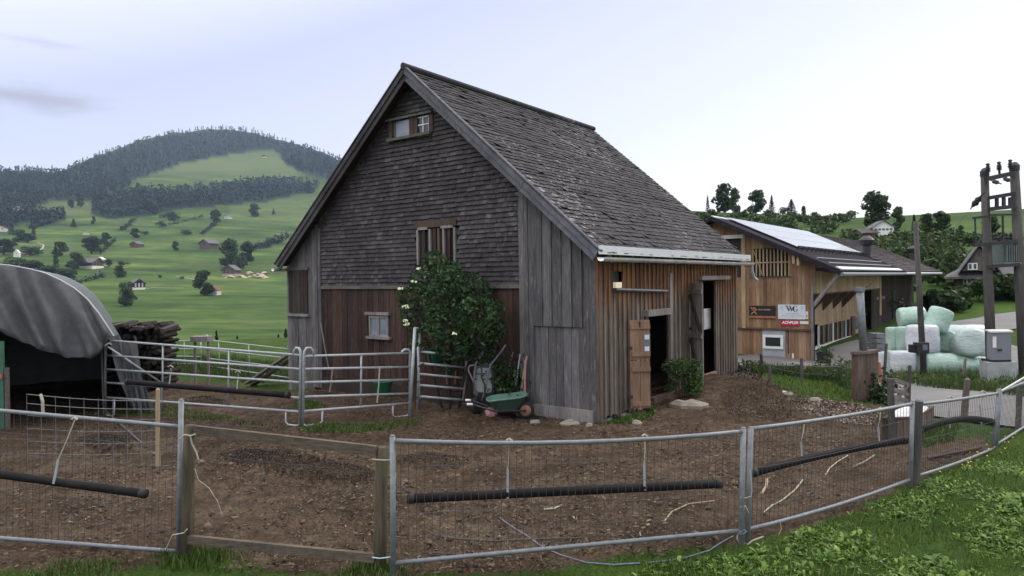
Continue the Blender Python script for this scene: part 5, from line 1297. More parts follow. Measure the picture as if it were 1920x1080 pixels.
# wood-clad pillar with a metal tube
p = G(1600, 752); Yq = p.y
pp = thing('clad_pillar', 'short wood-clad pillar with a flat cap carrying a tall metal tube beside the road', 'pillar', p)
a = D(1597, 750, Yq); b = D(1630, 664, Yq); wv = Vector((b.x-a.x, .06, 0)); dv = Vector((.42, .38, 0)); mb = MB()
for i in range(5): mb.frame((a.x, a.y, p.z-.1), (0,0,0.001), (0,0,.001), (0,0,.001)) if False else mb.frame(Vector((a.x, a.y, p.z-.15))+wv*(i/5+.004), wv*.19, dv, Z*(b.z-p.z+.15))
mb.build('cladding', M['brown'], pp)
mb = MB(); mb.frame(Vector((a.x-.05, a.y-.06, b.z)), wv*1.14, dv*1.15, Z*.06); mb.build('cap', M['beam'], pp)
q = Vector((a.x, a.y, b.z+.05))+wv*.5+dv*.35; tq = D(1612, 541, q.y); mb = MB(); mb.tube([q, tq], .075, 14); tu = mb.build('metal_tube', M['galv'], pp, True)
mb = MB(); mb.tube([tq-Z*.06, tq+Z*.03], .1, 14); mb.build('collar', M['galv'], tu); mb = MB(); mb.tube([tq, tq+Vector((.16,0,.04)), tq+Vector((.25,0,.1))], .012, 6); mb.build('stub', M['iron'], tu)
def leafy(name, P, size, mt_, label, cat, base, seed=1, up=0., aspect=1.):
    g = np.random.default_rng(seed); V, Fq = leafcards(np.asarray(P), size, g, aspect=aspect, up=up)
    return tag(npmesh(name, V, Fq, M[mt_], base=base), label, cat)
g = np.random.default_rng(33); c = D(1645, 745, Yq+.15); P = np.array(c)+g.normal(size=(700, 3))*np.array([.17,.15,.22]); P[:, 2] = np.maximum(P[:, 2], p.z)
leafy('ivy', P, .09, 'leafivy', 'dark ivy clump climbing the foot of the wood-clad pillar', 'ivy', (c.x, c.y, p.z))

# ------------------------------------------------------------------ rows of small fence posts by the weeds
def stake(px, by, tx, ty, r_, mt_, label, cat='post', name='fence_post', group=None):
    p = G(px, by); t_ = D(tx, ty, p.y); mb = MB(); mb.tube([p-Z*.15, p.lerp(t_, .5), t_], [r_, r_*.95, r_*.85], 8); mb.lathe([(r_*.8, 0), (r_*.4, r_*.5)], t_, (0,0,1), 8)
    return tag(mb.build(name, M[mt_], base=p), label, cat, group)
PS = [(1429,697,1427,664,.05,'pole','dark post by the weeds in front of the grey door'),(1444,716,1443,683,.035,'beam','thin post just in front of the dark post near the barn corner'),(1503,718,1503,672,.045,'beam','tallest post in the middle of the weedy row'),(1566,712,1564,683,.035,'beam','thin post right of the middle of the weedy row'),(1581,722,1580,683,.045,'beam','stout post at the right end of the weedy row near the pillar'),
 (1655,745,1662,645,.035,'pole','tall dark stake right of the wood-clad pillar'),(1641,740,1642,640,.035,'pole','tall dark stake standing behind the cap of the pillar'),(1653,720,1648,680,.045,'signorange','reddish post between the two tall stakes by the pillar'),(1806,786,1814,712,.06,'beam','weathered fence post at the roadside behind the right fence panel'),(1806,716,1810,672,.04,'pale','pale stake in the weeds in front of the bales'),(1703,757,1706,686,.04,'pole','dark post of the small gate on the roadside'),(1395,690,1392,672,.03,'beam','short stub post at the corner of the old barn')]
for r_ in PS: stake(*r_[:6], r_[6])
def wire(name, pts, r_, mt_, label, cat='wire'):
    P = [Vector(p) for p in pts]; Q = []
    for a, b in zip(P, P[1:]): Q += [a.lerp(b, k/6)-Z*(.03*(a-b).length*(k/6)*(1-k/6)) for k in range(6)]
    Q.append(P[-1]); mb = MB(); mb.tube(Q, r_, 5); return tag(mb.build(name, M[mt_], base=P[0]), label, cat)
def tp_(px, py, by): return D(px, py, G(px, by).y)
wire('fence_wire', [tp_(1427,684,697), tp_(1503,686,718), tp_(1581,687,722), tp_(1600,687,735)], .012, 'beam', 'rail-like wire joining the posts of the weedy row')
wire('fence_wire', [tp_(1443,688,716), tp_(1503,700,718), tp_(1566,700,712)], .006, 'wire', 'lower thin wire between the posts of the weedy row')

# ------------------------------------------------------------------ mobile fence panels, gate, hung pipes
def gp(px, py): return G(px, py)
def sagpath(a, b, s, n=9): return [a.lerp(b, k/(n-1))-Z*(4*s*(k/(n-1))*(1-k/(n-1))) for k in range(n)]
def panel(label, bl, tl, br, tr, rail_l, rail_r, sag=0., sagb=0., mesh=(.07, .05), posts=(1, 1), r_=.021, mt_='galv', pr=.026):
    """bl/br: ground pixels of the uprights; tl/tr: their tops; rail_*: (top y, bottom y)"""
    A_, B_ = gp(*bl), gp(*br); r0 = thing('mesh_fence', label, 'fence', A_, 'galvanised mesh fences along the yard')
    ta, tb_ = D(tl[0], tl[1], A_.y), D(tr[0], tr[1], B_.y)
    for on, p, t_ in ((posts[0], A_, ta), (posts[1], B_, tb_)):
        if on: mb = MB(); mb.tube([p-Z*.2, t_], pr, 10); mb.lathe([(pr, 0), (pr*.6, .012)], t_, (0,0,1), 10); mb.build('upright', M[mt_], r0, True)
    def at(p, t_, y, px, Y): 
        q = D(px, y, Y); f = (q.z-p.z)/(t_.z-p.z); return p.lerp(t_, f)
    ra, rb2 = at(A_, ta, rail_l[0], tl[0], A_.y), at(B_, tb_, rail_r[0], tr[0], B_.y)
    ba, bb = at(A_, ta, rail_l[1], bl[0], A_.y), at(B_, tb_, rail_r[1], br[0], B_.y)
    top, bot = sagpath(ra, rb2, sag), sagpath(ba, bb, sagb)
    mb = MB(); mb.tube(top, r_, 10); mb.build('top_rail', M[mt_], r0, True)
    mb = MB(); mb.tube(bot, r_, 10); mb.build('bottom_rail', M[mt_], r0, True)
    if mesh:
        mb = MB(); L = (rb2-ra).length; n = int(L/mesh[0]); wr_ = .0029
        def pt(f, v):
            k = f*8; i = min(int(k), 7); t = top[i].lerp(top[i+1], k-i); b = bot[i].lerp(bot[i+1], k-i); return b.lerp(t, v)
        for i in range(1, n): mb.tube([pt(i/n, 0), pt(i/n, 1)], wr_, 3, False)
        m_ = int((ra-ba).length/.2)
        for j in range(1, m_): mb.tube([pt(k/12, j/m_) for k in range(13)], wr_, 3, False)
        mb.build('wire_mesh', M['wire'], r0)
    return r0
panel('leftmost mesh fence panel with a black pipe hung across it, left of the wooden gate', (-250,1032), (-250,735), (333,1042), (340,750), (748,990), (800,1034), .0, .0, mesh=(.07,))
panel('middle mesh fence panel right of the wooden gate with a long black pipe', (737,1080), (736,818), (1388,1021), (1394,803), (826,1056), (809,995), .06, -.0)
panel('mesh fence panel right of centre, ending at the dark wooden post', (1400,1016), (1408,802), (1706,912), (1711,752), (804,993), (757,899), .02, .035)
panel('mesh fence panel right of the dark wooden post, in front of the roadside post', (1718,906), (1722,750), (1862,842), (1872,731), (758,893), (737,841), .01, .02)
panel('last mesh fence panel leaving the picture at the right edge', (1866,840), (1875,730), (1985,770), (1992,672), (735,835), (690,758), .0, .0)
# extra rail above the last panel
a, b = D(1875, 735, gp(1866,840).y), D(1990, 667, gp(1985,770).y+.2)
mb = MB(); mb.tube([a, b], .018, 8); tag(mb.build('loose_rail', M['corral'], base=a), 'loose pale rail tied above the last fence panel at the right edge', 'rail')
p = gp(1714, 908); t_ = D(1722, 752, p.y); mb = MB(); mb.tube([p-Z*.2, p.lerp(t_, .5), t_], [.06, .058, .055], 10)
tag(mb.build('dark_wooden_post', M['pole'], base=p), 'dark wooden post between the two right fence panels', 'post')
p = gp(1908, 806); t_ = D(1912, 716, p.y); mb = MB(); mb.tube([p-Z*.2, t_], .045, 10); tag(mb.build('fence_post', M['beam'], base=p), 'grey fence post cut by the right edge of the picture', 'post')
# wooden gate
PA, PB_ = gp(348, 1046), gp(709, 1070); tA, tB_ = D(357, 797, PA.y), D(718, 838, PB_.y)
gt = thing('wooden_gate', 'old wooden gate with plank rails between two round posts in the foreground', 'gate', PA.lerp(PB_, .5))
for p, t_, r_ in ((PA, tA, .06), (PB_, tB_, .062)):
    mb = MB(); mb.tube([p-Z*.15, p.lerp(t_, .35)+Vector((.008,0,0)), p.lerp(t_, .7)-Vector((.006,0,0)), t_], [r_*1.08, r_, r_*.98, r_*.92], 12); mb.build('post', M['gatepost'], gt, True)
a, b = D(365, 806, PA.y-.03), D(706, 845, PB_.y-.05); mb = MB(); mb.beam(a, b, .045, .09); mb.build('top_plank', M['gatewood'], gt)
a, b = D(352, 1011, PA.y-.03), D(703, 1046, PB_.y-.05); mb = MB(); mb.beam(a, b, .045, .08); mb.build('bottom_plank', M['gatewood'], gt)
mb = MB()
ro = [(852, 884), (897, 925), (940, 965), (985, 1005)]
for j, (y0, y1) in enumerate(ro):
    pts = [D(362+k*34.4, y0+(y1-y0)*k/10+(3 if k % 2 else 0), PA.y+(PB_.y-PA.y)*k/10) for k in range(11)]; mb.tube(pts, .0035 if j == 0 else .002, 4, False)
for k in range(1, 8):
    x = 362+k*46; f = k/7.6; yy = 840+f*36; mb.tube([D(x, yy, PA.y+(PB_.y-PA.y)*f), D(x-4, yy+52, PA.y+(PB_.y-PA.y)*f)], .003, 4, False)
    mb.tube([D(x-4, yy+52, PA.y+(PB_.y-PA.y)*f), D(x-6, 1008+f*34, PA.y+(PB_.y-PA.y)*f)], .0016, 3, False)
mb.build('netting', M['wire'], gt)
def twine(px, Y, r_, mt_, label, cat='twine', name='twine'):
    P = [D(x, y, Y) for x, y in px]; Q = [P[0]]
    for i in range(1, len(P)): Q += [P[i-1].lerp(P[i], .5), P[i]]
    mb = MB(); mb.tube(Q, r_*.7, 6); return tag(mb.build(name, M[mt_], base=P[0]), label, cat)
Y0 = PA.y-.09
twine([(338,822),(346,815),(357,817),(367,814)], Y0, .012, 'twine', 'white twine knotted round the top of the left gate post')
twine([(357,818),(360,832),(368,848),(372,862)], Y0, .011, 'twine', 'frayed twine end hanging below the knot on the left gate post')
twine([(365,878),(372,900),(392,915),(408,940),(416,964)], Y0+.05, .005, 'twine', 'thin loose twine trailing inside the wooden gate')
twine([(323,1003),(336,1001),(345,999),(351,992)], Y0, .009, 'twine', 'pale twine round the foot of the left gate post')
twine([(323,1003),(318,1014),(311,1030)], Y0, .005, 'twine', 'thin twine end dangling at the foot of the left gate post')
Y1 = PB_.y-.09
twine([(697,861),(706,862),(722,863),(740,861)], Y1, .009, 'twine', 'white twine joining the right gate post and the tube near the top')
twine([(698,1045),(712,1047),(728,1045),(742,1043)], Y1, .008, 'signteal', 'pale blue twine joining the right gate post and the tube near the ground')
twine([(741,886),(742,896)], Y1, .012, 'twine', 'small white knot on the tube right of the gate post')
Y2 = gp(1390,1018).y-.06
twine([(1387,932),(1396,934),(1408,931),(1410,920),(1406,880)], Y2, .006, 'twine', 'pale twine tying the two middle uprights together')
twine([(1388,950),(1398,949),(1404,962)], Y2, .007, 'twine', 'second twine below on the two middle uprights')
twine([(1386,998),(1394,994),(1400,996),(1392,1002),(1384,1000)], Y2, .011, 'bluerope', 'blue rope wound round the foot of the two middle uprights')
twine([(1384,1001),(1382,1010),(1388,1020),(1402,1021),(1412,1013),(1432,1006)], Y2+.02, .011, 'twine', 'pale rope looping over the grass from the middle uprights')
twine([(1463,978),(1465,992),(1460,1003)], 7.05, .006, 'twine', 'short twine end hanging under the right of centre panel')
def pipe(label, p0, p1, Y0_, Y1_, r_, hangers, bow=0., group='black pipes hung on the fence'):
    a, b = D(*p0, Y0_), D(*p1, Y1_); r0 = thing('hanging_pipe', label, 'pipe', a.lerp(b, .5), group)
    path = sagpath(a, b, -bow, 11); mb = MB(); mb.tube(path, r_, 14); mb.build('pipe', M['blackpipe'], r0, True)
    mb = MB(); 
    for e0, e1 in ((path[0], path[1]), (path[-1], path[-2])):
        d = (e1-e0).normalized(); mb = MB(); mb.tube([e0-d*.012, e0+d*.05], r_*1.1, 14); mb.build('end_collar', M['rubber'], r0, True)
    for (x0, y0, xm, ym, x1, y1) in hangers:
        f = (x1-p0[0])/(p1[0]-p0[0]); Y = Y0_+(Y1_-Y0_)*f
        mb = MB(); mb.tube([D(x0, y0, Y), D((x0+xm)/2+1, (y0+ym)/2, Y-.02), D(xm, ym, Y-.02)], .0055, 6); mb.tube([D(x0-5, y0-2, Y-.025), D(x0, y0-5, Y-.03), D(x0+5, y0-1, Y-.025)], .013, 6); mb.build('twine', M['twine'], r0)
        c = D(x1, y1, Y); mb = MB(); q = D(xm, ym, Y-.02); sw = .016
        mb.beam(q, c+Vector((0, -r_-.006, -r_*.2)), .022, .006, (0,1,0)); mb.build('strap', M['strap'], r0)
    return r0
pipe('black pipe hung on the leftmost fence panel', (-160,868), (272,926), 6.9, 6.55, .04, [(140,788,109,862,106,903)])
pipe('long black pipe hung on the middle fence panel', (766,935), (1350,907), 6.35, 6.95, .043, [(955,828,952,880,952,930), (1209,820,1208,868,1207,915)], .0)
pipe('bowed black pipe hung on the fence panel right of centre', (1411,887), (1697,826), 7.2, 8.7, .042, [(1508,795,1502,828,1500,872), (1651,770,1647,800,1645,838)], .035)
pipe('short bowed black pipe hung beside the dark wooden post', (1722,808), (1858,790), 9.1, 10.6, .044, [(1782,748,1779,770,1777,800), (1843,738,1838,760,1836,794)], .09)
# ropes and branches on the ground
def groundrope(px, r_, mt_, label, cat='rope', name='rope', lift=.01):
    P = [gp(*q) for q in px]; mb = MB(); Q = []
    for i in range(len(P)-1):
        for k in range(5): q = P[i].lerp(P[i+1], k/5); Q.append(Vector((q.x, q.y, tz(q.x, q.y)+lift+r_)))
    Q.append(P[-1]+Z*(lift+r_)); mb.tube(Q, r_, 7); return tag(mb.build(name, M[mt_], base=P[0]), label, cat)
groundrope([(937,973),(960,990),(985,1005),(1012,1025),(1050,1043),(1100,1058),(1150,1062),(1200,1059)], .006, 'bluerope', 'thin blue rope lying from the dirt under the middle fence panel')
groundrope([(1215,1058),(1280,1050),(1330,1035),(1375,1008)], .006, 'bluerope', 'blue rope end running to the two middle uprights')
groundrope([(1246,980),(1260,962),(1290,948),(1340,942)], .008, 'brownrope', 'tan rope curving over the dirt left of the middle uprights')
groundrope([(1433,963),(1448,950),(1470,938),(1490,922),(1505,902)], .008, 'twine', 'long pale rope lying behind the right of centre panel')
groundrope([(1548,893),(1556,880),(1570,868),(1590,856)], .008, 'twine', 'pale rope lying below the bowed black pipe')
groundrope([(1428,930),(1437,915),(1438,902)], .018, 'brownrope', 'short tan stick lying near the right upright of the pair', 'stick', 'stick')
groundrope([(1053,950),(1040,956),(1020,958)], .009, 'twine', 'bit of white rope under the long black pipe')
groundrope([(1600,878),(1625,866),(1640,856)], .011, 'brownrope', 'tan rope near the trough')
groundrope([(830,1010),(930,1018),(1010,1014),(1090,1012)], .009, 'pole', 'thin dark cable half buried in the dirt behind the middle panel', 'cable', 'cable')
groundrope([(792,1039),(880,1045),(960,1048)], .008, 'pole', 'short dark cable close to the bottom rail of the middle panel', 'cable', 'cable')
groundrope([(1740,862),(1790,852),(1840,842)], .02, 'brown', 'brown stick on the gravel behind the right panel', 'stick', 'stick')

# ------------------------------------------------------------------ corral of tube panels
def corral(label, bl, tl, br, tr, ys_l, ys_r, stiles, arch=(1, 1), feet=(1, 1), r_=.024, mt_='corral', cat='corral panel', group='tube corral panels beside the barn', name='corral_hurdle', lift=(None, None), Yo=(None, None)):
    A_, B_ = gp(*bl), gp(*br)
    if Yo[0]: A_ = D(*bl, Yo[0])
    if Yo[1]: B_ = D(*br, Yo[1])
    r0 = thing(name, label, cat, A_, group); ta, tb_ = D(*tl, A_.y), D(*tr, B_.y)
    rails = []
    for y0, y1 in zip(ys_l, ys_r):
        f0 = (bl[1]-y0)/(bl[1]-tl[1]); f1 = (br[1]-y1)/(br[1]-tr[1]); a, b = A_.lerp(ta, f0), B_.lerp(tb_, f1); rails.append((a, b))
        mb = MB(); mb.tube([a, b], r_, 9); mb.build('rail', M[mt_], r0, True)
    d = (B_-A_); d.z = 0; d.normalize()
    for p, t_, s, ar, ft, i in ((A_, ta, 1, arch[0], feet[0], 0), (B_, tb_, -1, arch[1], feet[1], 1)):
        top = rails[0][i]; w = .17
        if ar: path = [p+Z*.04, top, top.lerp(t_, .6)+d*s*.01, t_+d*s*w*.3, t_+d*s*w*.7, t_.lerp(top, .4)+d*s*w, top+d*s*w]
        else: path = [p+Z*.04, t_]
        mb = MB(); mb.tube(path, r_*1.1, 9); mb.build('end_upright', M[mt_], r0, True)
        if ft:
            low = rails[-1][i]; f_ = [p+Z*.05, p+d*s*.05+Z*.0, p+d*s*.3+Z*.0, p+d*s*.36+Z*.05, Vector(low)+d*s*.36]
            mb = MB(); mb.tube(f_, r_*.8, 8); mb.build('skid_foot', M[mt_], r0, True)
    for f in stiles:
        mb = MB(); a = rails[0][0].lerp(rails[0][1], f); b = rails[-1][0].lerp(rails[-1][1], f); mb.tube([a, b], r_*.85, 8); mb.build('stile', M[mt_], r0, True)
    return r0
corral('long corral panel from the tarp tent to the pair of posts in the middle', (197,778), (198,622), (562,799), (564,653), (638,666,692,717,745), (666,692,717,746,772), (.34,.68))
corral('corral panel in front of the small barn window', (568,799), (570,653), (768,779), (769,655), (668,692,717,744,771), (662,688,712,738,756), (.52,))
corral('corral gate panel left of the grey wheelbarrow', (786,752), (784,650), (869,752), (877,655), (659,681,701,722,743), (668,689,709,729,750), (), arch=(0,1), feet=(0,0), Yo=(gp(768,781).y+.12, PH(872, 700, C0-sv*.5, sv).y))
corral('far corral panel leading to the barn corner', (390,688), (386,628), (546,716), (545,648), (637,655,672,686), (655,672,690,709), (.17,.55), arch=(1,1), feet=(0,0), r_=.02)
corral('short far corral panel behind the firewood stack', (300,690), (298,632), (378,688), (376,630), (641,652,667,681), (638,655,669,682), (.6,), arch=(0,0), feet=(0,0), r_=.02)
# the tall gate frame seen on edge
pa = gp(768,781); pb_ = gp(777,774)
gf = thing('tall_gate_frame', 'tall narrow gate frame standing between the two corral panels', 'gate frame', pa)
t0, t1 = D(778,616,pa.y), D(788,618,pb_.y+.35)
for p, t_ in ((pa, t0), (pb_+Vector((.02,.35,0)), t1)):
    mb = MB(); mb.tube([p, t_], .032, 10); mb.build('upright', M['corral'], gf, True)
mb = MB(); mb.tube([t0, t1], .032, 10); mb.build('head_tube', M['corral'], gf, True)
for k in range(4):
    f = .2+k*.18; mb = MB(); mb.tube([pa.lerp(t0, f)+Vector((.1,.1,0)), pa.lerp(t0, f)+Vector((.2,.14,.06))], .02, 6); mb.build('hinge_pin', M['iron'], gf)
pipe('black pipe tied to the long corral panel', (238,716), (541,741), 13.9, 12.75, .055, [(320,690,320,700,320,722), (446,700,446,712,446,733)], 0., 'black pipes hung on the fence')
# little wooden step and leaning planks by the far corral
p = D(462, 702, 20.); p.z = tz(p.x, p.y); q = D(541, 665, 19.)
for k, (dy, dz, lb) in enumerate(((0,0,'upper leaning plank between the far corral and the barn corner'),(.25,-.14,'lower leaning plank between the far corral and the barn corner'))):
    mb = MB(); mb.beam(p+Vector((0,dy,dz+.1)), q+Vector((0,dy,dz)), .2, .05); tag(mb.build('plank', M['pale'], base=p), lb, 'plank')
p = D(378, 690, 20.5); p.z = tz(p.x, p.y); t_ = D(378, 632, 20.5)
st = thing('feed_box', 'weathered wooden box on posts behind the far corral', 'box', p); mb = MB()
mb.box(t_-Z*.05, .5, .4, .16); mb.build('box', M['pale'], st)
for sx in (-.2, .2):
    mb = MB(); mb.tube([p+Vector((sx,0,-.1)), t_+Vector((sx,0,-.1))], .04, 8); mb.build('leg', M['pale'], st)

# ------------------------------------------------------------------ tarp tent
TR = gp(263, 773); tu = Vector((-.866,-.5,0)); tn = Vector((-.5,.866,0))
prof = [(0,-.1),(.08,.35),(.18,.72),(.3,1.05),(.45,1.4),(.6,1.69),(.8,2.06),(1,2.36),(1.25,2.62),(1.5,2.8),(1.75,2.94),(2,3.03),(2.4,3.12),(3,3.17)]
prof += [(6-d, z) for d, z in prof[-2::-1]]
prof = [(d, z-.3 if z < .2 else z) for d, z in prof]
tt = thing('tarp_tent', 'arched grey tarpaulin tent with its front cover hanging half open at the left', 'tent', TR+tu*3)
def T(d, z, back=0.): return Vector((TR.x, TR.y, 0))+tu*d+tn*back+Z*z
g = np.random.default_rng(2); rows = []
for k in range(16):
    y = k*.5; r_ = []
    for i, (d, z) in enumerate(prof):
        fl_ = max(0, 1-z/1.3); w = .09*fl_*math.sin(k*2.3+i)+.03*math.sin(k*math.pi*2/3)
        r_.append(T(d+(-1 if d < 3 else 1)*(w+.02), z, y))
    rows.append(r_)
mb = MB(); mb.grid(rows); mb.build('cover', M['tarpd'], tt, True)
mb = MB(); mb.prism([T(d, z, 7.4) for d, z in prof], tn*.03); mb.build('back_wall', M['tarpd'], tt)
for k in (0, 2.5, 5.0, 7.3):
    mb = MB(); mb.tube([T(d, z-.02, k) for d, z in prof], .035, 8); mb.build('hoop', M['hoop'], tt, True)
# front cover, drawn up and tied to the right
ax_, az_ = [p[0] for p in prof], [p[1] for p in prof]
def arch_z(d): return float(np.interp(d, ax_, az_))
bd = [.66,.8,.99,1.36,1.77,2.16,2.45,2.9,3.4,4.0,4.7,5.4]; bz = [1.34,1.12,1.06,1.1,1.26,1.46,1.66,1.9,2.0,1.9,1.5,1.1]
rows = []; NI, NJ = 260, 34
for j in range(NJ+1):
    v = j/NJ; r_ = []
    for i in range(NI+1):
        u = i/NI; dt = .5+5.0*u; db = .66+4.75*u**1.15
        d = dt*(1-v**1.3)+db*v**1.3; z = arch_z(dt)*(1-v)+float(np.interp(db, bd, bz))*v
        d -= .0; z += .09*math.sin(math.pi*v)*(1-u) + v**4*(.012*math.sin(u*57)+.008*math.sin(u*111+1))
        ph = u**.8; q_ = v*(1.6-u); fold = math.sin(ph*52+5.5*q_+1.5*math.sin(u*19+v))+.5*math.sin(ph*88+9*q_+1)*v+.7*math.sin(ph*29-2.5*v)+.4*math.sin(ph*37+v*13+2)*max(0, 1-2.2*u)
        am = .085*(.25+.75*v**.6)*(1-.3*u)*min(1, (1-v)*9+.5)*(1 if u > .02 else .2)
        r_.append(T(d, z, -.07-am*(fold+1.2)-.05*math.sin(math.pi*v)))
    rows.append(r_)
mb = MB(); mb.grid(rows); mb.build('front_cover', M['tarp'], tt, True)
mb = MB()
rows = []
for j in range(12):
    v = j/11; r_ = []
    for i in range(24):
        u = i/23; d = .62-.5*u*(1-.25*v)-.42*v+.06*math.sin(u*19+v*4); z = max(-.32, 1.42-1.72*v+.12*math.sin(u*7)); 
        r_.append(T(d-.05, z, -.1-.07*math.sin(u*24+v*3)*(.4+v)))
    rows.append(r_)
mb.grid(rows); mb.build('gathered_flap', M['tarp'], tt, True)
mb = MB(); mb.tube([T(.66,1.32,-.2), T(.6,1.38,-.24), T(.55,1.34,-.2)], .02, 6); mb.build('tie', M['twine'], tt)
mb = MB(); mb.tube([T(.72,-.3,.1), T(.74,1.2,.1)], .025, 8); mb.build('inner_post', M['pole'], tt)
a = T(.62, 1.3, -.2); b = gp(303, 772); b2 = D(304, 719, b.y)
gy = thing('guy_line', 'pale strut and short post bracing the tent corner', 'guy line', b)
mb = MB(); mb.tube([a, b2], .02, 8); mb.build('strut', M['corral'], gy, True); mb = MB(); mb.tube([b-Z*.15, b2], .03, 8); mb.build('short_post', M['galv'], gy, True)
a = gp(290, 852); mb = MB(); mb.tube([D(200,772, gp(197,778).y-.05), a], .016, 8); tag(mb.build('leaning_tube', M['galvd'], base=a), 'thin grey tube slanting from the corral panel down to the stake', 'tube')
q = D(0, 700, T(2.45,0).y-.35)
gd = thing('green_door', 'green painted door at the left edge in the mouth of the tarp tent', 'door', Vector((q.x-.5, q.y, -.3)))
mb = MB(); x1 = D(6, 700, q.y).x; mb.frame((x1-1.1, q.y, -.35), (1.1,0,0), (0,.05,0), (0,0,D(3,640,q.y).z+.35)); mb.build('leaf', M['greenpaint'], gd)
mb = MB(); mb.frame((x1+.02, q.y, -.35), (.06,0,0), (0,.07,0), (0,0,D(3,690,q.y).z+.35)); mb.build('door_post', M['beam'], gd)
mb = MB(); mb.box((x1-.03, q.y-.03, D(5,705,q.y).z), .07, .04, .1); mb.build('latch', M['signorange'], gd)

# ------------------------------------------------------------------ firewood stack
p = D(262, 715, 19.2); p.z = tz(p.x, p.y); xa, xb = D(205,690,19.2).x, D(308,690,19.2).x; ztop = D(260,608,19.2).z
fw = thing('firewood_stack', 'long stack of dark split firewood between the tarp tent and the corral', 'firewood', Vector(((xa+xb)/2, 19.5, p.z)))
g = random.Random(12); mb = MB(); ends = MB(); z = p.z; 
while z < ztop-.1:
    x = xa+g.uniform(-.1, .1)
    while x < xb:
        r_ = g.uniform(.055, .1); y0 = 19.2+g.uniform(-.12, .12); k = [(r_*g.uniform(.7,1.1)*math.cos(t), r_*g.uniform(.7,1.1)*math.sin(t)) for t in (0, 1.3, 2.6, 3.9, 5.1)]
        mb.prism([Vector((x+u, y0, z+r_+w)) for u, w in k], (g.uniform(-.05,.05), .8, 0)); x += r_*1.85
    z += .145
mb.build('logs', M['log'], fw)['kind'] = 'stuff'
x = xa-.1; n = 0
while x < xb+.1 and n < 40:
    w = g.uniform(.1, .17); zz = ztop-.1+g.uniform(-.05,.08)-.1*max(0, (x-xb+.5)); a = Vector((x, 19.05+g.uniform(-.1,.1), zz)); mb = MB()
    b = a+Vector((g.uniform(-.12,.12), .85, g.uniform(-.03,.1))); mb.beam(a, b, w*.9, w*.65, (g.uniform(-.6,.6), 0, 1)); mb.build('split_log', M['logend'], fw); x += w; n += 1

# ------------------------------------------------------------------ stake and sheep netting by the tent
stake(296,876,296,730,.035,'stake','bare light-coloured wooden stake in the left yard', name='wooden_stake')
A_, B_ = gp(52,872), gp(293,868); t0, t1 = D(50,739,A_.y), D(291,752,B_.y)
nf = thing('sheep_netting', 'loose wide-meshed sheep netting hanging left of the bare stake', 'netting', A_)
mb = MB()
for f in (0, .13, .3, .48, .66, .83): mb.tube([(t0.lerp(A_, f)).lerp(t1.lerp(B_, f), k/8)-Z*.03*math.sin(k/8*math.pi) for k in range(9)], .0045 if f < .2 else .003, 4, False)
for k in range(10): mb.tube([t0.lerp(t1, k/9.), A_.lerp(B_, k/9.)], .0035, 4, False)
mb.build('netting', M['galv'], nf)
mb = MB(); mb.tube([D(76,739,A_.y-.03), D(80,752,A_.y-.05), D(81,778,A_.y-.04)], .022, 7); mb.build('rag', M['twine'], nf)

# ------------------------------------------------------------------ wheelbarrows, tools and oddments by the barn
p = gp(950, 786); Yb = p.y
wb = thing('wheelbarrow', 'green plastic wheelbarrow standing in front of the barn corner', 'wheelbarrow', p)
def tub(cx, cy, z0, z1, ln, wd, dx, dy, k=.62, rim=.03):
    """open tapered tub: outer and inner skin; dx,dy unit vector along its length"""
    d = Vector((dx, dy, 0)); w = Vector((-dy, dx, 0)); c = Vector((cx, cy, 0)); mb = MB(); R_ = []
    def ring(s, z, sh, tilt=0.): return [c+d*(sh+s*ln/2*sgn(math.cos(t))*abs(math.cos(t))**.6)+w*(s*wd/2*sgn(math.sin(t))*abs(math.sin(t))**.6)+Z*(z+tilt*math.cos(t)) for t in [2*math.pi*i/24 for i in range(24)]]
    def sgn(v): return 1 if v >= 0 else -1
    rs = [ring(k*.9, z0, -.02), ring(k, z0+.01, -.02), ring(.98, z1-.03, 0, .05), ring(1.06, z1-.03, 0, .05), ring(1.06, z1, 0, .05), ring(.97, z1, 0, .05), ring(k*.97, z0+.03, -.02)]
    vs = [p for r in rs for p in r]; n = 24
    f = [(i*n+j, i*n+(j+1) % n, (i+1)*n+(j+1) % n, (i+1)*n+j) for i in range(len(rs)-1) for j in range(n)]+[tuple(range(n-1,-1,-1)), tuple(len(vs)-n+j for j in range(n))]
    mb.add(vs, f); return mb
a = D(912, 760, Yb); b = D(988, 745, Yb+.1); dd = Vector((b.x-a.x, .1, 0)); ln = dd.length; dd.normalize()
zt = D(950, 744, Yb).z; zb_ = D(950, 768, Yb).z
mb = tub((a.x+b.x)/2, Yb+.1, zb_, zt, ln*.96, .58, dd.x, dd.y); mb.build('tub', M['barrow'], wb, True)
wc = D(985, 770, Yb+.1); wc.z = tz(wc.x, wc.y)+.16
mb = MB(); prt = [(.1,-.04),(.155,-.045),(.17,-.02),(.17,.02),(.155,.045),(.1,.04)]; mb.lathe(prt, wc, (-dd.y, dd.x, 0), 22); wl = mb.build('wheel', M['rubber'], wb, True)
mb = MB(); mb.lathe([(.02,-.05),(.1,-.048),(.115,-.03),(.115,.03),(.1,.048),(.02,.05)], wc, (-dd.y, dd.x, 0), 20); mb.build('rim', M['orange'], wl, True)
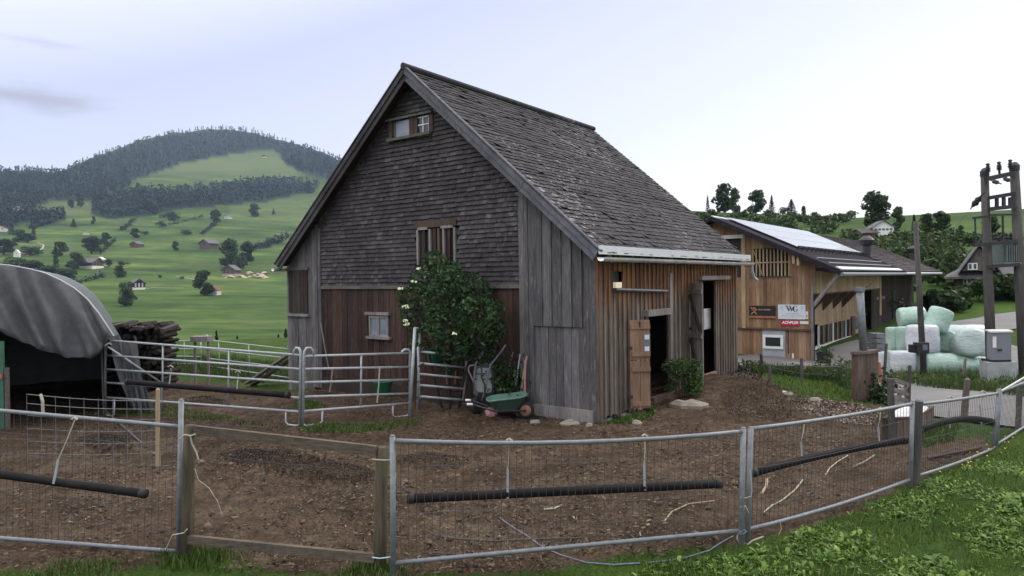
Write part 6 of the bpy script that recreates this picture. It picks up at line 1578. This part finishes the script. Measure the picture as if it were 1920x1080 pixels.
for s in (-1, 1):
    w = Vector((-dd.y, dd.x, 0))*.2*s; hnd = D(884, 756, Yb); c0_ = Vector(((a.x+b.x)/2, Yb+.1, zb_))
    mb = MB(); mb.tube([wc+w*.35, c0_+dd*.25+w*.8-Z*.02, c0_-dd*.28+w-Z*.0, Vector((hnd.x, Yb+.1, hnd.z))+w*1.15], .018, 8); mb.build('handle_tube', M['iron'], wb, True)
    mb = MB(); gq = Vector((hnd.x, Yb+.1, hnd.z))+w*1.15; mb.tube([gq, gq-dd*.11+Z*.005], .024, 8); mb.build('grip', M['white'], wb, True)
    lx = D(944, 788, Yb-.1); l0 = c0_-dd*.22+w; mb = MB(); mb.tube([l0, l0-dd*.02-Z*.12, Vector((l0.x+.06, l0.y, tz(l0.x, l0.y)+.01)), Vector((l0.x+.13, l0.y, tz(l0.x, l0.y)+.01))], .016, 8); mb.build('leg', M['iron'], wb, True)
# grey barrow stood on end against the wall
Yg = PH(905, 700, C0-sv*.55, sv).y; p = D(905, 757, Yg); p.z = tz(p.x, p.y); wg = thing('wheelbarrow', 'grey steel wheelbarrow stood upright against the barn wall with handles in the air', 'wheelbarrow', p)
def W3(px, py, dy=0.): return D(px, py, Yg+dy)
def ringp(pts, dy): return [W3(x, y, dy) for x, y in pts]
o_ = ringp([(889,684),(896,681),(922,680),(930,690),(932,742),(928,748),(893,745),(888,738)], .3)
i_ = ringp([(895,692),(899,690),(916,690),(921,697),(922,732),(918,737),(897,735),(894,730)], -.02)
mb = MB(); mb.add(o_+i_+[v+Vector((0,.02,0)) for v in o_], [(7,6,5,4,3,2,1,0)]+[(k, (k+1) % 8, 8+(k+1) % 8, 8+k) for k in range(8)]+[tuple(range(15,7,-1)) ]); mb.build('tub', M['barrowg'], wg)
for pth in ([(912,645),(905,662),(893,680),(889,700),(889,720),(892,740)], [(948,647),(936,664),(920,684),(913,710),(909,735),(903,752)]):
    mb = MB(); mb.tube([W3(x, y, -.1) for x, y in pth], .017, 8); mb.build('handle_tube', M['galv'], wg, True)
mb = MB(); mb.tube([W3(x, y, -.12) for x, y in [(892,684),(880,686),(878,694),(886,712),(890,722)]], .016, 8); mb.build('leg', M['galv'], wg, True)
mb = MB(); mb.tube([W3(x, y, -.12) for x, y in [(903,690),(903,708),(909,722),(909,738)]], .016, 8); mb.build('leg', M['iron'], wg, True)
mb = MB(); mb.beam(W3(891,701,-.11), W3(911,701,-.11), .02, .03); mb.build('cross_bar', M['iron'], wg)
wc = W3(893, 762, -.1); wc.z = tz(wc.x, wc.y)+.15; mb = MB(); mb.lathe(prt, wc, (.8, -.5, .1), 20); mb.build('wheel', M['rubber'], wg, True)
# oddments
def lump(px, by, w, h, mt_, name, label, cat, Y=None, seed=1, n=14):
    p = gp(px, by); Y = p.y; ww = w/FPX*Y; hh = h/FPX*Y; g = random.Random(seed); c = Vector((p.x, p.y+ww*.2, p.z)); mb = MB()
    mb.lathe([(ww*.42,-.04),(ww*.5,hh*.2),(ww*.46,hh*.55),(ww*.3,hh*.85),(.02,hh)], c, (g.uniform(-.15,.15), g.uniform(-.1,.1), 1), n)
    mb.v = [tuple(Vector(v)+Vector((math.sin(v[2]*31+i)*.04*ww, math.cos(i*1.7)*.05*ww, math.sin(i*2.3)*.04*hh))) for i, v in enumerate(mb.v)]
    return tag(mb.build(name, M[mt_], smooth=True, base=c), label, cat)
lump(922,780,25,17,'pink','feed_sack','crumpled pink sack lying behind the legs of the green wheelbarrow','sack',seed=3)
lump(972,779,11,9,'pale','stone','small pale stone between the legs and the wheel of the green wheelbarrow','stone',seed=4)
def slab(px, by, w, h, mt_, label, seed, name='stone', dpt=.8):
    p = gp(px, by); ww = w/FPX*p.y; g = random.Random(seed); n = 11; th = .65*h/FPX*p.y
    pts = [(math.cos(2*math.pi*k/n)*ww/2*g.uniform(.75,1.1), math.sin(2*math.pi*k/n)*ww*dpt/2*g.uniform(.75,1.1)) for k in range(n)]
    c = Vector((p.x, p.y+ww*dpt*.3, p.z)); mb = MB(); mb.prism([c+Vector((x, y, -.06)) for x, y in pts], (0,0,th+.03)); 
    top = [c+Vector((x*.72+g.uniform(-.02,.02), y*.72, th*1.15+g.uniform(-.3,.3)*th)) for x, y in pts]; m_ = len(mb.v); bs = mb.v[n:2*n]
    mb.f = [f for f in mb.f if f != tuple(range(n, 2*n))]; mb.add(top, [tuple(range(n))]); mb.f += [(n+k, n+(k+1) % n, m_+(k+1) % n, m_+k) for k in range(n)]
    return tag(mb.build(name, M[mt_], base=c), label, 'stone')
slab(1298,766,74,13,'stone','broad flat pale stone slab lying in front of the leafy shrub',5,'stone_slab')
slab(1003,794,20,7,'stone','pale stone left of the barn corner',6)
slab(1068,797,44,8,'stone','flat stone under the hatch threshold at the barn corner',7)
slab(1105,800,16,7,'stone','small stone right of the flat stone at the barn corner',8)
slab(1165,782,46,6,'stone','long low stone along the foot of the side wall',9,dpt=.5)
slab(1196,769,16,8,'stone','stone block under the open pine door',10)
slab(1195,796,24,8,'stone','loose stone in the dirt in front of the side wall',11)
slab(1480,742,22,8,'stone','stone at the left end of the rubble edge beside the verge',12)
slab(1530,752,26,6,'stone','flat stone on the rubble edge left of the pillar',13)
slab(1472,737,10,5,'white','small white stone near the verge',14)
def stick(pts, r_, mt_, name, label, cat, Y):
    P = [D(x, y, Y) for x, y in pts]; mb = MB(); mb.tube(P, r_, 7); return P, tag(mb.build(name, M[mt_], base=P[-1]), label, cat)
Yw = PH(975, 750, C0-sv*.25, sv).y
stick([(988,668),(982,700),(976,742)], .02, 'stake', 'broom', 'pale broom handle leaning on the corner post of the barn', 'broom', PH(985, 700, C0-sv*.16, sv).y)
stick([(985,675),(984,735)], .022, 'pink', 'shovel', 'reddish tool handle beside the pale broom', 'shovel', PH(985, 700, C0-sv*.2, sv).y)
stick([(975,664),(970,705),(966,728)], .014, 'signgrey', 'rake', 'bluish rake handle leaning among the ivy', 'rake', PH(972, 700, C0-sv*.16, sv).y)
stick([(962,660),(955,690)], .013, 'pale', 'hoe', 'short weathered hoe handle above the ivy', 'hoe', PH(960, 680, C0-sv*.1, sv).y)
stick([(857,655),(855,690),(853,720)], .015, 'signorange', 'fork', 'orange-handled fork behind the end of the corral gate panel', 'fork', PH(855, 690, C0-sv*.14, sv).y)
stick([(831,655),(836,690),(838,720)], .015, 'door', 'spade', 'brown spade handle behind the corral gate panel', 'spade', PH(835, 690, C0-sv*.14, sv).y)
stick([(601,605),(616,690)], .02, 'pale', 'pole', 'long pale pole leaning against the left part of the barn', 'pole', PH(606, 650, C0-sv*.2, sv).y)
stick([(712,690),(710,722),(707,755)], .015, 'twine', 'tie_rope', 'pale rope hanging from the corral panel in front of the bin', 'rope', gp(700,785).y-.12)
stick([(624,690),(621,718),(618,735)], .02, 'pale', 'spade', 'grey handle leaning behind the corral panel under the small window', 'spade', gp(620,772).y)
p = PH(815, 668, C0-sv*.2, sv); mb = MB(); mb.lathe([(.1,-.18),(.13,-.17),(.165,.16),(.175,.17),(.16,.18),(.12,-.14)], p, (0,0,1), 18); tag(mb.build('bucket', M['greenbin'], smooth=True, base=p), 'green bucket hanging on the barn wall under the elder bush', 'bucket')
p = gp(720, 742); mb = MB(); mb.lathe([(.2,0),(.22,.01),(.27,.34),(.29,.35),(.26,.36),(.2,.05)], p, (0,0,1), 20); tag(mb.build('feed_tub', M['greenbin'], smooth=True, base=p), 'low green feed tub behind the corral panel', 'tub')
slab(825,753,10,4,'white','small white block on the ground under the corral gate panel',21)
groundrope([(770,742),(840,752),(900,765),(930,772)], .02, 'beam', 'thin grey pole lying on the ground in front of the gate panel', 'pole', 'lying_pole')
# ivy by the tools
c = PH(952, 715, C0-sv*.25, sv); g = np.random.default_rng(8); P = np.array(c)+g.normal(size=(700, 3))*np.array([.2,.13,.24]); P[:, 2] = np.maximum(P[:, 2], .03)
leafy('ivy', P, .085, 'leafivy', 'dark ivy growing on the barn wall behind the green wheelbarrow', 'ivy', (c.x, c.y, .03))
# elder bush on the gable
c = PH(845, 600, C0-sv*.7, sv); eb = thing('elder_bush', 'large elder bush with cream blossoms growing against the gable', 'bush', Vector((c.x, c.y, tz(c.x, c.y))))
g = np.random.default_rng(44); lobes = []
def EL(px, py, off, rpx): p = PH(px, py, C0-sv*off, sv); lobes.append((p.x, p.y, p.z, rpx/FPX*p.y))
for q in ((815,490,.35,24),(840,505,.45,26),(800,525,.5,34),(850,535,.7,40),(775,555,.5,32),(830,565,.9,42),(885,545,.55,40),(785,595,.7,36),(840,605,1.0,46),(895,590,.8,42),(922,580,.5,26),(800,635,.8,34),(850,645,.9,38),(900,630,.7,34),(765,575,.4,18),(870,655,.7,26),(925,618,.55,30),(905,662,.5,28),(840,680,.5,22)): EL(*q)
P, N = crown_points(g, lobes, 5200, .6); k = (P-np.array(C0)) @ np.array(sv) < -.1; P, N = P[k], N[k]
V, Fq = leafcards(P, .105, g, aspect=.62, N=N*.6); npmesh('foliage', V, Fq, M['leafelder'], eb)
for k in range(3):
    a = PH(830+k*14, 742, C0-sv*.45, sv); a.z = tz(a.x, a.y); b = PH(800+k*45, 640, C0-sv*.7, sv); e_ = PH(785+k*55, 560, C0-sv*.6, sv); mb = MB(); mb.tube([a-Z*.1, a.lerp(b, .5)+gv*.04, b, e_], [.03, .024, .018, .008], 7); mb.build('stem', M['darkwood'], eb)
for px, py, s in ((775,527,1.0),(751,540,.8),(762,573,1.2),(760,600,.8),(762,606,1.0),(785,503,.6),(852,624,.9)):
    q = PH(px, py, C0-sv*1.28, sv); mb = MB()
    for i in range(16):
        r_ = .055*s*math.sqrt(g.random()); a = g.random()*6.28; mb.lathe([(.004,-.01),(.017,0),(.004,.012)], q+Vector((math.cos(a)*r_*1.3, math.sin(a)*r_*.5, r_*.5*math.sin(a)-r_*.3)), (g.normal()*.4,-.6,1), 6)
    mb.build('blossom', M['blossom'], eb)
# leafy shrub by the doors
c = gp(1286, 746); sh = thing('leafy_shrub', 'leafy green shrub between the two doors of the barn side', 'shrub', c)
g = np.random.default_rng(6); lobes = []
for _ in range(16):
    x = g.uniform(-.32, .32); z = g.uniform(.15, .85)*(1-.7*abs(x)); lobes.append((c.x+x, c.y+g.uniform(-.2,.2)+.1, c.z+z, g.uniform(.12,.2)))
P, N = crown_points(g, lobes, 1500, .4); V, Fq = leafcards(P, .085, g, aspect=.55, N=N*.5, up=.3); npmesh('foliage', V, Fq, M['leafshrub'], sh)
for k in range(7):
    mb = MB(); x = (k-3)*.08; mb.tube([c+Vector((x*.5,.1,-.05)), c+Vector((x,.1,.4)), c+Vector((x*1.6,.12,.85))], .008, 5); mb.build('stem', M['trunk'], sh)
for px, by, ty, w, lb in ((1218,774,756,26,'low green weeds under the lower door leaf'),(1157,790,776,18,'small green weed at the foot of the barn corner'),(1385,694,676,16,'weeds at the far corner of the old barn')):
    c = gp(px, by); ww = w/FPX*c.y; hh = (by-ty)/FPX*c.y; P = np.array(c)+g.normal(size=(140, 3))*np.array([ww*.2, ww*.2, hh*.2])+np.array([0,0,hh*.4]); leafy('weed_clump', P, .06, 'leafshrub', lb, 'weeds', tuple(c), 3)

# ------------------------------------------------------------------ trough by the right fence, small gate
FL, FR, BR = gp(1653, 826), gp(1722, 824), gp(1752, 797)
ex = (FR-FL); ex.z = 0; ey = (BR-FR); ey.z = 0; z0 = min(FL.z, BR.z)-.08; hh = D(1652, 787, FL.y).z-z0
tr = thing('bath_trough', 'white bathtub trough boxed in brown planks behind the dark wooden post', 'trough', FL.lerp(BR, .5))
O_ = Vector((FL.x, FL.y, z0)); dx = ex.normalized(); dy = ey.normalized(); lx, ly = ex.length, ey.length
def planks(o, d, L, nrm, th):
    n = max(2, round(L/.13)); w = L/n; mb = MB()
    for i in range(n): mb.frame(o+d*(i*w+.004)-Z*0, d*(w-.008), nrm*th, Z*(hh-.01+rb.uniform(-.01,.01)))
    return mb
for nm, o, d, L, n_ in (('front_boards', O_, dx, lx, dy), ('back_boards', O_+ey, dx, lx, -dy), ('side_boards', O_+dy*.035, dy, ly-.07, dx), ('side_boards', O_+ex+dy*.035, dy, ly-.07, -dx)): planks(o, d, L, n_, .03).build(nm, M['brown'], tr)
for o, d, L in ((O_-dy*.02, dx, lx), (O_+ey-dy*.04, dx, lx)):
    mb = MB(); mb.frame(o+Z*(hh+.002), d*L, dy*.06, Z*.03); mb.build('rim_board', M['brown'], tr)
for o in (O_, O_+ex-dx*.06):
    mb = MB(); mb.frame(o+dy*.045+Z*(hh+.002), dy*(ly-.09), dx*.06, Z*.03); mb.build('rim_board', M['brown'], tr)
cx_ = O_+ex*.5+ey*.5; mb = MB(); n = 28; rings_ = []
for s, z in ((1.0, hh-.03), (1.0, hh+.045), (.93, hh+.045), (.86, hh-.04), (.8, hh-.09), (.3, hh-.1)):
    rings_.append([cx_*1+dx*(lx*.44*s*(abs(math.cos(t))**.5)*(1 if math.cos(t) >= 0 else -1))+dy*(ly*.46*s*(abs(math.sin(t))**.6)*(1 if math.sin(t) >= 0 else -1))+Z*(z) for t in [2*math.pi*k/n for k in range(n)]])
vs = [p for r in rings_ for p in r]; mb.add(vs, [(i*n+j, i*n+(j+1) % n, (i+1)*n+(j+1) % n, (i+1)*n+j) for i in range(5) for j in range(n)]+[tuple(5*n+j for j in range(n))]); mb.build('bathtub', M['enamel'], tr, True)
q0 = gp(1666, 826)-Vector((0,.12,0)); q1 = D(1669, 710, q0.y); mb = MB(); mb.tube([q0-Z*.15, q1], [.06, .05], 8); tag(mb.build('gate_post', M['pole'], base=q0), 'dark wooden post in front of the trough carrying the small gate', 'post')
ga, gb_ = Vector((q0.x+.06, q0.y+.05, 0)), gp(1701, 760)
sgt = thing('small_gate', 'small open wooden gate with a diagonal brace beside the trough', 'gate', Vector((ga.x, ga.y, .3)))
ya, yb = ga.y, gb_.y
def gpnt(px, py): f = (px-1672)/30; return D(px, py, ya+(yb-ya)*f)
for (p0, p1) in (((1676,712),(1703,721)), ((1674,730),(1702,740)), ((1673,744),(1701,752)), ((1674,757),(1702,722)), ((1700,721),(1698,754))):
    mb = MB(); mb.beam(gpnt(*p0), gpnt(*p1), .04, .07); mb.build('bar', M['beam'], sgt)

# ------------------------------------------------------------------ grass, weeds and litter: nobody could count these
def scatter(P, n, rng):
    xs = [p[0] for p in P]; ys = [p[1] for p in P]; out = np.zeros((0, 2))
    while len(out) < n:
        q = np.stack([rng.uniform(min(xs), max(xs), n*2), rng.uniform(min(ys), max(ys), n*2)], 1); out = np.concatenate([out, q[inpoly(P, q[:, 0], q[:, 1])]])
    return out[:n]
def vnoise(x, y, s, seed=0): return np.sin(x*s+seed)*np.sin(y*s*1.1+seed*2)+.6*np.sin(x*s*2.3+y*s*1.3+seed*3)+.4*np.sin(y*s*3.7-x*s*2.9+seed)
def blades(q, h, w, rng, lean=.5):
    n = len(q); z = terrain(q[:, 0], q[:, 1]); a = rng.random(n)*6.28; hh = h*rng.uniform(.5, 1.3, n); ln = hh*lean*rng.random(n)
    c, s = np.cos(a), np.sin(a); u = np.stack([-s, c, np.zeros(n)], 1)*(w*rng.uniform(.6, 1.4, n))[:, None]; b = np.stack([q[:, 0], q[:, 1], z-.01], 1)
    m_ = b+np.stack([c*ln*.35, s*ln*.35, hh*.6], 1); t_ = b+np.stack([c*ln, s*ln, hh], 1)
    V = np.stack([b-u, b+u, m_+u*.75, t_+u*.1, t_-u*.1, m_-u*.75], 1).reshape(-1, 3); i = np.arange(n)[:, None]*6
    return V, np.concatenate([i+np.array([[0,1,2,5]]), i+np.array([[5,2,3,4]])])
def docks(q, s, rng):
    n = len(q); k = 6; q = np.repeat(q, k, 0); m_ = len(q); z = terrain(q[:, 0], q[:, 1]); a = rng.random(m_)*6.28; L = s*rng.uniform(.5, 1.2, m_); el = rng.uniform(.15, 1.1, m_)
    d = np.stack([np.cos(a)*np.cos(el), np.sin(a)*np.cos(el), np.sin(el)], 1); w = np.stack([-np.sin(a), np.cos(a), np.zeros(m_)], 1)*(L*rng.uniform(.1,.22,m_))[:, None]; b = np.stack([q[:, 0], q[:, 1], z], 1)
    dr = np.array([0, 0, -1.])*(L*.28)[:, None]
    V = np.stack([b, b+d*(L*.45)[:, None]+w, b+d*(L*.45)[:, None]-w, b+d*(L*.8)[:, None]+w*.7+dr*.4, b+d*(L*.8)[:, None]-w*.7+dr*.4, b+d*L[:, None]+dr], 1).reshape(-1, 3)
    i = np.arange(m_)[:, None]*6; return V, np.concatenate([i+np.array([[0,1,2,2]])[:, :4], i+np.array([[2,1,3,4]]), i+np.array([[4,3,5,5]])])
def tri_ok(F): return F
rng = np.random.default_rng(100)
BANK = gpoly([(1040,1130),(1210,1066),(1400,1034),(1570,972),(1715,912),(1868,846),(1925,812),(2300,740),(2500,1130)])
q = scatter(BANK, 52000, rng); q = q[(vnoise(q[:, 0], q[:, 1], 1.3) > -.55) | (rng.random(len(q)) < .1)]; q = q[rng.random(len(q)) < np.clip(1.3-np.hypot(q[:, 0], q[:, 1])/16, .25, 1)]
V, Fq = blades(q, .06*(1+.9*(rng.random(len(q)) > .96)), .004, rng, .8); stuff(npmesh('grass', V, Fq, M['grassblade']), 'green grass on the bank outside the fence', 'grass')
def dockmesh(name, q, s, label, mt_='dock'):
    n = len(q)*6; V, F_ = docks(q, s, rng); me_v = V.reshape(-1, 6, 3)
    # each leaf: base tri, mid quad, tip tri - kept as quads with a split tip
    i = np.arange(len(me_v))[:, None]*6; T3 = np.concatenate([i+np.array([[0,1,2]]), i+np.array([[2,1,3]]), i+np.array([[2,3,4]]), i+np.array([[4,3,5]])])
    return stuff(npmesh(name, V, T3, M[mt_], smooth=True), label, 'weeds')
q = scatter(BANK, 15000, rng); q = q[(vnoise(q[:, 0]+3, q[:, 1], 1.7, 2)+rng.normal(size=len(q))*.5 > .0)]; q = q[np.hypot(q[:, 0], q[:, 1]) < 12]
dockmesh('broad_weeds', q, .07*(1+.7*(np.repeat(rng.random(len(q)), 6) > .9)), 'broad-leaved weeds spreading through the grass on the bank')
EDGE = gpoly([(-300,1120),(-300,1062),(40,1050),(340,1058),(560,1072),(720,1072),(900,1075),(1200,1058),(1390,1030),(1100,1130)])
q = scatter(EDGE, 14000, rng); q = q[vnoise(q[:, 0], q[:, 1], 2.1, 1)+rng.normal(size=len(q))*.25 > .55]; V, Fq = blades(q, .065, .0045, rng, .9); stuff(npmesh('grass_tufts', V, Fq, M['grassblade']), 'patchy grass tufts along the foot of the fence', 'grass')
pq = gp(352, 1050); q = rng.normal(size=(700, 2))*np.array([.2,.1])+np.array([pq.x+.1, pq.y]); pq = gp(700, 1072); q = np.concatenate([q, rng.normal(size=(400, 2))*np.array([.14,.06])+np.array([pq.x, pq.y])]); V, Fq = blades(q, .1, .005, rng, .6); stuff(npmesh('post_grass', V, Fq, M['grassblade']), 'tufts of grass round the feet of the gate posts', 'grass')
PATCH = [gpoly(P) for P in ([(560,812),(600,795),(700,796),(800,786),(770,800),(660,812)], [(230,772),(300,760),(380,770),(520,800),(420,790),(300,785)], [(1725,800),(1800,795),(1790,825),(1730,840)], [(1130,796),(1180,780),(1230,776),(1200,794)], [(560,752),(610,760),(600,772),(550,768)])]
VV, FF, o = [], [], 0
for P in PATCH:
    q = scatter(P, 1500, rng); V, Fq = blades(q, .07, .007, rng, .8); VV.append(V); FF.append(Fq+o); o += len(V)
stuff(npmesh('yard_grass', np.concatenate(VV), np.concatenate(FF), M['grassblade']), 'small patches of grass in the muddy yard', 'grass')
# tall weeds: in front of the bales, along the row of posts
WEED = gpoly([(1655,722),(1700,712),(1860,708),(1925,722),(1925,748),(1850,738),(1700,722)])
q = scatter(WEED, 4200, rng); V, Fq = blades(q, .24, .009, rng, .7); V2, F2_ = blades(scatter(WEED, 900, rng), .42, .007, rng, .5)
stuff(npmesh('tall_weeds', np.concatenate([V, V2]), np.concatenate([Fq, F2_+len(V)]), M['leafweed']), 'tall weeds growing in front of the bales', 'weeds')
q = scatter(WEED, 900, rng); z = terrain(q[:, 0], q[:, 1]); P = np.stack([q[:, 0], q[:, 1], z+rng.random(len(q))*.3], 1); V, Fq = leafcards(P, .1, rng); stuff(npmesh('leafy_weeds', V, Fq, M['leafweed']), 'leafy weeds among the tall grass in front of the bales', 'weeds')
WEED2 = gpoly([(1390,690),(1420,694),(1500,700),(1600,706),(1600,736),(1560,716),(1480,712),(1420,706)])
q = scatter(WEED2, 3400, rng); V, Fq = blades(q, .28, .008, rng, .6); q = scatter(WEED2, 1600, rng); z = terrain(q[:, 0], q[:, 1]); P = np.stack([q[:, 0], q[:, 1], z+rng.random(len(q))*.32*(1+.6*vnoise(q[:, 0], q[:, 1], 1.1))], 1); V2, F2_ = leafcards(P, .085, rng)
stuff(npmesh('verge_weeds', np.concatenate([V, V2]), np.concatenate([Fq, F2_+len(V)]), M['leafweed']), 'weeds along the row of small posts in front of the larch building', 'weeds')
q = scatter(VERGE, 9000, rng); V, Fq = blades(q, .09, .006, rng, .7); stuff(npmesh('verge_grass', V, Fq, M['grassblade']), 'strip of short grass between the muddy yard and the weeds', 'grass')
FAR = gpoly([(300,700),(560,715),(560,690),(440,672),(320,676),(210,690)]); q = scatter(FAR, 6000, rng); V, Fq = blades(q, .22, .012, rng, .5); stuff(npmesh('far_grass', V, Fq, M['leafweed']), 'long grass behind the corral', 'grass')
# dung, straw and clods on the dirt
q = scatter(PADDOCK, 120000, rng); d_ = np.hypot(q[:, 0], q[:, 1]); q = q[(rng.random(len(q)) < np.clip(9/d_, 0, 1)**1.2) & (vnoise(q[:, 0], q[:, 1], .9, 5)+rng.normal(size=len(q))*.6 > -.2)]
z = terrain(q[:, 0], q[:, 1]); P = np.stack([q[:, 0], q[:, 1], z+.012], 1); n = len(P)
a = rng.random(n)*6.28; L = rng.uniform(.008, .034, n); w = rng.uniform(.002, .008, n); d = np.stack([np.cos(a), np.sin(a), rng.normal(size=n)*.2], 1)*L[:, None]; u = np.stack([-np.sin(a), np.cos(a), rng.normal(size=n)*.5], 1)*w[:, None]
V = np.stack([P-d-u, P+d-u, P+d+u, P-d+u], 1).reshape(-1, 3); stuff(npmesh('straw_litter', V, np.arange(4*n).reshape(n, 4), M['straw']), 'bits of straw and wood chips littering the dirt', 'straw')
q = scatter(PADDOCK, 26000, rng); d_ = np.hypot(q[:, 0], q[:, 1]); q = q[(rng.random(len(q)) < np.clip(8/d_, 0, 1)**1.5) & (vnoise(q[:, 0], q[:, 1], 1.6, 7)+rng.normal(size=len(q))*.5 > .1)]
n = len(q); z = terrain(q[:, 0], q[:, 1]); sz = rng.uniform(.008, .03, n)*(1+1.2*(rng.random(n) > .95)); O8 = np.array([[1,0,0],[0,1,0],[-1,0,0],[0,-1,0],[0,0,.7],[0,0,-.7]])
V = (O8[None]*(1+.35*rng.normal(size=(n, 6, 3)))*sz[:, None, None]+np.stack([q[:, 0], q[:, 1], z+.004], 1)[:, None]).reshape(-1, 3)
F_ = (np.array([[0,1,4],[1,2,4],[2,3,4],[3,0,4],[1,0,5],[2,1,5],[3,2,5],[0,3,5]])[None]+6*np.arange(n)[:, None, None]).reshape(-1, 3)
M['clod'] = leaf('earth_clods', [(0, (.05,.033,.022,1)), (.6, (.11,.078,.053,1)), (1, (.17,.125,.088,1))], trans=0, rough=.95)
stuff(npmesh('earth_clods', V, F_, M['clod']), 'loose clods of earth churned up across the yard', 'earth')
def heap(px, n, label, s, name='manure_heap', hmax=.12):
    P_ = gpoly(px); q = scatter(P_, n, rng); ed_ = edged(P_, q[:, 0], q[:, 1]); z = terrain(q[:, 0], q[:, 1])+np.minimum(ed_*.35, hmax)*rng.random(n)
    V, Fq = leafcards(np.stack([q[:, 0], q[:, 1], z], 1), s, rng, aspect=.45); return stuff(npmesh(name, V, Fq, M['manure']), label, 'manure')
M['manure'] = leaf('dark_manure', [(0, (.012,.009,.008,1)), (.6, (.035,.025,.02,1)), (.93, (.08,.06,.045,1)), (1, (.17,.14,.11,1))], trans=0)
heap([(405,852),(480,842),(600,858),(700,880),(730,905),(640,908),(520,892),(430,872)], 9000, 'dark strip of manure and straw lying behind the wooden gate', .032)
heap([(150,822),(190,812),(240,818),(250,838),(200,846),(155,840)], 1500, 'dark patch of manure behind the sheep netting', .045)
heap([(340,748),(400,742),(430,752),(400,762),(350,760)], 700, 'dark patch of manure inside the long corral panel', .05)
heap([(730,858),(800,848),(900,858),(860,880),(760,878)], 1200, 'thin scatter of dark manure behind the middle fence', .04)
heap([(1345,700),(1400,690),(1440,706),(1430,716),(1370,712)], 1800, 'dark branches and manure at the far end of the barn side', .07, hmax=.25)
MOUND = gpoly([(1350,740),(1420,718),(1480,728),(1520,752),(1470,790),(1370,780)]); q = scatter(MOUND, 2600, rng); z = terrain(q[:, 0], q[:, 1])+.02; V, Fq = leafcards(np.stack([q[:, 0], q[:, 1], z], 1), .055, rng, aspect=.35); stuff(npmesh('mound_debris', V, Fq, M['straw']), 'twigs and debris covering the earth mound beside the barn', 'debris')
GRV = gpoly([(1470,745),(1530,748),(1610,756),(1650,775),(1640,800),(1560,790),(1500,772)]); q = scatter(GRV, 900, rng); z = terrain(q[:, 0], q[:, 1])+.01; V, Fq = leafcards(np.stack([q[:, 0], q[:, 1], z], 1), .05, rng, aspect=.9, up=2.); stuff(npmesh('rubble_gravel', V, Fq, M['stone']), 'scatter of pale gravel in front of the pillar', 'gravel')
q = scatter(gpoly([(1745,905),(1800,868),(1905,815),(1905,850),(1800,905)]), 60, rng); z = terrain(q[:, 0], q[:, 1])+.09; M['buttercup'] = plain('yellow_petals', (.6,.5,.04,1), .6, 0, .1, 9, 0); V, Fq = leafcards(np.stack([q[:, 0], q[:, 1], z], 1), .03, rng, aspect=.9, up=2.); stuff(npmesh('buttercups', V, Fq, M['buttercup']), 'yellow buttercups dotted in the grass by the right fence', 'flowers')

p = D(1652, 656, 25.5); p.z = tz(p.x, p.y); ct = thing('grey_crate', 'grey slatted crate standing between the larch building and the bales', 'crate', p)
q = D(1662, 624, 25.5); w = 2*(q.x-p.x); hh = q.z-p.z
for k in range(5):
    mb = MB(); mb.frame((p.x-w/2, p.y, p.z+hh*(.1+.18*k)), (w, 0, 0), (0, .6, 0), (0, 0, hh*.15)); mb.build('slat', M['cabinet'], ct)
for sx in (-.5, .42):
    mb = MB(); mb.frame((p.x+w*sx, p.y-.03, p.z-.1), (w*.08, 0, 0), (0, .028, 0), (0, 0, hh+.1)); mb.build('corner_post', M['beam'], ct)

# ------------------------------------------------------------------ the air
mb = MB(); mb.frame((-4200, -3800, -140), (8400, 0, 0), (0, 8200, 0), (0, 0, 1060))
m = bpy.data.materials.new('haze_air'); m.use_nodes = True; t = m.node_tree; t.nodes.remove(t.nodes['Principled BSDF'])
pv = nd(t, 'ShaderNodeVolumePrincipled'); pv.inputs['Color'].default_value = (.55, .72, 1, 1); pv.inputs['Density'].default_value = .00009; t.links.new(pv.outputs[0], t.nodes['Material Output'].inputs['Volume'])
hz = mb.build('haze', m); hz['kind'] = 'stuff'; hz['label'] = 'thin blue haze filling the valley air'; hz['category'] = 'haze'
